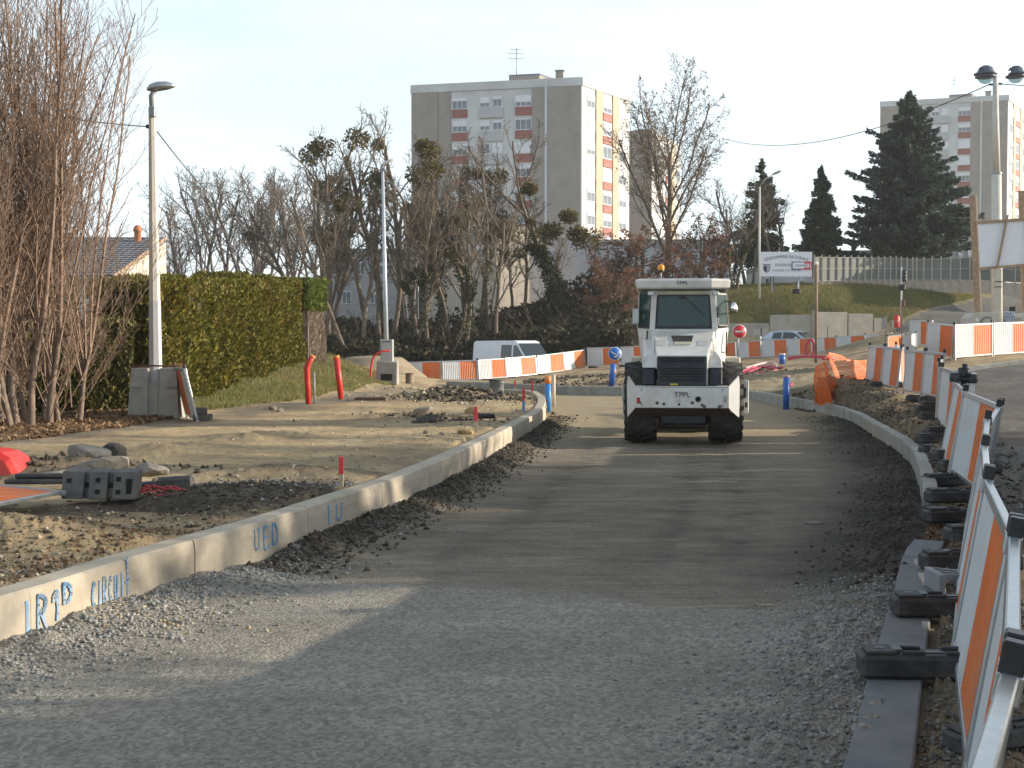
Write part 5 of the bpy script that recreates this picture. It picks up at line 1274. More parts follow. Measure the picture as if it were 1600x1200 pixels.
# ------------------------------------------------------------------ timber-framed board on concrete blocks, behind the street barriers
def board():
    y = 46.0; g = P(1531, 505, y); r = empty('site_board', (g[0], y, 0), label='blank back of a white site board in a timber frame on posts', cat='board')
    L = lambda px, py: (P(px, py, y)[0] - g[0], P(px, py, y)[2])
    def post(ax, ay, bx, by, nm='post', w=.20):
        a, b = L(ax, ay), L(bx, by); MB().bar((a[0], .02, a[1]), (b[0], .02, b[1]), w, .10, (0, 1, 0)).build(nm, wood, r)
    post(1519.5, 305, 1529, 520, w=.19); post(1597, 298, 1604, 520, w=.24)
    a, b = L(1525.5, 305), L(1534.5, 520); MB().bar((a[0], .05, a[1]), (b[0], .05, b[1]), .07, .12, (0, 1, 0)).build('pale_post_edge', M('timber_pale', (.62, .52, .40), .6, .1), r)
    c = [L(1526, 348), L(1601, 343), L(1604, 414), L(1530, 420)]
    MB().loft([[(p[0], -.10, p[1]) for p in c], [(p[0], -.07, p[1]) for p in c]]).build('panel', M('panel_white', (.74, .76, .82), .5, .04), r)
    for i, nm in ((0, 'top_rail'), (2, 'bottom_rail'), (1, 'side_rail')):
        p, q = c[i], c[(i + 1) % 4]; MB().bar((p[0], -.13, p[1]), (q[0], -.13, q[1]), .09, .10, (0, 1, 0)).build(nm, wood, r)
    p, q = L(1571, 337), L(1555, 418); MB().bar((p[0], -.20, p[1]), (q[0], -.20, q[1]), .05, .11, (0, 1, 0)).build('brace', wood, r)
    for px, dx in ((1531, 0), (1611, 0)):
        q = P(px, 505, y); zb = zs(q[0], y) if px < 1600 else 1.7; top = P(px, 489, y)[2] - zb
        k = empty('concrete_block', (q[0], y - .1, zb), label='grey concrete block with a round relief, left foot of the timber board' if px < 1600 else 'grey concrete block cut by the right picture edge under the timber board', cat='concrete block', group='blocks under the timber board')
        MB().loft([[(-.58, -.45, 0), (.52, -.45, 0), (.52, -.45, top), (-.40, -.45, top), (-.56, -.45, top - .18)], [(-.58, .45, 0), (.52, .45, 0), (.52, .45, top), (-.40, .45, top), (-.56, .45, top - .18)]]).build('body', M('block_pale', (.46, .44, .38), .8, .1, 3, .2), k, bevel=.02)
        m = MB(); m.lathe([(.20, -.475), (.25, -.475), (.25, -.44), (.20, -.44)], 24, (.06, 0, top - .38), 'y'); m.build('ring', concrete_dark, k); MB().box((-.30, -.455, top - .25), (.10, .012, .12)).build('label', white_paint, k)
    q = P(1571, 505, y); k = empty('sticker_box', (q[0], y - .3, zs(q[0], y)), label='small box plastered with blue and white stickers between the concrete blocks', cat='box')
    tz = P(1571, 487, y)[2] - k.location.z; MB().box((0, 0, tz / 2), (.34, .25, tz), ch=.02).build('body', M('sticker', (.28, .33, .42), .6, .8, 22, 0), k)
    q = P(1557, 505, y - .25); k = empty('square_post', (q[0], y - .35, zs(q[0], y)), label='pale square post strapped in front of the double lamp post', cat='post'); tz = P(1557, 421, y)[2] - k.location.z; MB().box((0, 0, tz / 2), (.19, .19, tz), ch=.01).build('post', M('post_cream', (.52, .49, .41), .7, .08), k)
    for pz in (441, 449): MB().box((0, 0, P(1557, pz, y)[2] - k.location.z), (.21, .21, .03)).build('strap', black_plastic, k)
    q = P(1582, 493, 47.5); k = empty('signal_box', (q[0], 47.5, zs(q[0], 47.5)), label='small dark signal box on a leaning stick right of the sticker box', cat='box'); tz = q[2] - k.location.z; MB().box((0, 0, tz + .2), (.2, .16, .26), ch=.02).build('housing', black_plastic, k); MB().bar((-.02, 0, 0), (.0, 0, tz + .1), .06, .06).build('stand', grey_metal, k); MB().bar((.12, 0, tz - .3), (.34, 0, tz + .55), .05, .05).build('stick', stake_wood, k)
board()

# ------------------------------------------------------------------ signals, hydrant cover
def signal():
    y = 77.5; g = P(1408, 512, y); r = empty('traffic_signal', g, label='thin signal pole with small dark heads in front of the grass bank', cat='traffic light')
    zz = lambda py: P(1408, py, y)[2] - g[2]
    MB().tube([(0, 0, -.4), (-.02, 0, zz(417))], .05, 8).build('pole', M('pole_white', (.55, .53, .50), .5, .05), r)
    h = MB().box((.17, 0, zz(431)), (.22, .22, .70), ch=.03).build('signal_head', black_plastic, r); MB().box((-.02, -.14, zz(449)), (.40, .25, .36), ch=.06).build('backplate', black_plastic, r); MB().box((.13, 0, zz(474)), (.14, .18, .45), ch=.03).build('repeater', M('repeater_dark', (.12, .03, .04), .5, .1), r)
    for k in range(3): MB().lathe([(0, -.14), (.07, -.14), (.07, -.115), (0, -.115)], 12, (.17, 0, zz(431) + .2 - .2 * k), 'y').build('lens', M('lens_dark', (.03, .05, .05), .3, .1), h)
    y = 77.2; g = P(1401, 512, y); r = empty('hydrant_cover', g, label='bright red rounded hydrant cover at the foot of the grass bank', cat='hydrant')
    h = P(1401, 492, y)[2] - g[2]; MB().lathe([(.0, 0), (.15, 0), (.17, .06), (.18, h * .5), (.16, h * .85), (.10, h * .97), (0, h)], 16).build('body', red_plastic, r); MB().box((.02, -.17, h * .5), (.07, .04, .12)).build('label', white_paint, r)
signal()

# ------------------------------------------------------------------ retaining wall in cast panels, barracks fence
def wall():
    r = empty('retaining_wall', (0, 0, 0), label='low concrete retaining wall in stepped cast panels below the grass bank', cat='wall')
    wm = M('wall_roughcast', (.36, .33, .28), .9, .12, 2, .3, dirt=(.24, .22, .18), dirt_amt=.5, bscale=30); y = 79.9
    for x0, x1, tp, yy, y2 in ((1128, 1202, 505, 80.4, 80.0), (1203, 1270, 492, 79.9, 79.2), (1271, 1323, 487.5, 78.9, 79.5), (1324, 1363, 490, 79.5, 79.9), (1364, 1384, 497, 79.9, 80.1), (1392, 1402, 500, 80.1, 80.2)):
        a, b = P(x0, tp, yy), P(x1, tp, y2); base = zt((a[0] + b[0]) / 2, 79) - .4
        MB().box(((a[0] + b[0]) / 2, (yy + y2) / 2, (a[2] + base) / 2), (math.hypot(b[0] - a[0], y2 - yy) - .02, .25, a[2] - base), math.atan2(y2 - yy, b[0] - a[0]), ch=.015).build('wall_panel', wm, r)
    for px in (1271, 1384): yq = 78.9 if px < 1300 else 80.0; q = P(px, 486 if px < 1300 else 496, yq); MB().box((q[0], yq, q[2] - 1.2), (.16, .14, 2.5)).build('pier', wm, r)
wall()
def fence():
    r = empty('mesh_fence', (0, 0, 0), label='tall barracks fence of green-grey panels between slim posts on a low wall', cat='fence')
    fp = M('fence_panel', (.165, .17, .15), .45, .15, 1.2, 0, spec=.5); lw = M('fence_wall', (.48, .41, .33), .9, .1, 3, .2)
    pxs = [1272, 1284, 1296, 1308, 1319.5, 1330, 1341, 1351.5, 1361.5, 1372, 1381.5, 1391, 1400, 1408, 1417, 1426, 1432, 1443, 1456, 1470, 1485, 1500, 1515, 1531, 1548, 1566, 1586, 1606]
    pts = []
    for px in pxs:
        y = float(np.interp(px, [1272, 1400, 1500, 1606], [88.5, 91, 88.5, 84])); tp = float(np.interp(px, [1272, 1400, 1420, 1606], [398, 400, 402, 396])); bt = float(np.interp(px, [1272, 1330, 1400, 1531, 1606], [449, 446, 445, 446, 452]))
        a, b = P(px, bt, y), P(px, tp, y); pts.append((a, b))
        MB().box((a[0], y, (a[2] + b[2]) / 2 - .15), (.09, .10, b[2] - a[2] + .3)).build('fence_post', M('fence_steel', (.44, .395, .33), .5, .1) if px == 1272 else D.materials['fence_steel'], r)
    for (a, b), (c, d) in zip(pts[:-1], pts[1:]):
        h = b[2] - a[2]; z0, z1 = a[2] + h * .18, b[2] - h * .08; w0, w1 = c[2] + h * .18, d[2] - h * .08
        MB().loft([[(a[0] + .05, a[1], z0), (c[0] - .05, c[1], w0), (c[0] - .05, c[1], w1), (a[0] + .05, a[1], z1)], [(a[0] + .05, a[1] + .03, z0), (c[0] - .05, c[1] + .03, w0), (c[0] - .05, c[1] + .03, w1), (a[0] + .05, a[1] + .03, z1)]]).build('fence_panel', fp, r)
        for f in (.18, .56, .92):
            MB().bar((a[0], a[1] - .03, a[2] + h * f), (c[0], c[1] - .03, c[2] + h * f), .03, .04).build('fence_rail', D.materials['fence_steel'], r)
        MB().loft([[(a[0], a[1] + .08, a[2] - .5), (c[0], c[1] + .08, c[2] - .5), (c[0], c[1] + .08, c[2] + h * .16), (a[0], a[1] + .08, a[2] + h * .16)], [(a[0], a[1] + .3, a[2] - .5), (c[0], c[1] + .3, c[2] - .5), (c[0], c[1] + .3, c[2] + h * .16), (a[0], a[1] + .3, a[2] + h * .16)]]).build('base_wall', lw, r)
fence()
# ------------------------------------------------------------------ buildings
clad_brown = M('clad_brown', (.33, .295, .26), .9, .12, .6, .15, bscale=4)
clad_ochre = M('clad_ochre', (.46, .385, .29), .9, .08, .5, .15)
wall_white = M('wall_white', (.60, .60, .595), .85, .10, .35, .1, dirt=(.40, .39, .37), dirt_amt=.65)
wall_cream = M('wall_cream', (.54, .48, .40), .85, .06, .6, .1, dirt=(.52, .45, .35), dirt_amt=.4)
spandrel = M('spandrel_red', (.30, .115, .092), .7, .12, 1.5, .05, dirt=(.40, .22, .18), dirt_amt=.4)
win_frame = M('window_frame', (.72, .73, .74), .5, .03, 2, 0)
blind = M('blind_white', (.70, .71, .73), .6, .03, 2, 0)
pane_glass = M('pane_glass', (.16, .18, .20), .12, .25, .8, 0, spec=.6)
recess = M('recess_grey', (.47, .47, .47), .85, .06, 1, .1)
_meshc = {}
def wbox(name, key, dims, mat, par, loc, rz):
    """a piece that shares its mesh with its like"""
    k = (key, tuple(round(d, 3) for d in dims))
    if k not in _meshc:
        mb = MB().box((0, 0, 0), dims); me = D.meshes.new(name); me.from_pydata(mb.v, [], mb.f); me.materials.append(mat); _meshc[k] = me
    o = D.objects.new(name, _meshc[k]); COL.objects.link(o); o.parent = par; o.location = loc; o.rotation_euler = (0, 0, rz); return o
class Face:
    """a facade from A to B (plan), local u along it, outward normal to the right-hand side of A->B seen from outside"""
    def __init__(s, A, B, root):
        s.A, s.B = Vector(A), Vector(B); s.d = (s.B - s.A); s.L = s.d.length; s.d.normalize(); s.n = Vector((s.d.y, -s.d.x)); s.rz = math.atan2(s.d.y, s.d.x); s.root = root
    def at(s, u, off): p = s.A + s.d * (u * s.L) + s.n * off; return p.x, p.y
    def put(s, name, key, u0, u1, z0, z1, th, mat, par=None, off=None):
        x, y = s.at((u0 + u1) / 2, off if off is not None else th / 2 - .01)
        return wbox(name, key, ((u1 - u0) * s.L, th, z1 - z0), mat, par or s.root, (x, y, (z0 + z1) / 2), s.rz)
    def window(s, u0, u1, z0, z1, n=2, shut=False):
        f = s.put('window', 'wf', u0, u1, z0, z1, .10, win_frame)
        w = (u1 - u0) * s.L; k = .06
        if shut:
            wbox('blind', 'bl', (w - .12, .03, (z1 - z0) - .12), blind, f, (0, -.045, 0), 0)
        else:
            hb_ = (0, .25, .45, .6)[int(abs(u0 * 977 + z0 * 131)) % 4]
            if hb_: wbox('blind', 'bh', (w - .14, .02, (z1 - z0 - .12) * hb_), blind, f, (0, -.062, (z1 - z0) / 2 - .06 - (z1 - z0 - .12) * hb_ / 2), 0)
            for i in range(n): pw = (w - k * (n + 1)) / n; wbox('pane', 'pn', (pw, .03, (z1 - z0) - .16), pane_glass, f, (-w / 2 + k + pw / 2 + i * (pw + k), -.042, 0), 0)
        return f
def prism(pts, z0, z1, name, mat, root): return MB().loft([[(x, y, z0) for x, y in pts], [(x, y, z1) for x, y in pts]]).build(name, mat, root)
def tower(label, dA, dB, dC, pxA, pxB, pxC, ztop, st, n, zbase, seed, right_last=True):
    A = Vector(P(pxA, 300, dA)[:2]); B = Vector(P(pxB, 300, dB)[:2]); C = Vector(P(pxC, 300, dC)[:2]); Dq = A + (C - B)
    r = empty('apartment_tower', (0, 0, 0), label=label, cat='apartment block', group='ten-storey towers')
    rn = random.Random(seed)
    prism([A, B, C, Dq], zbase, ztop - .9, 'wall', wall_white, r)
    F = Face(A, B, r); Gf = Face(B, C, r)
    pa = MB()
    for f in (F, Gf):
        x, y = f.at(.5, -.1); pa.box((x, y, ztop - .52), (f.L + .1, .5, .9), f.rz)
    pa.build('parapet', wall_white, r)
    prism([A + (B - A) * .02 + (Dq - A) * .03, B + (A - B) * .02 + (C - B) * .03, C + (Dq - C) * .02 + (B - C) * .03, Dq + (C - Dq) * .02 + (A - Dq) * .03], ztop - .95, ztop - .7, 'roof', concrete_grey, r)
    ph = [A + (B - A) * .50 + (Dq - A) * .25, A + (B - A) * .68 + (Dq - A) * .25, A + (B - A) * .68 + (Dq - A) * .75, A + (B - A) * .50 + (Dq - A) * .75]
    ph = [(p.x, p.y) for p in ph]; k = prism(ph, ztop - .7, ztop + .95, 'roof_house', clad_brown, r); prism([(x + (x - ph[0][0]) * .02, y) for x, y in ph], ztop + .955, ztop + 1.12, 'roof_slab', M('slab_blue', (.17, .18, .24), .7, .1), k)
    c = A + (B - A) * .815 + (Dq - A) * .2; MB().box((c.x, c.y, ztop + .35), (.85, .7, 1.5), F.rz).build('chimney', clad_brown, r); MB().box((c.x, c.y, ztop + 1.15), (1.0, .85, .12), F.rz).build('chimney_cap', concrete_dark, r)
    a0 = A + (B - A) * .53 + (Dq - A) * .3; m = MB(); m.tube([(a0.x, a0.y, ztop), (a0.x, a0.y, ztop + 4.2)], .05, 6)
    for hh, w in ((4.0, .7), (3.6, 1.0), (3.0, .9)): m.tube([(a0.x - w, a0.y, ztop + hh), (a0.x + w, a0.y, ztop + hh)], .03, 5)
    m.build('aerial', grey_metal, r)
    zb = zbase; z_hi = ztop - 1.55
    for (u0, u1) in ((0.004, .161), (.166, .238), (.716, .788), (.804, .996)):
        F.put('cladding', 'cb', u0, u1, zb, z_hi + .55, .16, clad_brown)
    for u0, u1 in ((.789, .803),): F.put('wall_stripe', 'ws', u0, u1, zb, ztop, .22, wall_white)
    z = z_hi - .15
    for s_ in range(n):
        zt_, zb_ = z, z - st
        h = st
        F.window(.246, .336, zt_ - h * .50, zt_ - .05, 3, rn.random() < .4); F.put('spandrel', 'sp', .246, .336, zt_ - h * .86, zt_ - h * .52, .14, spandrel)
        F.window(.410, .468, zt_ - h * .46, zt_ - .05, 2, rn.random() < .3); F.window(.486, .540, zt_ - h * .46, zt_ - .05, 2, rn.random() < .5)
        F.put('balcony_panel', 'bp', .404, .546, zt_ - h * .93, zt_ - h * .52, .30 if s_ % 2 == 0 else .18, recess)
        F.window(.617, .712, zt_ - h * .50, zt_ - .05, 3, rn.random() < .45); F.put('spandrel', 'sp', .617, .712, zt_ - h * .86, zt_ - h * .52, .14, spandrel)
        for u0, u1 in ((.10, .25), (.42, .60), (.76, .92)):
            Gf.window(u0, u1, zt_ - h * .56, zt_ - .05, 2, rn.random() < .25)
        Gf.put('spandrel', 'sp2', .42, .60, zt_ - h * .92, zt_ - h * .58, .14, spandrel)
        z -= st
    for u0, u1 in ((.27, .40), (.62, .74)): Gf.put('cladding', 'co', u0, u1, zb, z_hi + .6, .16, clad_ochre)
    return r, A, B, C, Dq
t1, A, B, C, Dq = tower('nearer ten-storey tower left of centre with brown end strips and red window panels', 144.5, 140.0, 149.5, 643, 909, 983, P(909, 119.5, 140)[2], 2.56, 10, 3.5, 5)
# rear wing of the same tower
wA, wB, wC = P(984, 300, 156)[:2], P(1019, 300, 154)[:2], P(1064, 300, 168)[:2]
zw = P(1000, 203, 155)[2]
def wing():
    a, b, c = Vector(wA), Vector(wB), Vector(wC); d = a + (c - b)
    prism([a, b, c, d], 3.5, zw, 'rear_wing', wall_white, t1)
    F = Face(a, b, t1); Gf = Face(b, c, t1); F.put('cladding', 'cw', .0, 1.0, 3.5, zw + .02, .16, clad_brown)
    z = zw - .8
    for k in range(8):
        for u0, u1 in ((.12, .28), (.44, .58), (.80, .94)): Gf.window(u0, u1, z - 1.45, z, 2)
        Gf.put('spandrel', 'sp3', .44, .58, z - 2.35, z - 1.5, .14, spandrel); z -= 2.56
    Gf.put('cladding', 'cx', .62, .74, 3.5, zw - .3, .16, clad_ochre)
wing()
tower('farther ten-storey tower at the right edge behind the big conifer', 217, 211, 224, 1374, 1573.5, 1602, P(1573, 147.5, 211)[2], 2.72, 10, 8, 8)
# house with a lean-to roof behind the left hedge
def house():
    r = empty('house', (0, 0, 0), label='cream house with a grey tiled sloping roof behind the left hedge', cat='house')
    rx, ry = P(259, 371, 60)[0], 60.0; zr_ = P(259, 371, 60)[2]; ex, ey = rx, 52.4; ze = P(182, 428, 52.4)[2]; x0 = rx - 13
    MB().loft([[(x0, ey + .5, .5), (rx - .15, ey + .5, .5), (rx - .15, ey + .5, ze - .1), (x0, ey + .5, ze - .1)], [(x0, ry + .6, .5), (rx - .15, ry + .6, .5), (rx - .15, ry + .6, zr_ - .2), (x0, ry + .6, zr_ - .2)]]).build('wall', wall_cream, r)
    tl_ = M('roof_tile', (.20, .205, .225), .6, .15, 3, .1); L_ = math.hypot(ry - ey, zr_ - ze); rows = 19; ang_ = math.atan2(zr_ - ze, ry - ey)
    MB().loft([[(x0 - .3, ey - .3, ze - .10), (rx, ey - .3, ze - .10), (rx, ry, zr_ + .0), (x0 - .3, ry, zr_)], [(x0 - .3, ey - .3, ze - .2), (rx, ey - .3, ze - .2), (rx, ry, zr_ - .12), (x0 - .3, ry, zr_ - .12)]]).build('roof', tl_, r)
    for k in range(rows):
        t0, t1_ = k / rows, (k + 1.12) / rows; ya, za = ey - .3 + (ry - ey + .3) * t0, ze - .1 + (zr_ - ze + .1) * t0; yb, zb = ey - .3 + (ry - ey + .3) * min(1, t1_), ze - .1 + (zr_ - ze + .1) * min(1, t1_)
        m = MB(); n_ = 22; V = []
        for j in range(n_ * 2 + 1):
            x = rx - j * .16; w = .018 if j % 2 else 0; V += [(x, ya, za + .05 + w), (x, yb, zb + .015 + w)]
        m.add(V, [(2 * j, 2 * j + 2, 2 * j + 3, 2 * j + 1) for j in range(n_ * 2)]); m.build('tile_row', tl_, r, fix=False)
    MB().bar((rx + .02, ey - .35, ze - .13), (rx + .02, ry, zr_ - .03), .05, .16).build('verge_board', M('verge', (.36, .25, .18), .7, .1), r)
    c = P(215, 362, 59); MB().lathe([(.16, -.5), (.16, .1), (.21, .12), (.20, .2), (.16, .32), (.06, .4), (0, .4)], 14, (c[0], 59, c[2] - .1)).build('chimney_pot', M('terracotta', (.42, .16, .08), .8, .15), r)
    MB().box((rx - .14, ry - 2.5, 3.9), (.06, .9, 1.1)).build('window', win_frame, r)
house()
def low_block(name, label, px0, px1, d0, d1, tp, mat, wins, depth=10, roof=None):
    A, B = Vector(P(px0, 400, d0)[:2]), Vector(P(px1, 400, d1)[:2]); r = empty(name, (0, 0, 0), label=label, cat='building'); n_ = Vector((-(B - A).y, (B - A).x)).normalized() * depth; z1 = P(px0, tp, d0)[2]
    prism([A, B, B + n_, A + n_], .2, z1, 'wall', mat, r); F = Face(A, B, r)
    prism([A - n_ * .02, B - n_ * .02, B + n_ * 1.02, A + n_ * 1.02], z1 + .003, z1 + .35, 'roof_edge', roof or concrete_grey, r)
    for (u0, u1, p0, p1) in wins: F.window(u0, u1, P(px0, p1, d0)[2], P(px0, p0, d0)[2], 2)
    return r
low_block('sunlit_building', 'low cream building lit by the sun behind the bare trees', 654, 776, 128, 108, 386, wall_cream, [(.46, .56, 404, 420), (.12, .2, 404, 420), (.78, .88, 404, 420), (.3, .4, 440, 458), (.6, .7, 440, 458)], depth=3)
low_block('flat_building', 'long pale grey flat building behind the trees, above the hedge end', 505, 650, 126, 126, 394, M('wall_grey', (.42, .43, .44), .85, .06, .6, .1), [(.1, .2, 410, 430), (.35, .45, 410, 430), (.6, .7, 410, 430), (.82, .92, 410, 430), (.2, .3, 455, 475), (.5, .6, 455, 475)])
low_block('grey_building', 'grey low building with a bright coping below the nearer tower', 790, 935, 118, 118, 372, M('wall_bluegrey', (.40, .42, .46), .85, .08, .4, .1), [(.15, .22, 440, 468), (.72, .82, 440, 468)], roof=M('coping', (.55, .54, .52), .8, .1))
low_block('long_building', 'blue-grey low building behind the russet beech leaves', 936, 1140, 121, 121, 380, M('wall_bluegrey2', (.36, .38, .42), .85, .08, .4, .1), [(.2, .26, 430, 450), (.5, .56, 430, 450), (.8, .86, 430, 450)])
low_block('gate_house', 'small white building seen below the barracks board', 1186, 1300, 93, 93, 424, wall_white, [(.08, .2, 434, 446), (.5, .62, 434, 446)], depth=5)
low_block('barracks_block', 'low barracks hall behind the fence and the conifers', 1290, 1470, 104, 104, 398, M('wall_hall', (.50, .46, .41), .85, .06), [(.1, .2, 412, 432), (.3, .4, 412, 432), (.6, .7, 412, 432)], depth=8)
def fins():
    r = empty('fin_building', (0, 0, 0), label='bright white building with sloping concrete fins right of the big conifer', cat='building'); y = 101
    a, b = P(1462, 445, y), P(1540, 372, y); MB().box(((a[0] + b[0]) / 2, y + 4.5, (5 + b[2]) / 2), (b[0] - a[0], 8, b[2] - 5)).build('wall', wall_white, r)
    for px in (1468, 1483, 1498, 1513, 1528):
        p = P(px, 400, y); t = P(px, 378, y)[2]; MB().loft([[(p[0], y + .49, 5), (p[0] + .22, y + .49, 5), (p[0] + .22, y + .49, t), (p[0], y + .49, t)], [(p[0], y - 1.1, 5), (p[0] + .22, y - 1.1, 5), (p[0] + .22, y + .2, t - .3), (p[0], y + .2, t - .3)]]).build('fin', win_frame, r)
fins()
# ------------------------------------------------------------------ vegetation tools
def _norm(v): l = math.sqrt(v[0] ** 2 + v[1] ** 2 + v[2] ** 2) or 1; return (v[0] / l, v[1] / l, v[2] / l)
def grow(seed, spec, stems):
    """stems: list of (base, dir, length, radius). returns segments and tip points"""
    rg = random.Random(seed); segs = []; tips = []
    U = rg.uniform
    def br(p, d, Ln, r, lv):
        sp = spec[lv]; n = sp['n']; st = Ln / n; pts = [(p, d, r)]
        for i in range(n):
            w = sp['w']
            d = _norm((d[0] + U(-w, w), d[1] + U(-w, w), d[2] + U(-w, w) + sp['up'] * (1.0 / n)))
            q = (p[0] + d[0] * st, p[1] + d[1] * st, p[2] + d[2] * st); r2 = r * (1 - (1 - sp['tp']) / n)
            r2 = max(r2, .004)
            segs.append((*p, *q, r, r2)); p, r = q, r2; pts.append((p, d, r))
        if lv + 1 < len(spec):
            cs = spec[lv + 1]; k0 = U(0, 6.28); nc = sp['c']
            for k in range(nc):
                t = sp['t0'] + (1 - sp['t0']) * (k + U(0, 1)) / nc; f = t * n; i = min(int(f), n - 1); a, b = pts[i][0], pts[i + 1][0]; g = f - i
                s = tuple(a[j] + (b[j] - a[j]) * g for j in range(3)); dd = pts[i + 1][1]; rr = pts[i + 1][2]
                az = k0 + k * 2.4 + U(-.5, .5); an = cs['a'] * U(.75, 1.25)
                h = (0, 0, 1) if abs(dd[2]) < .9 else (1, 0, 0)
                u = _norm((dd[1] * h[2] - dd[2] * h[1], dd[2] * h[0] - dd[0] * h[2], dd[0] * h[1] - dd[1] * h[0])); v = (dd[1] * u[2] - dd[2] * u[1], dd[2] * u[0] - dd[0] * u[2], dd[0] * u[1] - dd[1] * u[0])
                ca, sa, c2, s2 = math.cos(an), math.sin(an), math.cos(az), math.sin(az)
                nd = _norm(tuple(dd[j] * ca + (u[j] * c2 + v[j] * s2) * sa for j in range(3)))
                br(s, nd, Ln * cs['l'] * U(.65, 1.15) * (1 - cs.get('sh', .45) * t), max(rr * cs['r'], cs.get('rm', .006)), lv + 1)
        else: tips.append(p)
    for (p, d, Ln, r) in stems: br(p, _norm(d), Ln, r, 0)
    return np.array(segs), np.array(tips)
def seg_mesh(name, S_, mat, big=.05):
    Vs, Fs, off = [], [], 0
    for n_, m in ((6, S_[:, 6] > big), (3, S_[:, 6] <= big)):
        s = S_[m]
        if not len(s): continue
        a, b = s[:, :3], s[:, 3:6]; d = b - a; L_ = np.linalg.norm(d, axis=1, keepdims=True); d = d / np.maximum(L_, 1e-6)
        h = np.where(np.abs(d[:, 2:3]) < .9, np.array([[0, 0, 1.0]]), np.array([[1.0, 0, 0]])); u = np.cross(d, h); u /= np.linalg.norm(u, axis=1, keepdims=True); v = np.cross(d, u)
        t = np.arange(n_) * 2 * np.pi / n_; ring = u[:, None] * np.cos(t)[None, :, None] + v[:, None] * np.sin(t)[None, :, None]
        V0 = a[:, None] - d[:, None] * s[:, 6, None, None] * .2 + ring * s[:, 6, None, None]; V1 = b[:, None] + ring * s[:, 7, None, None]
        V = np.concatenate([V0, V1], 1).reshape(-1, 3); i = np.arange(len(s))[:, None] * 2 * n_ + off; k = np.arange(n_)[None]; k2 = (k + 1) % n_
        F = np.stack([i + k, i + k2, i + n_ + k2, i + n_ + k], 2).reshape(-1, 4); Vs.append(V); Fs.append(F); off += len(V)
    me = npmesh(name, np.concatenate(Vs), np.concatenate(Fs), True); me.materials.append(mat); return me
def leaf_mesh(name, C, size, mat, seed=0, el=1.6, dirs=None, jit=1.0, flat=None):
    """one small quad per centre"""
    rs = np.random.RandomState(seed); N_ = len(C); C = np.asarray(C)
    d = rs.normal(size=(N_, 3)) * jit
    if dirs is not None: d = d + dirs
    d /= np.linalg.norm(d, axis=1, keepdims=True) + 1e-9
    e = rs.normal(size=(N_, 3))
    if flat is not None: e = e * .35 + flat
    u = np.cross(d, e); u /= np.linalg.norm(u, axis=1, keepdims=True) + 1e-9
    s = (np.asarray(size) * rs.uniform(.6, 1.35, N_))[:, None]
    V = np.stack([C - d * s * el / 2, C + u * s * .5, C + d * s * el / 2, C - u * s * .5], 1).reshape(-1, 3)
    me = npmesh(name, V, np.arange(N_ * 4).reshape(-1, 4)); me.materials.append(mat); return me
def ball(n, c, r, rs, shell=.35):
    d = rs.normal(size=(n, 3)); d /= np.linalg.norm(d, axis=1, keepdims=True); q = r * (shell + (1 - shell) * rs.uniform(0, 1, (n, 1)) ** .5); return d * q + np.asarray(c)
ivy = leafmat('ivy_leaf', [(.022, .030, .012), (.045, .055, .020), (.07, .075, .028)])
mistle = leafmat('mistletoe_leaf', [(.080, .064, .022), (.13, .10, .032), (.17, .135, .045)])
hedge_leaf = leafmat('hedge_leaf', [(.050, .060, .008), (.095, .105, .012), (.15, .145, .018), (.22, .185, .03)], nscale=1.6, ncol=(.175, .125, .025))
hedge_dark = leafmat('hedge_leaf_dull', [(.065, .072, .02), (.12, .115, .035), (.19, .16, .06)])
laurel = leafmat('laurel_leaf', [(.07, .10, .016), (.12, .15, .025), (.18, .20, .04)])
needle = leafmat('needle', [(.032, .050, .030), (.055, .08, .045), (.09, .112, .065)], .6, .2)
needle2 = leafmat('needle_blue', [(.038, .056, .046), (.066, .09, .07), (.11, .13, .10)], .6, .2)
russet = leafmat('russet_leaf', [(.12, .055, .03), (.19, .085, .045), (.27, .13, .07)], .6, .35)
dry_leaf = leafmat('fallen_leaf', [(.11, .065, .035), (.21, .125, .065), (.33, .22, .13), (.16, .09, .05)], .7, .2)
grass_m = leafmat('grass_blade', [(.09, .12, .022), (.16, .18, .042), (.25, .235, .09), (.32, .27, .14)], .7, .3, .5, (.26, .21, .10))
bramble = leafmat('bramble_leaf', [(.022, .022, .012), (.045, .040, .020), (.08, .055, .03), (.05, .06, .02)])

SP_WOOD = [dict(n=10, w=.13, up=.25, tp=.42, c=9, t0=.42), dict(n=6, w=.24, up=.55, tp=.32, c=7, t0=.3, a=.58, l=.44, r=.62), dict(n=4, w=.28, up=.3, tp=.45, c=5, t0=.2, a=.7, l=.50, r=.55, rm=.020), dict(n=3, w=.3, up=.15, tp=.6, c=2, t0=.3, a=.7, l=.55, r=.6, rm=.014), dict(n=2, w=.3, up=.1, tp=.6, c=0, t0=0, a=.7, l=.6, r=.7, rm=.010)]
SP_OPEN = [dict(n=7, w=.10, up=.1, tp=.5, c=9, t0=.30), dict(n=7, w=.20, up=.55, tp=.3, c=8, t0=.25, a=.85, l=.80, r=.6, sh=.3), dict(n=5, w=.26, up=.3, tp=.4, c=7, t0=.2, a=.7, l=.5, r=.55, rm=.02), dict(n=3, w=.3, up=.1, tp=.5, c=3, t0=.2, a=.7, l=.5, r=.55, rm=.014), dict(n=2, w=.3, up=0, tp=.6, c=0, t0=0, a=.7, l=.6, r=.7, rm=.011)]
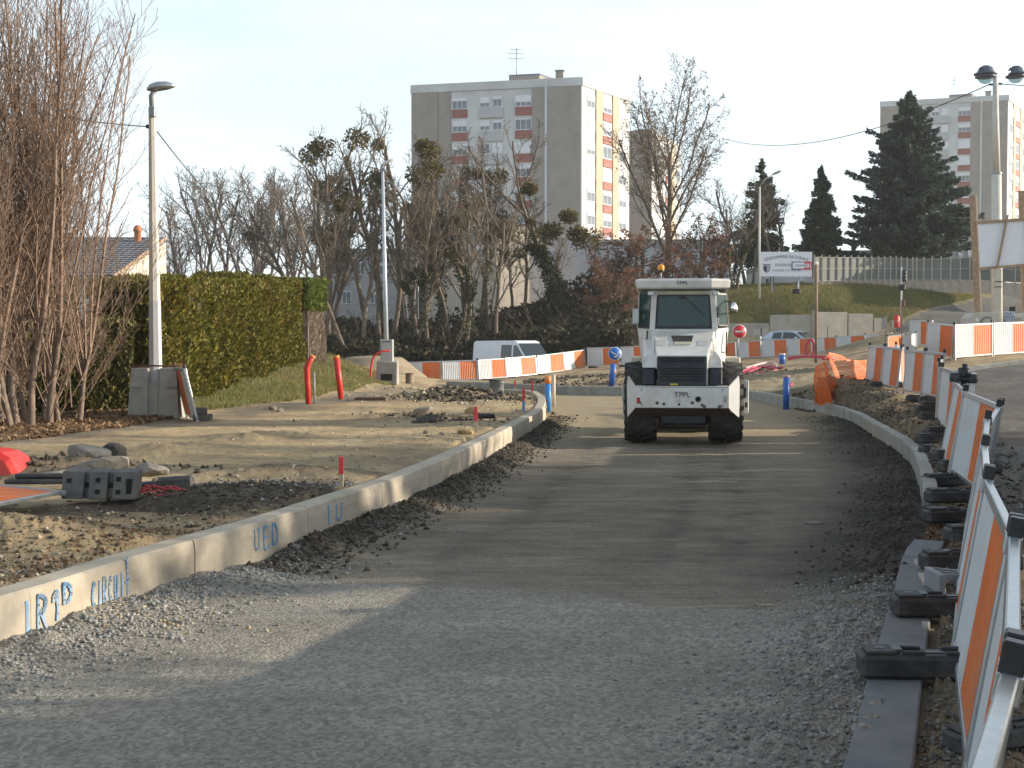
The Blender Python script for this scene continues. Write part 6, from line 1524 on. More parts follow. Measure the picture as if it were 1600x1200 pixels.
SP_ROUND = [dict(n=6, w=.08, up=.3, tp=.42, c=12, t0=.28), dict(n=8, w=.15, up=.72, tp=.3, c=12, t0=.15, a=.62, l=.92, r=.6, sh=.22), dict(n=5, w=.20, up=.25, tp=.4, c=8, t0=.15, a=.65, l=.46, r=.5, rm=.024), dict(n=3, w=.26, up=.05, tp=.5, c=5, t0=.15, a=.65, l=.48, r=.55, rm=.016), dict(n=2, w=.3, up=0, tp=.6, c=0, t0=0, a=.65, l=.6, r=.7, rm=.012)]
def tree_proto(seed, spec, h, r, lean=(0, 0), stems=1, trunk_to=None):
    rg = random.Random(seed + 99); st = []
    for k in range(stems):
        a = rg.uniform(0, 6.28); s = .0 if stems == 1 else .35
        st.append(((math.cos(a) * s, math.sin(a) * s, -.3), (lean[0] + math.cos(a) * s * .5, lean[1] + math.sin(a) * s * .5, 1), h * rg.uniform(.85, 1.0), r * rg.uniform(.75, 1)))
    if trunk_to: st = [(a, b, c * trunk_to, d) for a, b, c, d in st]
    S_, tips = grow(seed, spec, st)
    zmax = S_[:, 5].max(); S_[:, :6] *= h / zmax if zmax > 0 else 1
    return S_, tips * (h / zmax)
def split_trunk(S_, rmin): m = S_[:, 6] >= rmin; return S_[m], S_[~m]
WOODP = []
for sd in range(7):
    S_, tp = tree_proto(40 + sd, SP_WOOD, 12, .185, (random.Random(sd).uniform(-.18, .18), 0), 1 + (sd % 3 == 1) + (sd % 3 == 2))
    a, b = split_trunk(S_, .055); WOODP.append((seg_mesh('trunk', a, bark), seg_mesh('crown', b, bark), S_, tp))
WOODF = []
for sd in (3, 4, 5):
    S_, tp = tree_proto(70 + sd, SP_WOOD, 12, .16, (0, 0), 2); a, b = split_trunk(S_, .055); WOODF.append((seg_mesh('trunk', a, bark_hazed), seg_mesh('crown', b, bark_hazed), S_, tp))
def mk(name, me, par=None, **k): o = D.objects.new(name, me); COL.objects.link(o); o.parent = par; return o
def tree(proto, loc, h, rz, label, group, wx=1.0, extra=None, cat='tree', h0=12.0, name='bare_tree'):
    s = h / h0; r = empty(name, loc, (0, 0, rz), label, cat, group, scale=(s * wx, s * wx, s)); mk('trunk', proto[0], r); mk('crown', proto[1], r)
    if extra: extra(r, proto)
    return r
def mistletoe_for(S_, seed, n, rng_r=(.35, .75), lo=.45):
    rs = np.random.RandomState(seed); H = S_[:, 5].max(); c = S_[(S_[:, 5] > H * lo) & (S_[:, 7] > .012) & (S_[:, 7] < .07)]
    out = []
    for k in range(n):
        q = c[rs.randint(len(c))][3:6]; r = rs.uniform(*rng_r); P_ = ball(260, q, r, rs, .15); P_[:, 2] = (P_[:, 2] - q[2]) * .85 + q[2]; dv = P_ - q; dv[:, 2] -= r * .3
        out.append(leaf_mesh('mistletoe', P_, .10, mistle, seed + k, 2.4, dirs=dv / r * 1.5, jit=.8))
    return out
def ivy_for(S_, seed, top, n=1500, rad=.28):
    rs = np.random.RandomState(seed); c = S_[(S_[:, 6] > .06) & (S_[:, 5] < top)]; i = rs.randint(len(c), size=n); t = rs.uniform(0, 1, (n, 1)); p = c[i, :3] * (1 - t) + c[i, 3:6] * t
    o = rs.normal(size=(n, 3)); o /= np.linalg.norm(o, axis=1, keepdims=True); k = (c[i, 6:7] + rad * rs.uniform(.1, 1, (n, 1)) * (1.1 - .6 * p[:, 2:3] / top)); return leaf_mesh('ivy', p + o * k * np.array([1, 1, .7]), .13, ivy, seed, 1.3)
MST = {i: mistletoe_for(WOODP[i][2], 300 + i, 5 + i % 3) for i in range(7)}
IVY = {i: ivy_for(WOODP[i][2], 400 + i, 5 + (i % 3) * 1.5) for i in range(7)}
def with_mist(i):
    def f(r, p):
        for me in MST[i]: mk('mistletoe', me, r)
    return f
def with_ivy(i):
    def f(r, p): mk('ivy', IVY[i], r)
    return f
def both(i):
    a, b = with_mist(i), with_ivy(i)
    def f(r, p): a(r, p); b(r, p)
    return f
rg = random.Random(11)
GW = 'bare trees of the wood behind the barriers'
# pixel x, distance, pixel y of the top, kind
ROW = [(522, 80, 330, 0, 0), (540, 84, 250, 1, 2), (560, 78, 300, 2, 0), (584, 88, 225, 3, 2), (606, 82, 285, 4, 0), (622, 90, 185, 5, 2), (640, 79, 300, 6, 2), (655, 86, 240, 0, 2), (676, 80, 290, 1, 1), (694, 88, 250, 2, 3), (712, 82, 330, 3, 0), (728, 79, 290, 4, 1), (745, 90, 215, 6, 2), (764, 84, 235, 5, 3), (783, 80, 340, 0, 0), (800, 88, 320, 1, 2), (832, 88, 385, 3, 1), (930, 92, 400, 5, 0), (500, 88, 300, 6, 0), (478, 92, 285, 2, 2), (735, 94, 260, 0, 2)]
for k, (px, y, tp, pi_, ex) in enumerate(ROW):
    g = P(px, 560, y); z = zt(g[0], y); h = P(px, tp - 26, y)[2] - z
    fx = [None, with_ivy(pi_), with_mist(pi_), both(pi_)][ex]
    zone = ['right beside the hedge end', 'between the hedge end and the slim lamp post', 'right behind the slim lamp post', 'before the left brown tower strip', 'before the red tower panels', 'behind the white van'][int(np.searchsorted([535, 590, 628, 690, 762], px))]
    lab = ['slender bare tree ', 'ivy-wrapped bare tree ', 'bare tree hung with mistletoe ', 'bare tree with ivy and mistletoe '][ex] + zone + (', set back' if y > 86.5 else '')
    tree(WOODP[pi_], (g[0], y, z - .2), h, rg.uniform(0, 6.28), lab, GW, rg.uniform(.85, 1.15), fx)
# paler trees further left
for k in range(13):
    px = 252 + k * 20.5 + rg.uniform(-5, 5); y = rg.uniform(98, 122); g = P(px, 500, y); z = zt(g[0], y); tp = float(np.interp(px, [250, 300, 370, 430, 480, 520], [345, 275, 262, 268, 250, 280])) + rg.uniform(-18, 26)
    tree(WOODF[k % 3], (g[0], y, z - .2), P(px, tp, y)[2] - z, rg.uniform(0, 6.28), 'pale bare tree in the far line behind the hedge and the house', 'pale bare trees behind the hedge', rg.uniform(.9, 1.25))
for k in range(4):
    px = 520 + k * 118 + rg.uniform(-10, 10); y = rg.uniform(104, 116) if px < 640 or px > 800 else rg.uniform(97, 104); g = P(px, 500, y); z = zt(g[0], y); tp = rg.uniform(300, 400)
    tree(WOODF[k % 3], (g[0], y, z - .2), P(px, tp, y)[2] - z, rg.uniform(0, 6.28), 'paler bare tree at the back of the wood', 'pale bare trees at the back of the wood', rg.uniform(.9, 1.2))
# the two big bare trees before the tower
S1, T1 = tree_proto(907, SP_ROUND, 16.5, .36, (0, 0), 1, .62); S1[:, 0] *= 1; a, b = split_trunk(S1, .075)
y = 92; g = P(1040, 440, y); z = zt(g[0], y); h = P(1050, 84, y)[2] - z
pods = T1[np.random.RandomState(3).rand(len(T1)) < .5]
tree((seg_mesh('trunk', a, bark), seg_mesh('crown', b, bark)), (g[0], y, z - .3), h, .6, 'big round-crowned bare tree standing taller than the tower, full of dry pods', None, .86, lambda r, p: mk('seed_pods', leaf_mesh('seed_pods', pods, .10, leafmat('pod', [(.16, .11, .08), (.24, .17, .12)]), 5, 1.8), r), h0=16.5)
SP_GN = [dict(n=8, w=.16, up=.2, tp=.45, c=5, t0=.52), dict(n=7, w=.22, up=.55, tp=.3, c=6, t0=.35, a=.8, l=.62, r=.72, sh=.2), dict(n=4, w=.3, up=.3, tp=.4, c=6, t0=.3, a=.75, l=.42, r=.55, rm=.03), dict(n=3, w=.3, up=.2, tp=.5, c=4, t0=.2, a=.7, l=.5, r=.55, rm=.018), dict(n=2, w=.3, up=0, tp=.6, c=0, t0=0, a=.7, l=.6, r=.7, rm=.012)]
S2, T2 = tree_proto(515, SP_GN, 13.5, .30, (.02, 0)); a, b = split_trunk(S2, .07); y = 86; g = P(886, 520, y); z = zt(g[0], y); h = P(880, 168, y)[2] - z
def gn(r, p):
    rs = np.random.RandomState(8); H = 13.5
    for k, (dx, zz, rr) in enumerate([(-1.5, 6.3, .75), (-.9, 6.6, .55), (1.15, 6.0, .8), (.6, 6.4, .5), (.1, 7.4, .45), (-2.2, 9.0, .4)]):
        q = np.array([dx, -.3, zz]); Pq = ball(420, q, rr, rs, .1); Pq[:, 0] = (Pq[:, 0] - dx) * 1.3 + dx; mk('mistletoe', leaf_mesh('mistletoe', Pq, .10, mistle, 60 + k, 2.6, dirs=(Pq - q) / rr * 1.6, jit=.7), r)
    mk('ivy', ivy_for(S2, 77, 6.0, 3600, .8), r)
tree((seg_mesh('trunk', a, bark), seg_mesh('crown', b, bark)), (g[0], y, z - .3), h, 0, 'gnarled bare tree with mistletoe clumps and an ivy skirt before the tower corner', None, 1.0, gn, h0=13.5)
# russet beech and bushes right of it
S3, T3 = tree_proto(611, [dict(n=5, w=.1, up=.1, tp=.5, c=12, t0=.1), dict(n=6, w=.2, up=.12, tp=.3, c=8, t0=.2, a=1.15, l=.85, r=.5, sh=.3), dict(n=4, w=.25, up=.05, tp=.4, c=6, t0=.2, a=.75, l=.42, r=.5, rm=.016), dict(n=2, w=.3, up=0, tp=.5, c=0, t0=0, a=.7, l=.5, r=.6, rm=.011)], 5.2, .16, (0, 0), 2)
rs = np.random.RandomState(21)
def beech(px, y, tp, wx, label, lo=.55, rz=0):
    g = P(px, 500, y); z = zt(g[0], y); h = P(px, tp, y)[2] - z; a, b = split_trunk(S3, .06)
    i = rs.randint(len(S3), size=4200); t = rs.uniform(0, 1, (4200, 1)); c = S3[i, :3] * (1 - t) + S3[i, 3:6] * t + rs.normal(size=(4200, 3)) * .10
    tree((seg_mesh('trunk', a, bark), seg_mesh('crown', b, bark)), (g[0], y, z - .2), h, rz, label, None, wx, lambda r, p: mk('leaves', leaf_mesh('leaves', c, .10, russet, int(px), 1.5), r), h0=5.2, name='beech_tree')
beech(1015, 88, 342, 1.15, 'broad russet-leaved beech above the roller cab'); beech(965, 84, 400, 1.0, 'lower russet beech left of the roller cab, beside the ivy skirt', rz=2.0); beech(1085, 90, 330, .8, 'russet beech reaching up under the big pod tree', rz=4)
# bare shrubs and mixed growth between the big tree and the first conifer
for k, (px, y, tp, pi_, ex) in enumerate([(1118, 93, 330, 1, 1), (1150, 88, 290, 2, 1), (1168, 95, 262, 4, 0), (1205, 92, 270, 0, 0), (1228, 96, 285, 3, 0), (1100, 97, 350, 5, 0), (1140, 99, 320, 6, 1)]):
    g = P(px, 480, y); z = zt(g[0], y); h = P(px, tp, y)[2] - z
    tree(WOODP[pi_], (g[0], y, z - .2), h, rg.uniform(0, 6.28), ['bare bushy tree on the bank left of the barracks board', 'ivy-clad bare tree on the bank left of the barracks board'][ex], 'bare trees on the bank by the barracks board', 1.35, with_ivy(pi_) if ex else None)
# trees beyond the right edge whose shade falls across the works
for k, (x, y, h, pi_) in enumerate([(20, 13.0, 7.4, 0), (21.5, 14.6, 7.8, 3), (20.5, 16.4, 7.4, 5), (22, 18.2, 8.0, 1), (21, 20.0, 7.6, 4), (24, 13.6, 8.4, 2), (24.5, 17.2, 8.6, 6), (23.5, 21.6, 7.8, 3), (26, 15.2, 8.8, 4), (26, 19.4, 8.8, 5), (13.5, 6.4, 5.4, 2), (15, 7.2, 5.8, 6), (17, 7.7, 6.4, 4), (19, 7.4, 7.0, 0), (16, 5.8, 6.0, 3), (18, 6.6, 6.8, 5)]):
    tree(WOODP[pi_], (x, y, zt(x, y) - .2), h, k * 1.1, 'bare roadside tree standing out of view past the right picture edge', 'roadside trees past the right edge', 1.5, with_ivy(pi_))
# conifers
def conifer(seed, h, rbase, n_wh, droop, mat, per=7, gap=.03, spray=26, up=.0, size=.16, sparse=1.0, power=.9):
    rs = np.random.RandomState(seed); segs = [(0, 0, -.3, 0, 0, h * .5, .26, .15), (0, 0, h * .5, 0, 0, h * 1.03, .15, .015)]; C = []; Dv = []
    for i in range(n_wh):
        t = (i + .5) / n_wh; z = h * (gap + (1 - gap) * t); R_ = rbase * (1 - t) ** power * (1 + .0) + .03; m = max(3, int(per * (1 - .4 * t)))
        for k in range(m):
            a = rs.uniform(0, 6.28); L_ = R_ * rs.uniform(.50, 1.10) * (1.0 if rs.rand() > .12 else 1.28); n_ = 6; p = np.array([0, 0, z + rs.uniform(-.8, .8) * h / n_wh]); dr = np.array([math.cos(a), math.sin(a), up + rs.uniform(-.16, .22)])
            prev = p
            for s in range(n_):
                f = (s + 1) / n_; q = p + dr * L_ * f + np.array([0, 0, -droop * L_ * f * f + droop * .45 * L_ * f ** 3]); segs.append((*prev, *q, .035 * (1 - .7 * f), .03 * (1 - .8 * f)))
                cnt = int(spray * L_ / max(rbase, 1e-3) * sparse * (.55 + .7 * f)) + 3
                tt = rs.uniform(0, 1, (cnt, 1)); base = prev * (1 - tt) + q * tt; side = np.array([-dr[1], dr[0], 0]); w = rs.uniform(-1, 1, (cnt, 1)); wd = .24 * L_ * (1.1 - .85 * f) * .6 + .05
                C.append(base + side * w * wd + np.array([0, 0, 1]) * (rs.uniform(-.75, .40, (cnt, 1)) * .5 * (.5 + droop) - np.abs(w) * .10)); Dv.append(np.tile(dr * .9, (cnt, 1)) + side * w * 1.1 + np.array([0, 0, -.15])); prev = q
    C, Dv = np.concatenate(C), np.concatenate(Dv)
    return seg_mesh('trunk', np.array(segs), bark), leaf_mesh('crown', C, size, mat, seed, 2.3, dirs=Dv * 1.3, jit=.75)
def con(px, y, tp, bt, pr, h0, label, rz=0):
    g = P(px, bt, y); h = P(px, tp, y)[2] - g[2]; s = h / h0; r = empty('conifer_tree', g, (0, 0, rz), label, 'conifer', 'conifers by the barracks', scale=(s, s, s)); mk('trunk', pr[0], r); mk('crown', pr[1], r)
BIG = conifer(5, 13, 5.3, 54, .10, needle2, 11, .03, 80, .24, .125, power=.70)
con(1419, 96, 146, 420, BIG, 13, 'very large dark blue-green conifer in front of the farther tower')
SPR = conifer(6, 8, 2.25, 32, .28, needle, 8, .04, 52, .12, .12, power=.8)
con(1282, 95, 258, 418, SPR, 8, 'dark spruce standing alone between the two other conifers')
MIX = conifer(7, 8, 2.3, 26, .25, needle, 7, .05, 42, .15, .12, sparse=.8, power=.7)
con(1190, 99, 252, 430, MIX, 8, 'dark conifer half veiled by bare twigs, left of the lone spruce', 1)
for k, (x, y, h) in enumerate([(14.0, 6.5, 5.6), (17.0, 7.4, 6.3), (15.5, 5.2, 5.9), (21.5, 14.6, 7.0), (22.0, 17.6, 7.2)]):  # unseen conifers added to thicken the shade on foreground and road
    s = h / 13; r = empty('conifer_tree', (x, y, zt(x, y) - .1), (0, 0, k), 'conifer added for its shade, out of view past the right picture edge', 'conifer', 'added shade conifers past the right edge', scale=(s * 1.25, s * 1.25, s)); mk('trunk', BIG[0], r); mk('crown', BIG[1], r)
for k, (px, tp) in enumerate([(1334, 372), (1250, 395)]):
    con(px, 100, tp, 430, MIX, 8, ['low dark conifer at the foot of the very large one', 'low dark conifer behind the right end of the barracks board'][k], 2 + k)

# ------------------------------------------------------------------ coppiced trees by the hedge at the left
SP_COP = [dict(n=12, w=.055, up=.22, tp=.22, c=26, t0=.22), dict(n=4, w=.13, up=.45, tp=.4, c=4, t0=.25, a=.55, l=.20, r=.45, sh=.25, rm=.0048), dict(n=3, w=.16, up=.3, tp=.6, c=0, t0=0, a=.6, l=.5, r=.7, rm=.0036)]
def coppice(seed, nst, h, rad):
    rg2 = random.Random(seed); st = []
    for k in range(3):
        a = k * 2.1 + rg2.uniform(-.4, .4); L_ = rg2.uniform(1.3, 2.2); bx_, by_ = math.cos(a) * .22, math.sin(a) * .22; tx, ty = bx_ + math.cos(a) * .28, by_ + math.sin(a) * .28
        st.append((bx_, by_, tx, ty, L_, .046 + rg2.uniform(0, .02)))
    base = []
    stems = []
    for (bx_, by_, tx, ty, L_, r_) in st:
        pts = [np.array([bx_ + (tx - bx_) * f + .05 * math.sin(f * 5 + seed), by_ + (ty - by_) * f, -.1 + (L_ + .1) * f]) for f in (0, .2, .4, .6, .8, 1)]
        for i in range(5): base.append((*pts[i], *pts[i + 1], r_ * (1.25 - .1 * i), r_ * (1.15 - .1 * i)))
        stems.append((tuple(pts[5]), (math.cos(a) if False else (tx - bx_) * .6, (ty - by_) * .6, 1), (h - L_) * .95, r_ * .72))
        for j in range(nst // 3):
            a = rg2.uniform(0, 6.28); f = rg2.uniform(.35, 1); q = pts[min(5, int(f * 5) + 1)]
            stems.append((tuple(q), (math.cos(a) * rg2.uniform(.05, .42), math.sin(a) * rg2.uniform(.05, .42), 1), (h - q[2]) * rg2.uniform(.55, 1.05), rg2.uniform(.014, .030)))
    for j in range(nst // 2):   # shoots from the ground and low side twigs
        a = rg2.uniform(0, 6.28); stems.append(((math.cos(a) * .35, math.sin(a) * .35, rg2.uniform(0, .9)), (math.cos(a) * rg2.uniform(.2, .95), math.sin(a) * rg2.uniform(.2, .95), .75), rg2.uniform(1.6, 4.2), rg2.uniform(.009, .018)))
    S_, tp = grow(seed, SP_COP, stems)
    return [seg_mesh('trunk', np.array(base[i * 5:i * 5 + 5]), bark_red) for i in range(3)], seg_mesh('crown', S_, twig_red, .03), S_
COP = [coppice(21, 22, 8.2, .3), coppice(22, 21, 7.6, .3), coppice(23, 19, 7.8, .3)]
for k, (px, py, y, s, pi_, lab) in enumerate([(28, 664, 22.0, .98, 0, 'tall many-stemmed coppiced tree nearest the left picture edge'), (66, 657, 22.8, 1.0, 1, 'coppiced tree with pale thick stems left of the lamp block'), (101, 654, 23.4, .93, 2, 'rightmost coppiced tree, its twigs reaching over the lamp post'), (-40, 672, 21.4, 1.0, 1, 'coppiced tree cut by the left picture edge'), (-10, 655, 23.4, 1.04, 2, 'coppiced tree standing back against the dull hedge'), (-110, 660, 23.5, 1.05, 0, 'coppiced tree just outside the left picture edge')]):
    g = P(px, py, y); r = empty('coppiced_tree', (g[0], y, zs(g[0], y) - .05), (0, 0, k * 1.3), lab, 'tree', 'coppiced trees at the left', scale=(s, s, s)); [mk('trunk', q, r) for q in COP[pi_][0]]; mk('crown', COP[pi_][1], r)
    sd = COP[pi_][2]

# ------------------------------------------------------------------ hedges
def hedge_points(p0, p1, w, z0a, z1a, z0b, z1b, n, seed, rough=.10):
    """points on the clipped faces of a hedge box running p0 -> p1"""
    rs = np.random.RandomState(seed); p0, p1 = np.array(p0), np.array(p1); d = p1 - p0; L_ = np.linalg.norm(d); d /= L_; nn = np.array([d[1], -d[0]])
    H = (z1a - z0a + z1b - z0b) / 2; areas = np.array([H * L_, H * L_ * .35, w * L_, w * H, w * H]); k = rs.choice(5, size=n, p=areas / areas.sum()); t = rs.uniform(0, 1, n); v = rs.uniform(0, 1, n); s = rs.uniform(-.5, .5, n)
    s = np.where(k == 0, .5, np.where(k == 1, -.5, s)); v = np.where(k == 2, 1, v); t = np.where(k == 3, 0, np.where(k == 4, 1, t))
    lump = fbm(t * L_ * 1.6, v * H * 1.6 + 9, seed, 3) * rough * 1.6
    z0 = z0a + (z0b - z0a) * t; z1 = z1a + (z1b - z1a) * t
    dep = -np.abs(rs.normal(size=n)) * rough * .7
    off = np.where(k <= 1, np.sign(s) * (lump + dep), 0); offz = np.where(k == 2, lump + dep, 0); offt = np.where(k >= 3, np.where(k == 3, -1, 1) * (lump + dep), 0)
    x = p0[0] + d[0] * (t * L_ + offt) + nn[0] * (s * w + off); y = p0[1] + d[1] * (t * L_ + offt) + nn[1] * (s * w + off); z = z0 + (z1 - z0) * v + offz
    nor = np.stack([np.where(k <= 1, nn[0] * np.sign(s), np.where(k >= 3, d[0] * np.where(k == 3, -1, 1), 0)), np.where(k <= 1, nn[1] * np.sign(s), np.where(k >= 3, d[1] * np.where(k == 3, -1, 1), 0)), np.where(k == 2, 1.0, .55)], 1)
    return np.stack([x, y, z], 1), nor
def hedge(label, p0, p1, w, za, zb, n, mat, seed, size=.085, core=True, name='hedge', rough=.1, el=2.2, cat='hedge'):
    C, nor = hedge_points(p0, p1, w, *za, *zb, n, seed, rough); r = empty(name, (0, 0, 0), label=label, cat=cat)
    mk('leaves', leaf_mesh('leaves', C, size, mat, seed, el, dirs=nor * .9 + np.array([0, 0, .5]), jit=.55), r)
    d = Vector((p1[0] - p0[0], p1[1] - p0[1])); d.normalize(); nn = Vector((d.y, -d.x)) * (w / 2 - .16); a, b = Vector(p0) + d * .15, Vector(p1) - d * .15
    MB().loft([[(a.x - nn.x, a.y - nn.y, za[0] - .3), (a.x + nn.x, a.y + nn.y, za[0] - .3), (a.x + nn.x, a.y + nn.y, za[1] - .2), (a.x - nn.x, a.y - nn.y, za[1] - .2)], [(b.x - nn.x, b.y - nn.y, zb[0] - .3), (b.x + nn.x, b.y + nn.y, zb[0] - .3), (b.x + nn.x, b.y + nn.y, zb[1] - .2), (b.x - nn.x, b.y - nn.y, zb[1] - .2)]]).build('hedge_core', M(label[:12] + '_wood', (.045, .045, .018), .9, .4, 9, .5), r)  # solid dark core box that keeps the leaf layer from being seen through
    return r
hedge('tall clipped green-brown hedge running back behind the lamp post', (-8.15, 26.8), (-7.95, 44.0), 1.5, (.42, 3.18), (1.2, 3.98), 105000, hedge_leaf, 31, .062, rough=.20)
hedge('lower dull hedge behind the coppiced trees at the left', (-13.5, 23.4), (-8.05, 26.7), 1.1, (.42, 2.25), (.45, 2.28), 30000, hedge_dark, 32, .09)
hedge('dark tall evergreen mass behind the coppiced trees at the left edge', (-18, 27.0), (-11.8, 33.5), 2.0, (.5, 4.0), (.5, 3.3), 16000, ivy, 33, .15, rough=.45)
# last hedge piece: bare brushwood below, bright green leaves above
r = empty('hedge', (0, 0, 0), label='short bright green hedge top over a bare brushy hedge end', cat='hedge')
C, nor = hedge_points((-7.85, 44.3), (-7.55, 47.4), 1.5, 2.95, 4.05, 3.05, 4.1, 9000, 34, .12); mk('leaves', leaf_mesh('leaves', C, .095, laurel, 34, 2.0, dirs=nor + np.array([0, 0, .4]), jit=.7), r)
rs = np.random.RandomState(35); C2, n2_ = hedge_points((-7.85, 44.3), (-7.55, 47.3), 1.3, .9, 3.0, 1.0, 3.05, 9000, 36, .08)
mk('brushwood', leaf_mesh('brushwood', C2, .05, leafmat('brush_twig', [(.17, .13, .10), (.26, .20, .155), (.34, .27, .21)]), 35, 6.5, dirs=np.array([[.1, .1, 1.2]]) + n2_ * .3, jit=.35), r)
MB().box((-7.7, 45.8, 2.2), (1.0, 2.9, 3.2), R(5)).build('hedge_core', M('brush_core', (.12, .095, .07), .9, .3, 9, .5), r)

# ------------------------------------------------------------------ undergrowth, grass, fallen leaves
rs = np.random.RandomState(50)
def patch(n, fx, fy, z0, z1, mat, size, name, seed, el=1.4, up=0.0):
    x, y = fx(n), fy(n); z = zT(x, y) + rs.uniform(z0, z1, n); return tag(mk(name, leaf_mesh(name, np.stack([x, y, z], 1), size, mat, seed, el, dirs=np.array([[0, 0, up]]))), kind='stuff')
n = 30000; y = 76 + rs.uniform(0, 1, n) ** 1.3 * 16; px = rs.uniform(500, 985, n); x = (px - 800) / 2000 * y
hgt = 1.5 + 1.3 * fbm(x * .25, y * .25, 3, 3) + .05 * (y - 76) + np.clip((px - 800) / 200, 0, 1) * .6
z = zT(x, y) + hgt * rs.uniform(0, 1, n) ** .7
tag(mk('undergrowth', leaf_mesh('undergrowth', np.stack([x, y, z], 1), .26, bramble, 51, 1.5)), kind='stuff')
# dense twiggy thicket standing in the undergrowth
segs = []
for k in range(420):
    yy = 76.5 + rs.uniform(0, 17); pxx = rs.uniform(495, 1010); xx = (pxx - 800) / 2000 * yy; zz = zt(xx, yy); p = np.array([xx, yy, zz]); d = np.array([rs.normal() * .6, rs.normal() * .4, 1.0]); L_ = rs.uniform(1.2, 3.4)
    for s in range(4):
        q = p + d * L_ / 4; segs.append((*p, *q, .028 - .005 * s, .023 - .005 * s))
        for t in range(2): e = q + np.array([rs.normal() * .5, rs.normal() * .5, rs.uniform(.1, .8)]) * L_ * .2; segs.append((*q, *e, .012, .007))
        p = q; d = d + rs.normal(size=3) * .18
tag(mk('thicket', seg_mesh('thicket', np.array(segs), bark, .2)), kind='stuff')
def grass(name, n, fx, lo, hi, seed, cond=None, w=.012):
    """fx(n) -> x, y"""
    x, y = fx(n); z = zsv(x, y); h = rs.uniform(lo, hi, len(x)); a = rs.uniform(0, 6.28, len(x)); b = rs.normal(size=(len(x), 2)) * h[:, None] * .35
    V = np.stack([np.stack([x - np.cos(a) * w, y - np.sin(a) * w, z - .02], 1), np.stack([x + np.cos(a) * w, y + np.sin(a) * w, z - .02], 1), np.stack([x + b[:, 0], y + b[:, 1], z + h], 1)], 1).reshape(-1, 3)
    me = npmesh(name, V, np.arange(len(V)).reshape(-1, 3)); me.materials.append(grass_m); return tag(mk(name, me), kind='stuff')
def verge(n):
    y = 25 + rs.uniform(0, 1, n) * 25; lo = -7.6; hi = np.interp(y, [22, 27, 30, 33, 38, 45, 52], [-7.3, -6.75, -5.9, -5.25, -4.9, -4.5, -4.6]); x = lo + (hi - lo + .15) * rs.uniform(0, 1, n); k = fbm(x * 1.2, y * 1.2, 4, 3) + rs.uniform(-.3, .6, n) > -.15; return x[k], y[k]
grass('grass', 60000, verge, .04, .13, 1, w=.010)
def bankg(n):
    px = rs.uniform(1030, 1600, n); y = 80.8 + rs.uniform(0, 1, n) * 9; x = (px - 800) / 2000 * y; k = x < np.interp(y, [76, 80, 85, 92], [22.6, 23.8, 28.2, 35]); return x[k], y[k]
grass('bank_grass', 90000, bankg, .08, .30, 2, w=.022)
def lf(n):
    y = rs.uniform(15, 26.5, n); hi = np.interp(y, [14, 19, 22.5, 25, 27], [-9.2, -7.6, -6.9, -6.7, -7.0]); x = hi - np.abs(rs.normal(size=n)) * 1.6 + .12; return x, y
x, y = lf(16000); z = zsv(x, y) + rs.uniform(.005, .05, len(x)); tag(mk('fallen_leaves', leaf_mesh('fallen_leaves', np.stack([x, y, z], 1), .065, dry_leaf, 60, 1.3, flat=np.array([[0, 0, 1.0]]))), kind='stuff')
x, y = rs.uniform(-3.4, -2.3, 600), rs.uniform(7.9, 10.5, 600); x = np.interp(y, [7.58, 9.7, 12], [-3.03, -2.44, -1.8]) - .3 - np.abs(rs.normal(size=600)) * .35; z = zsv(x, y) + .01; tag(mk('fallen_leaves', leaf_mesh('fallen_leaves', np.stack([x, y, z], 1), .028, dry_leaf, 61, 1.4, flat=np.array([[0, 0, 1.0]]))), kind='stuff')
y = rs.uniform(10.3, 13.4, 700); x = np.interp(y, [7.3, 9.4, 11.5, 13.6], [2.54, 3.3, 4.1, 5.0]) - rs.uniform(.0, .45, 700); z = zsv(x, y) + .02; tag(mk('fallen_leaves', leaf_mesh('fallen_leaves', np.stack([x, y, z], 1), .03, dry_leaf, 62, 1.4, flat=np.array([[0, 0, 1.0]]))), kind='stuff')
# ------------------------------------------------------------------ loose stones, clods and gravel
def stone_mat(name, cols):
    m, N, L, b = _nodes(name); g = N.new('ShaderNodeNewGeometry'); c = _ramp(N, L, g.outputs['Random Per Island'], [(i / (len(cols) - 1), k) for i, k in enumerate(cols)])
    L.new(c, b.inputs['Base Color']); b.inputs['Roughness'].default_value = .92; b.inputs['Specular IOR Level'].default_value = .2; return m
grav_m = stone_mat('gravel_stone', [(.17, .168, .16), (.25, .245, .235), (.34, .335, .32), (.22, .20, .17)])
clod_m = stone_mat('soil_clod', [(.045, .038, .030), (.085, .07, .053), (.13, .11, .085)])
sandst_m = stone_mat('sandy_stone', [(.24, .18, .11), (.35, .28, .18), (.48, .42, .33), (.16, .13, .10)])
OCT = np.array([(1, 0, 0), (-1, 0, 0), (0, 1, 0), (0, -1, 0), (0, 0, 1), (0, 0, -1)], float); OF = np.array([(0, 2, 4), (2, 1, 4), (1, 3, 4), (3, 0, 4), (2, 0, 5), (1, 2, 5), (3, 1, 5), (0, 3, 5)])
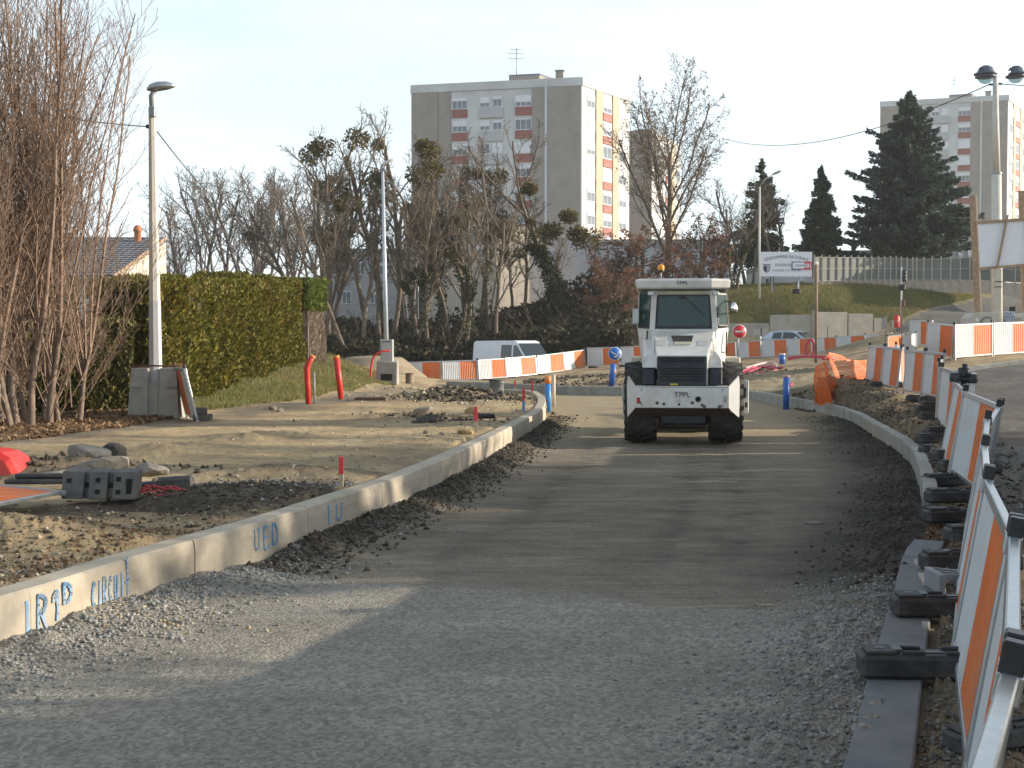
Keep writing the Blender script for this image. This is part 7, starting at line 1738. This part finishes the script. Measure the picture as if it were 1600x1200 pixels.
def stones(name, x, y, s, mat, seed, sink=.25, zoff=None):
    rs = np.random.RandomState(seed); n = len(x); z = zsv(x, y) if zoff is None else zoff
    V = OCT[None] * rs.uniform(.55, 1.25, (n, 6, 1)) + rs.normal(size=(n, 6, 3)) * .22; V *= (np.asarray(s)[:, None, None] * np.array([1, 1, .75])[None, None]); a = rs.uniform(0, 6.28, n); c, d = np.cos(a)[:, None], np.sin(a)[:, None]
    X_ = V[:, :, 0] * c - V[:, :, 1] * d + x[:, None]; Y_ = V[:, :, 0] * d + V[:, :, 1] * c + y[:, None]; Z_ = V[:, :, 2] + (z + np.asarray(s) * (.5 - sink))[:, None]
    F = (np.arange(n)[:, None, None] * 6 + OF[None]).reshape(-1, 3); me = npmesh(name, np.stack([X_, Y_, Z_], 2).reshape(-1, 3), F); me.materials.append(mat); return tag(mk(name, me), kind='stuff')
rs = np.random.RandomState(71)
lx = lambda y: np.interp(y, left_face[:, 1][left_face[:, 1] < 33], left_face[:, 0][left_face[:, 1] < 33])
bx_ = lambda y: np.interp(y, [2.2, 4.2, 5.75, 7.1, 8.4, 9.8, 11.8, 13.8], [.2, .9, 1.55, 2.05, 2.55, 3.0, 3.6, 4.43])
n = 9000; y = 5.5 + rs.uniform(0, 1, n) * 5.6; x = lx(y) + .05 + np.abs(rs.normal(size=n)) * .36; stones('gravel', x, y, .005 + .018 * rs.uniform(0, 1, n) ** 5, grav_m, 1)
n = 11000; y = 2.4 + rs.uniform(0, 1, n) ** .8 * 7.6; x = bx_(y) - .01 - np.abs(rs.normal(size=n)) * .42; stones('gravel', x, y, .0045 + .018 * rs.uniform(0, 1, n) ** 5, grav_m, 2)
n = 9000; y = 3.5 + rs.uniform(0, 1, n) ** 1.2 * 7.5; x = lx(y) + (bx_(y) - lx(y)) * rs.uniform(0, 1, n); stones('gravel', x, y, .0025 + .007 * rs.uniform(0, 1, n) ** 4, grav_m, 3)
n = 7000; y = 2.5 + rs.uniform(0, 1, n) * 9; x = bx_(y) + .30 + rs.uniform(0, .55, n); stones('gravel', x, y, .006 + .016 * rs.uniform(0, 1, n) ** 2, stone_mat('dark_gravel', [(.07, .065, .06), (.13, .12, .11), (.22, .20, .17)]), 4)
n = 11000; y = 10.3 + rs.uniform(0, 1, n) ** 1.2 * 22; x = lx(y) + .07 + np.abs(rs.normal(size=n)) * .24; stones('soil_clods', x, y, .008 + .030 * rs.uniform(0, 1, n) ** 4, clod_m, 5)
rx_ = lambda y: np.interp(y, [13.8, 16.2, 19, 21.9, 24.4, 29.5, 33.4], [4.43, 5.16, 5.95, 6.6, 7.0, 7.8, 8.1])
n = 7000; y = 9.8 + rs.uniform(0, 1, n) * 22; x = np.where(y < 13.8, bx_(y), rx_(y)) - .02 - np.abs(rs.normal(size=n)) * .35; stones('soil_clods', x, y, .006 + .024 * rs.uniform(0, 1, n) ** 4, clod_m, 6)
n = 6000; y = 11.5 + rs.uniform(0, 1, n) * 22; x = np.where(y < 13.8, bx_(y) + .15, rx_(y)) + .2 + rs.uniform(0, 1, n) ** 1.3 * 1.3; stones('soil_clods', x, y, .007 + .035 * rs.uniform(0, 1, n) ** 4, clod_m, 7)
n = 3500; y = 7.5 + rs.uniform(0, 1, n) ** 1.3 * 26; x = lx(y) - .36 - np.abs(rs.normal(size=n)) * 1.5; stones('loose_stones', x, y, .005 + .028 * rs.uniform(0, 1, n) ** 6, sandst_m, 8)
n = 3000; y = 8 + rs.uniform(0, 1, n) * 6; x = lx(y) - .3 - rs.uniform(0, 1, n) * 1.6; stones('soil_clods', x, y, .006 + .022 * rs.uniform(0, 1, n) ** 4, clod_m, 9)
def around(px, py, r, n, s0, s1, mat, seed, z=.4, name='soil_clods', w=1.6):
    c = G(px, py, z); x = c[0] + rs.normal(size=n) * r * w * .6; y = c[1] + rs.normal(size=n) * r * .6; stones(name, x, y, s0 + (s1 - s0) * rs.uniform(0, 1, n) ** 2.5, mat, seed)
around(735, 622, .9, 700, .015, .10, clod_m, 10); around(660, 622, 1.0, 300, .012, .07, sandst_m, 11); around(672, 607, 1.1, 250, .012, .07, sandst_m, 12); around(690, 652, .8, 250, .012, .07, clod_m, 13); around(770, 630, .8, 200, .012, .06, sandst_m, 14)
around(360, 780, .5, 700, .006, .030, clod_m, 15); around(450, 760, .6, 600, .006, .03, stone_mat('pale_rubble', [(.20, .20, .21), (.34, .34, .35), (.12, .12, .12)]), 16, w=2.2); around(120, 885, .45, 900, .005, .022, sandst_m, 17, w=2.0); around(150, 742, .8, 300, .01, .06, clod_m, 18)
y = 34 + rs.uniform(0, 1, 1500) * 3; x = 7.9 + rs.uniform(0, 1, 1500) * 2.4; stones('soil_clods', x, y, .02 + .07 * rs.uniform(0, 1, 1500) ** 3, clod_m, 19)
y = 47 + rs.uniform(0, 1, 2500) * 10; x = rs.uniform(.5, 11, 2500); stones('soil_clods', x, y, .02 + .10 * rs.uniform(0, 1, 2500) ** 4, clod_m, 20)
# rocks big enough to be picked out
import bmesh
def rock(px, py, z, size, mat, label, seed, flat=.7, rz=0.0, lift=0.0, name='rock'):
    bm = bmesh.new(); bmesh.ops.create_icosphere(bm, subdivisions=2, radius=1); rr = random.Random(seed)
    ax = [Vector((rr.gauss(0, 1), rr.gauss(0, 1), rr.gauss(0, 1))).normalized() for _ in range(9)]; cut = [rr.uniform(.55, .9) for _ in ax]
    for v in bm.verts:
        for a_, c_ in zip(ax, cut):
            k = v.co.dot(a_)
            if k > c_: v.co -= a_ * (k - c_)
        v.co.x *= size[0]; v.co.y *= size[1]; v.co.z *= size[2]
    me = D.meshes.new(name); bm.to_mesh(me); bm.free(); me.materials.append(mat); o = mk(name, me); g = G(px, py, z); o.location = (g[0], g[1], zs(g[0], g[1]) + size[2] * .35 + lift); o.rotation_euler = (rr.uniform(-.3, .3), rr.uniform(-.3, .3), rz); return tag(o, label, 'rock', 'rocks on the left soil')
rk = M('rock_grey', (.20, .18, .15), .9, .25, 6, .5); rd_ = M('rock_dark', (.06, .052, .046), .9, .3, 6, .5); ry = M('rock_ochre', (.36, .25, .12), .95, .2, 8, .5)
rock(140, 728, .45, (.33, .2, .13), rk, 'pale wedge-shaped rock leaning left of the dark lump', 1, rz=-.3, lift=.06); rock(177, 722, .45, (.19, .17, .15), rd_, 'dark lumpy rock on top of the pile behind the grey ribbed block', 2, lift=.10); rock(155, 738, .45, (.42, .2, .10), rk, 'low flat rock at the foot of the rock pile', 3)
rock(25, 816, .42, (.085, .07, .075), rk, 'brown rounded rock below the fallen orange barrier', 4); rock(89, 820, .42, (.095, .07, .06), ry, 'ochre clay lump right of the brown rounded rock', 5); rock(131, 818, .42, (.05, .04, .025), ry, 'small flat ochre stone beside the larger clay lump', 6)
rock(230, 742, .43, (.26, .18, .11), rk, 'grey-brown rock right behind the grey ribbed block', 7); rock(68, 746, .43, (.35, .2, .08), rk, 'long low rock behind the black strips', 8)
rock(735, 642, .42, (.16, .13, .12), ry, 'ochre boulder left of the tall red stake', 9); rock(728, 674, .42, (.17, .1, .07), ry, 'flat ochre stone beside the foot of the tall red stake', 10); rock(690, 678, .42, (.06, .05, .05), sandst_m, 'small pale stone on the sandy soil', 11); rock(666, 676, .42, (.06, .05, .05), sandst_m, 'tiny white stone left of the small pale stone', 12)
rock(426, 640, .40, (.11, .09, .08), sandst_m, 'pale stone left of the bent red duct', 13); rock(437, 642, .40, (.09, .08, .07), sandst_m, 'second pale stone touching the verge left of the bent red duct', 14); rock(660, 640, .42, (.28, .2, .10), rk, 'broad flat stone under the heap of clods', 15)
rock(660, 655, .42, (.30, .16, .09), rd_, 'dark flat slab of old tar in the soil', 16)
g = P(313, 654, 24.2); m = empty('brick_stack', (g[0], 24.3, zs(g[0], 24.3)), (0, 0, R(8)), 'two dark bricks stacked beside the leaning barrier', 'bricks'); bk = M('brick_dark', (.10, .085, .075), .9, .2, 8, .4)
MB().box((0, 0, .065), (.30, .24, .13), ch=.012).build('brick', bk, m); MB().box((-.03, .02, .20), (.26, .22, .13), R(9), ch=.012).build('brick', bk, m); MB().box((.15, -.03, .08), (.07, .18, .12), R(-12)).build('brick', bk, m)
# sand heap behind the cabinet
c = P(588, 580, 58); n = 60; u = np.linspace(-1, 1, n); ux, uy = np.meshgrid(u, u); rr_ = np.sqrt(ux ** 2 + uy ** 2); hz = np.clip(1.05 - rr_, 0, 1); hz = 1.9 * np.minimum(hz * 1.1, .56 + .12 * hz) + .05 * fbm(ux * 6, uy * 6, 4, 4); ii = np.arange(n * n).reshape(n, n)
me = npmesh('sand_heap', np.stack([(c[0] - .1 + ux * 2.6 + .25 * uy).ravel(), (58 + uy * 2.6).ravel(), (-.05 + hz).ravel()], 1), np.stack([ii[:-1, :-1].ravel(), ii[:-1, 1:].ravel(), ii[1:, 1:].ravel(), ii[1:, :-1].ravel()], 1), True); me.materials.append(M('heap_sand', (.26, .205, .14), .95, .15, 3, .4, bscale=20)); tag(mk('sand_heap', me), 'rounded sandy heap behind the grey utility cabinet', 'sand heap')
# ------------------------------------------------------------------ thin winter haze over the far towers
hm_ = D.materials.new('haze'); hm_.use_nodes = True; hn = hm_.node_tree.nodes; hn.clear()
ho = hn.new('ShaderNodeOutputMaterial'); hv = hn.new('ShaderNodeVolumePrincipled'); hv.inputs['Color'].default_value = (.95, .97, 1.0, 1); hv.inputs['Density'].default_value = .00034; hv.inputs['Anisotropy'].default_value = .3
hm_.node_tree.links.new(hv.outputs['Volume'], ho.inputs['Volume'])
o = MB().box((0, 60, 23), (1960, 1960, 58)).build('haze', hm_); tag(o, kind='stuff')
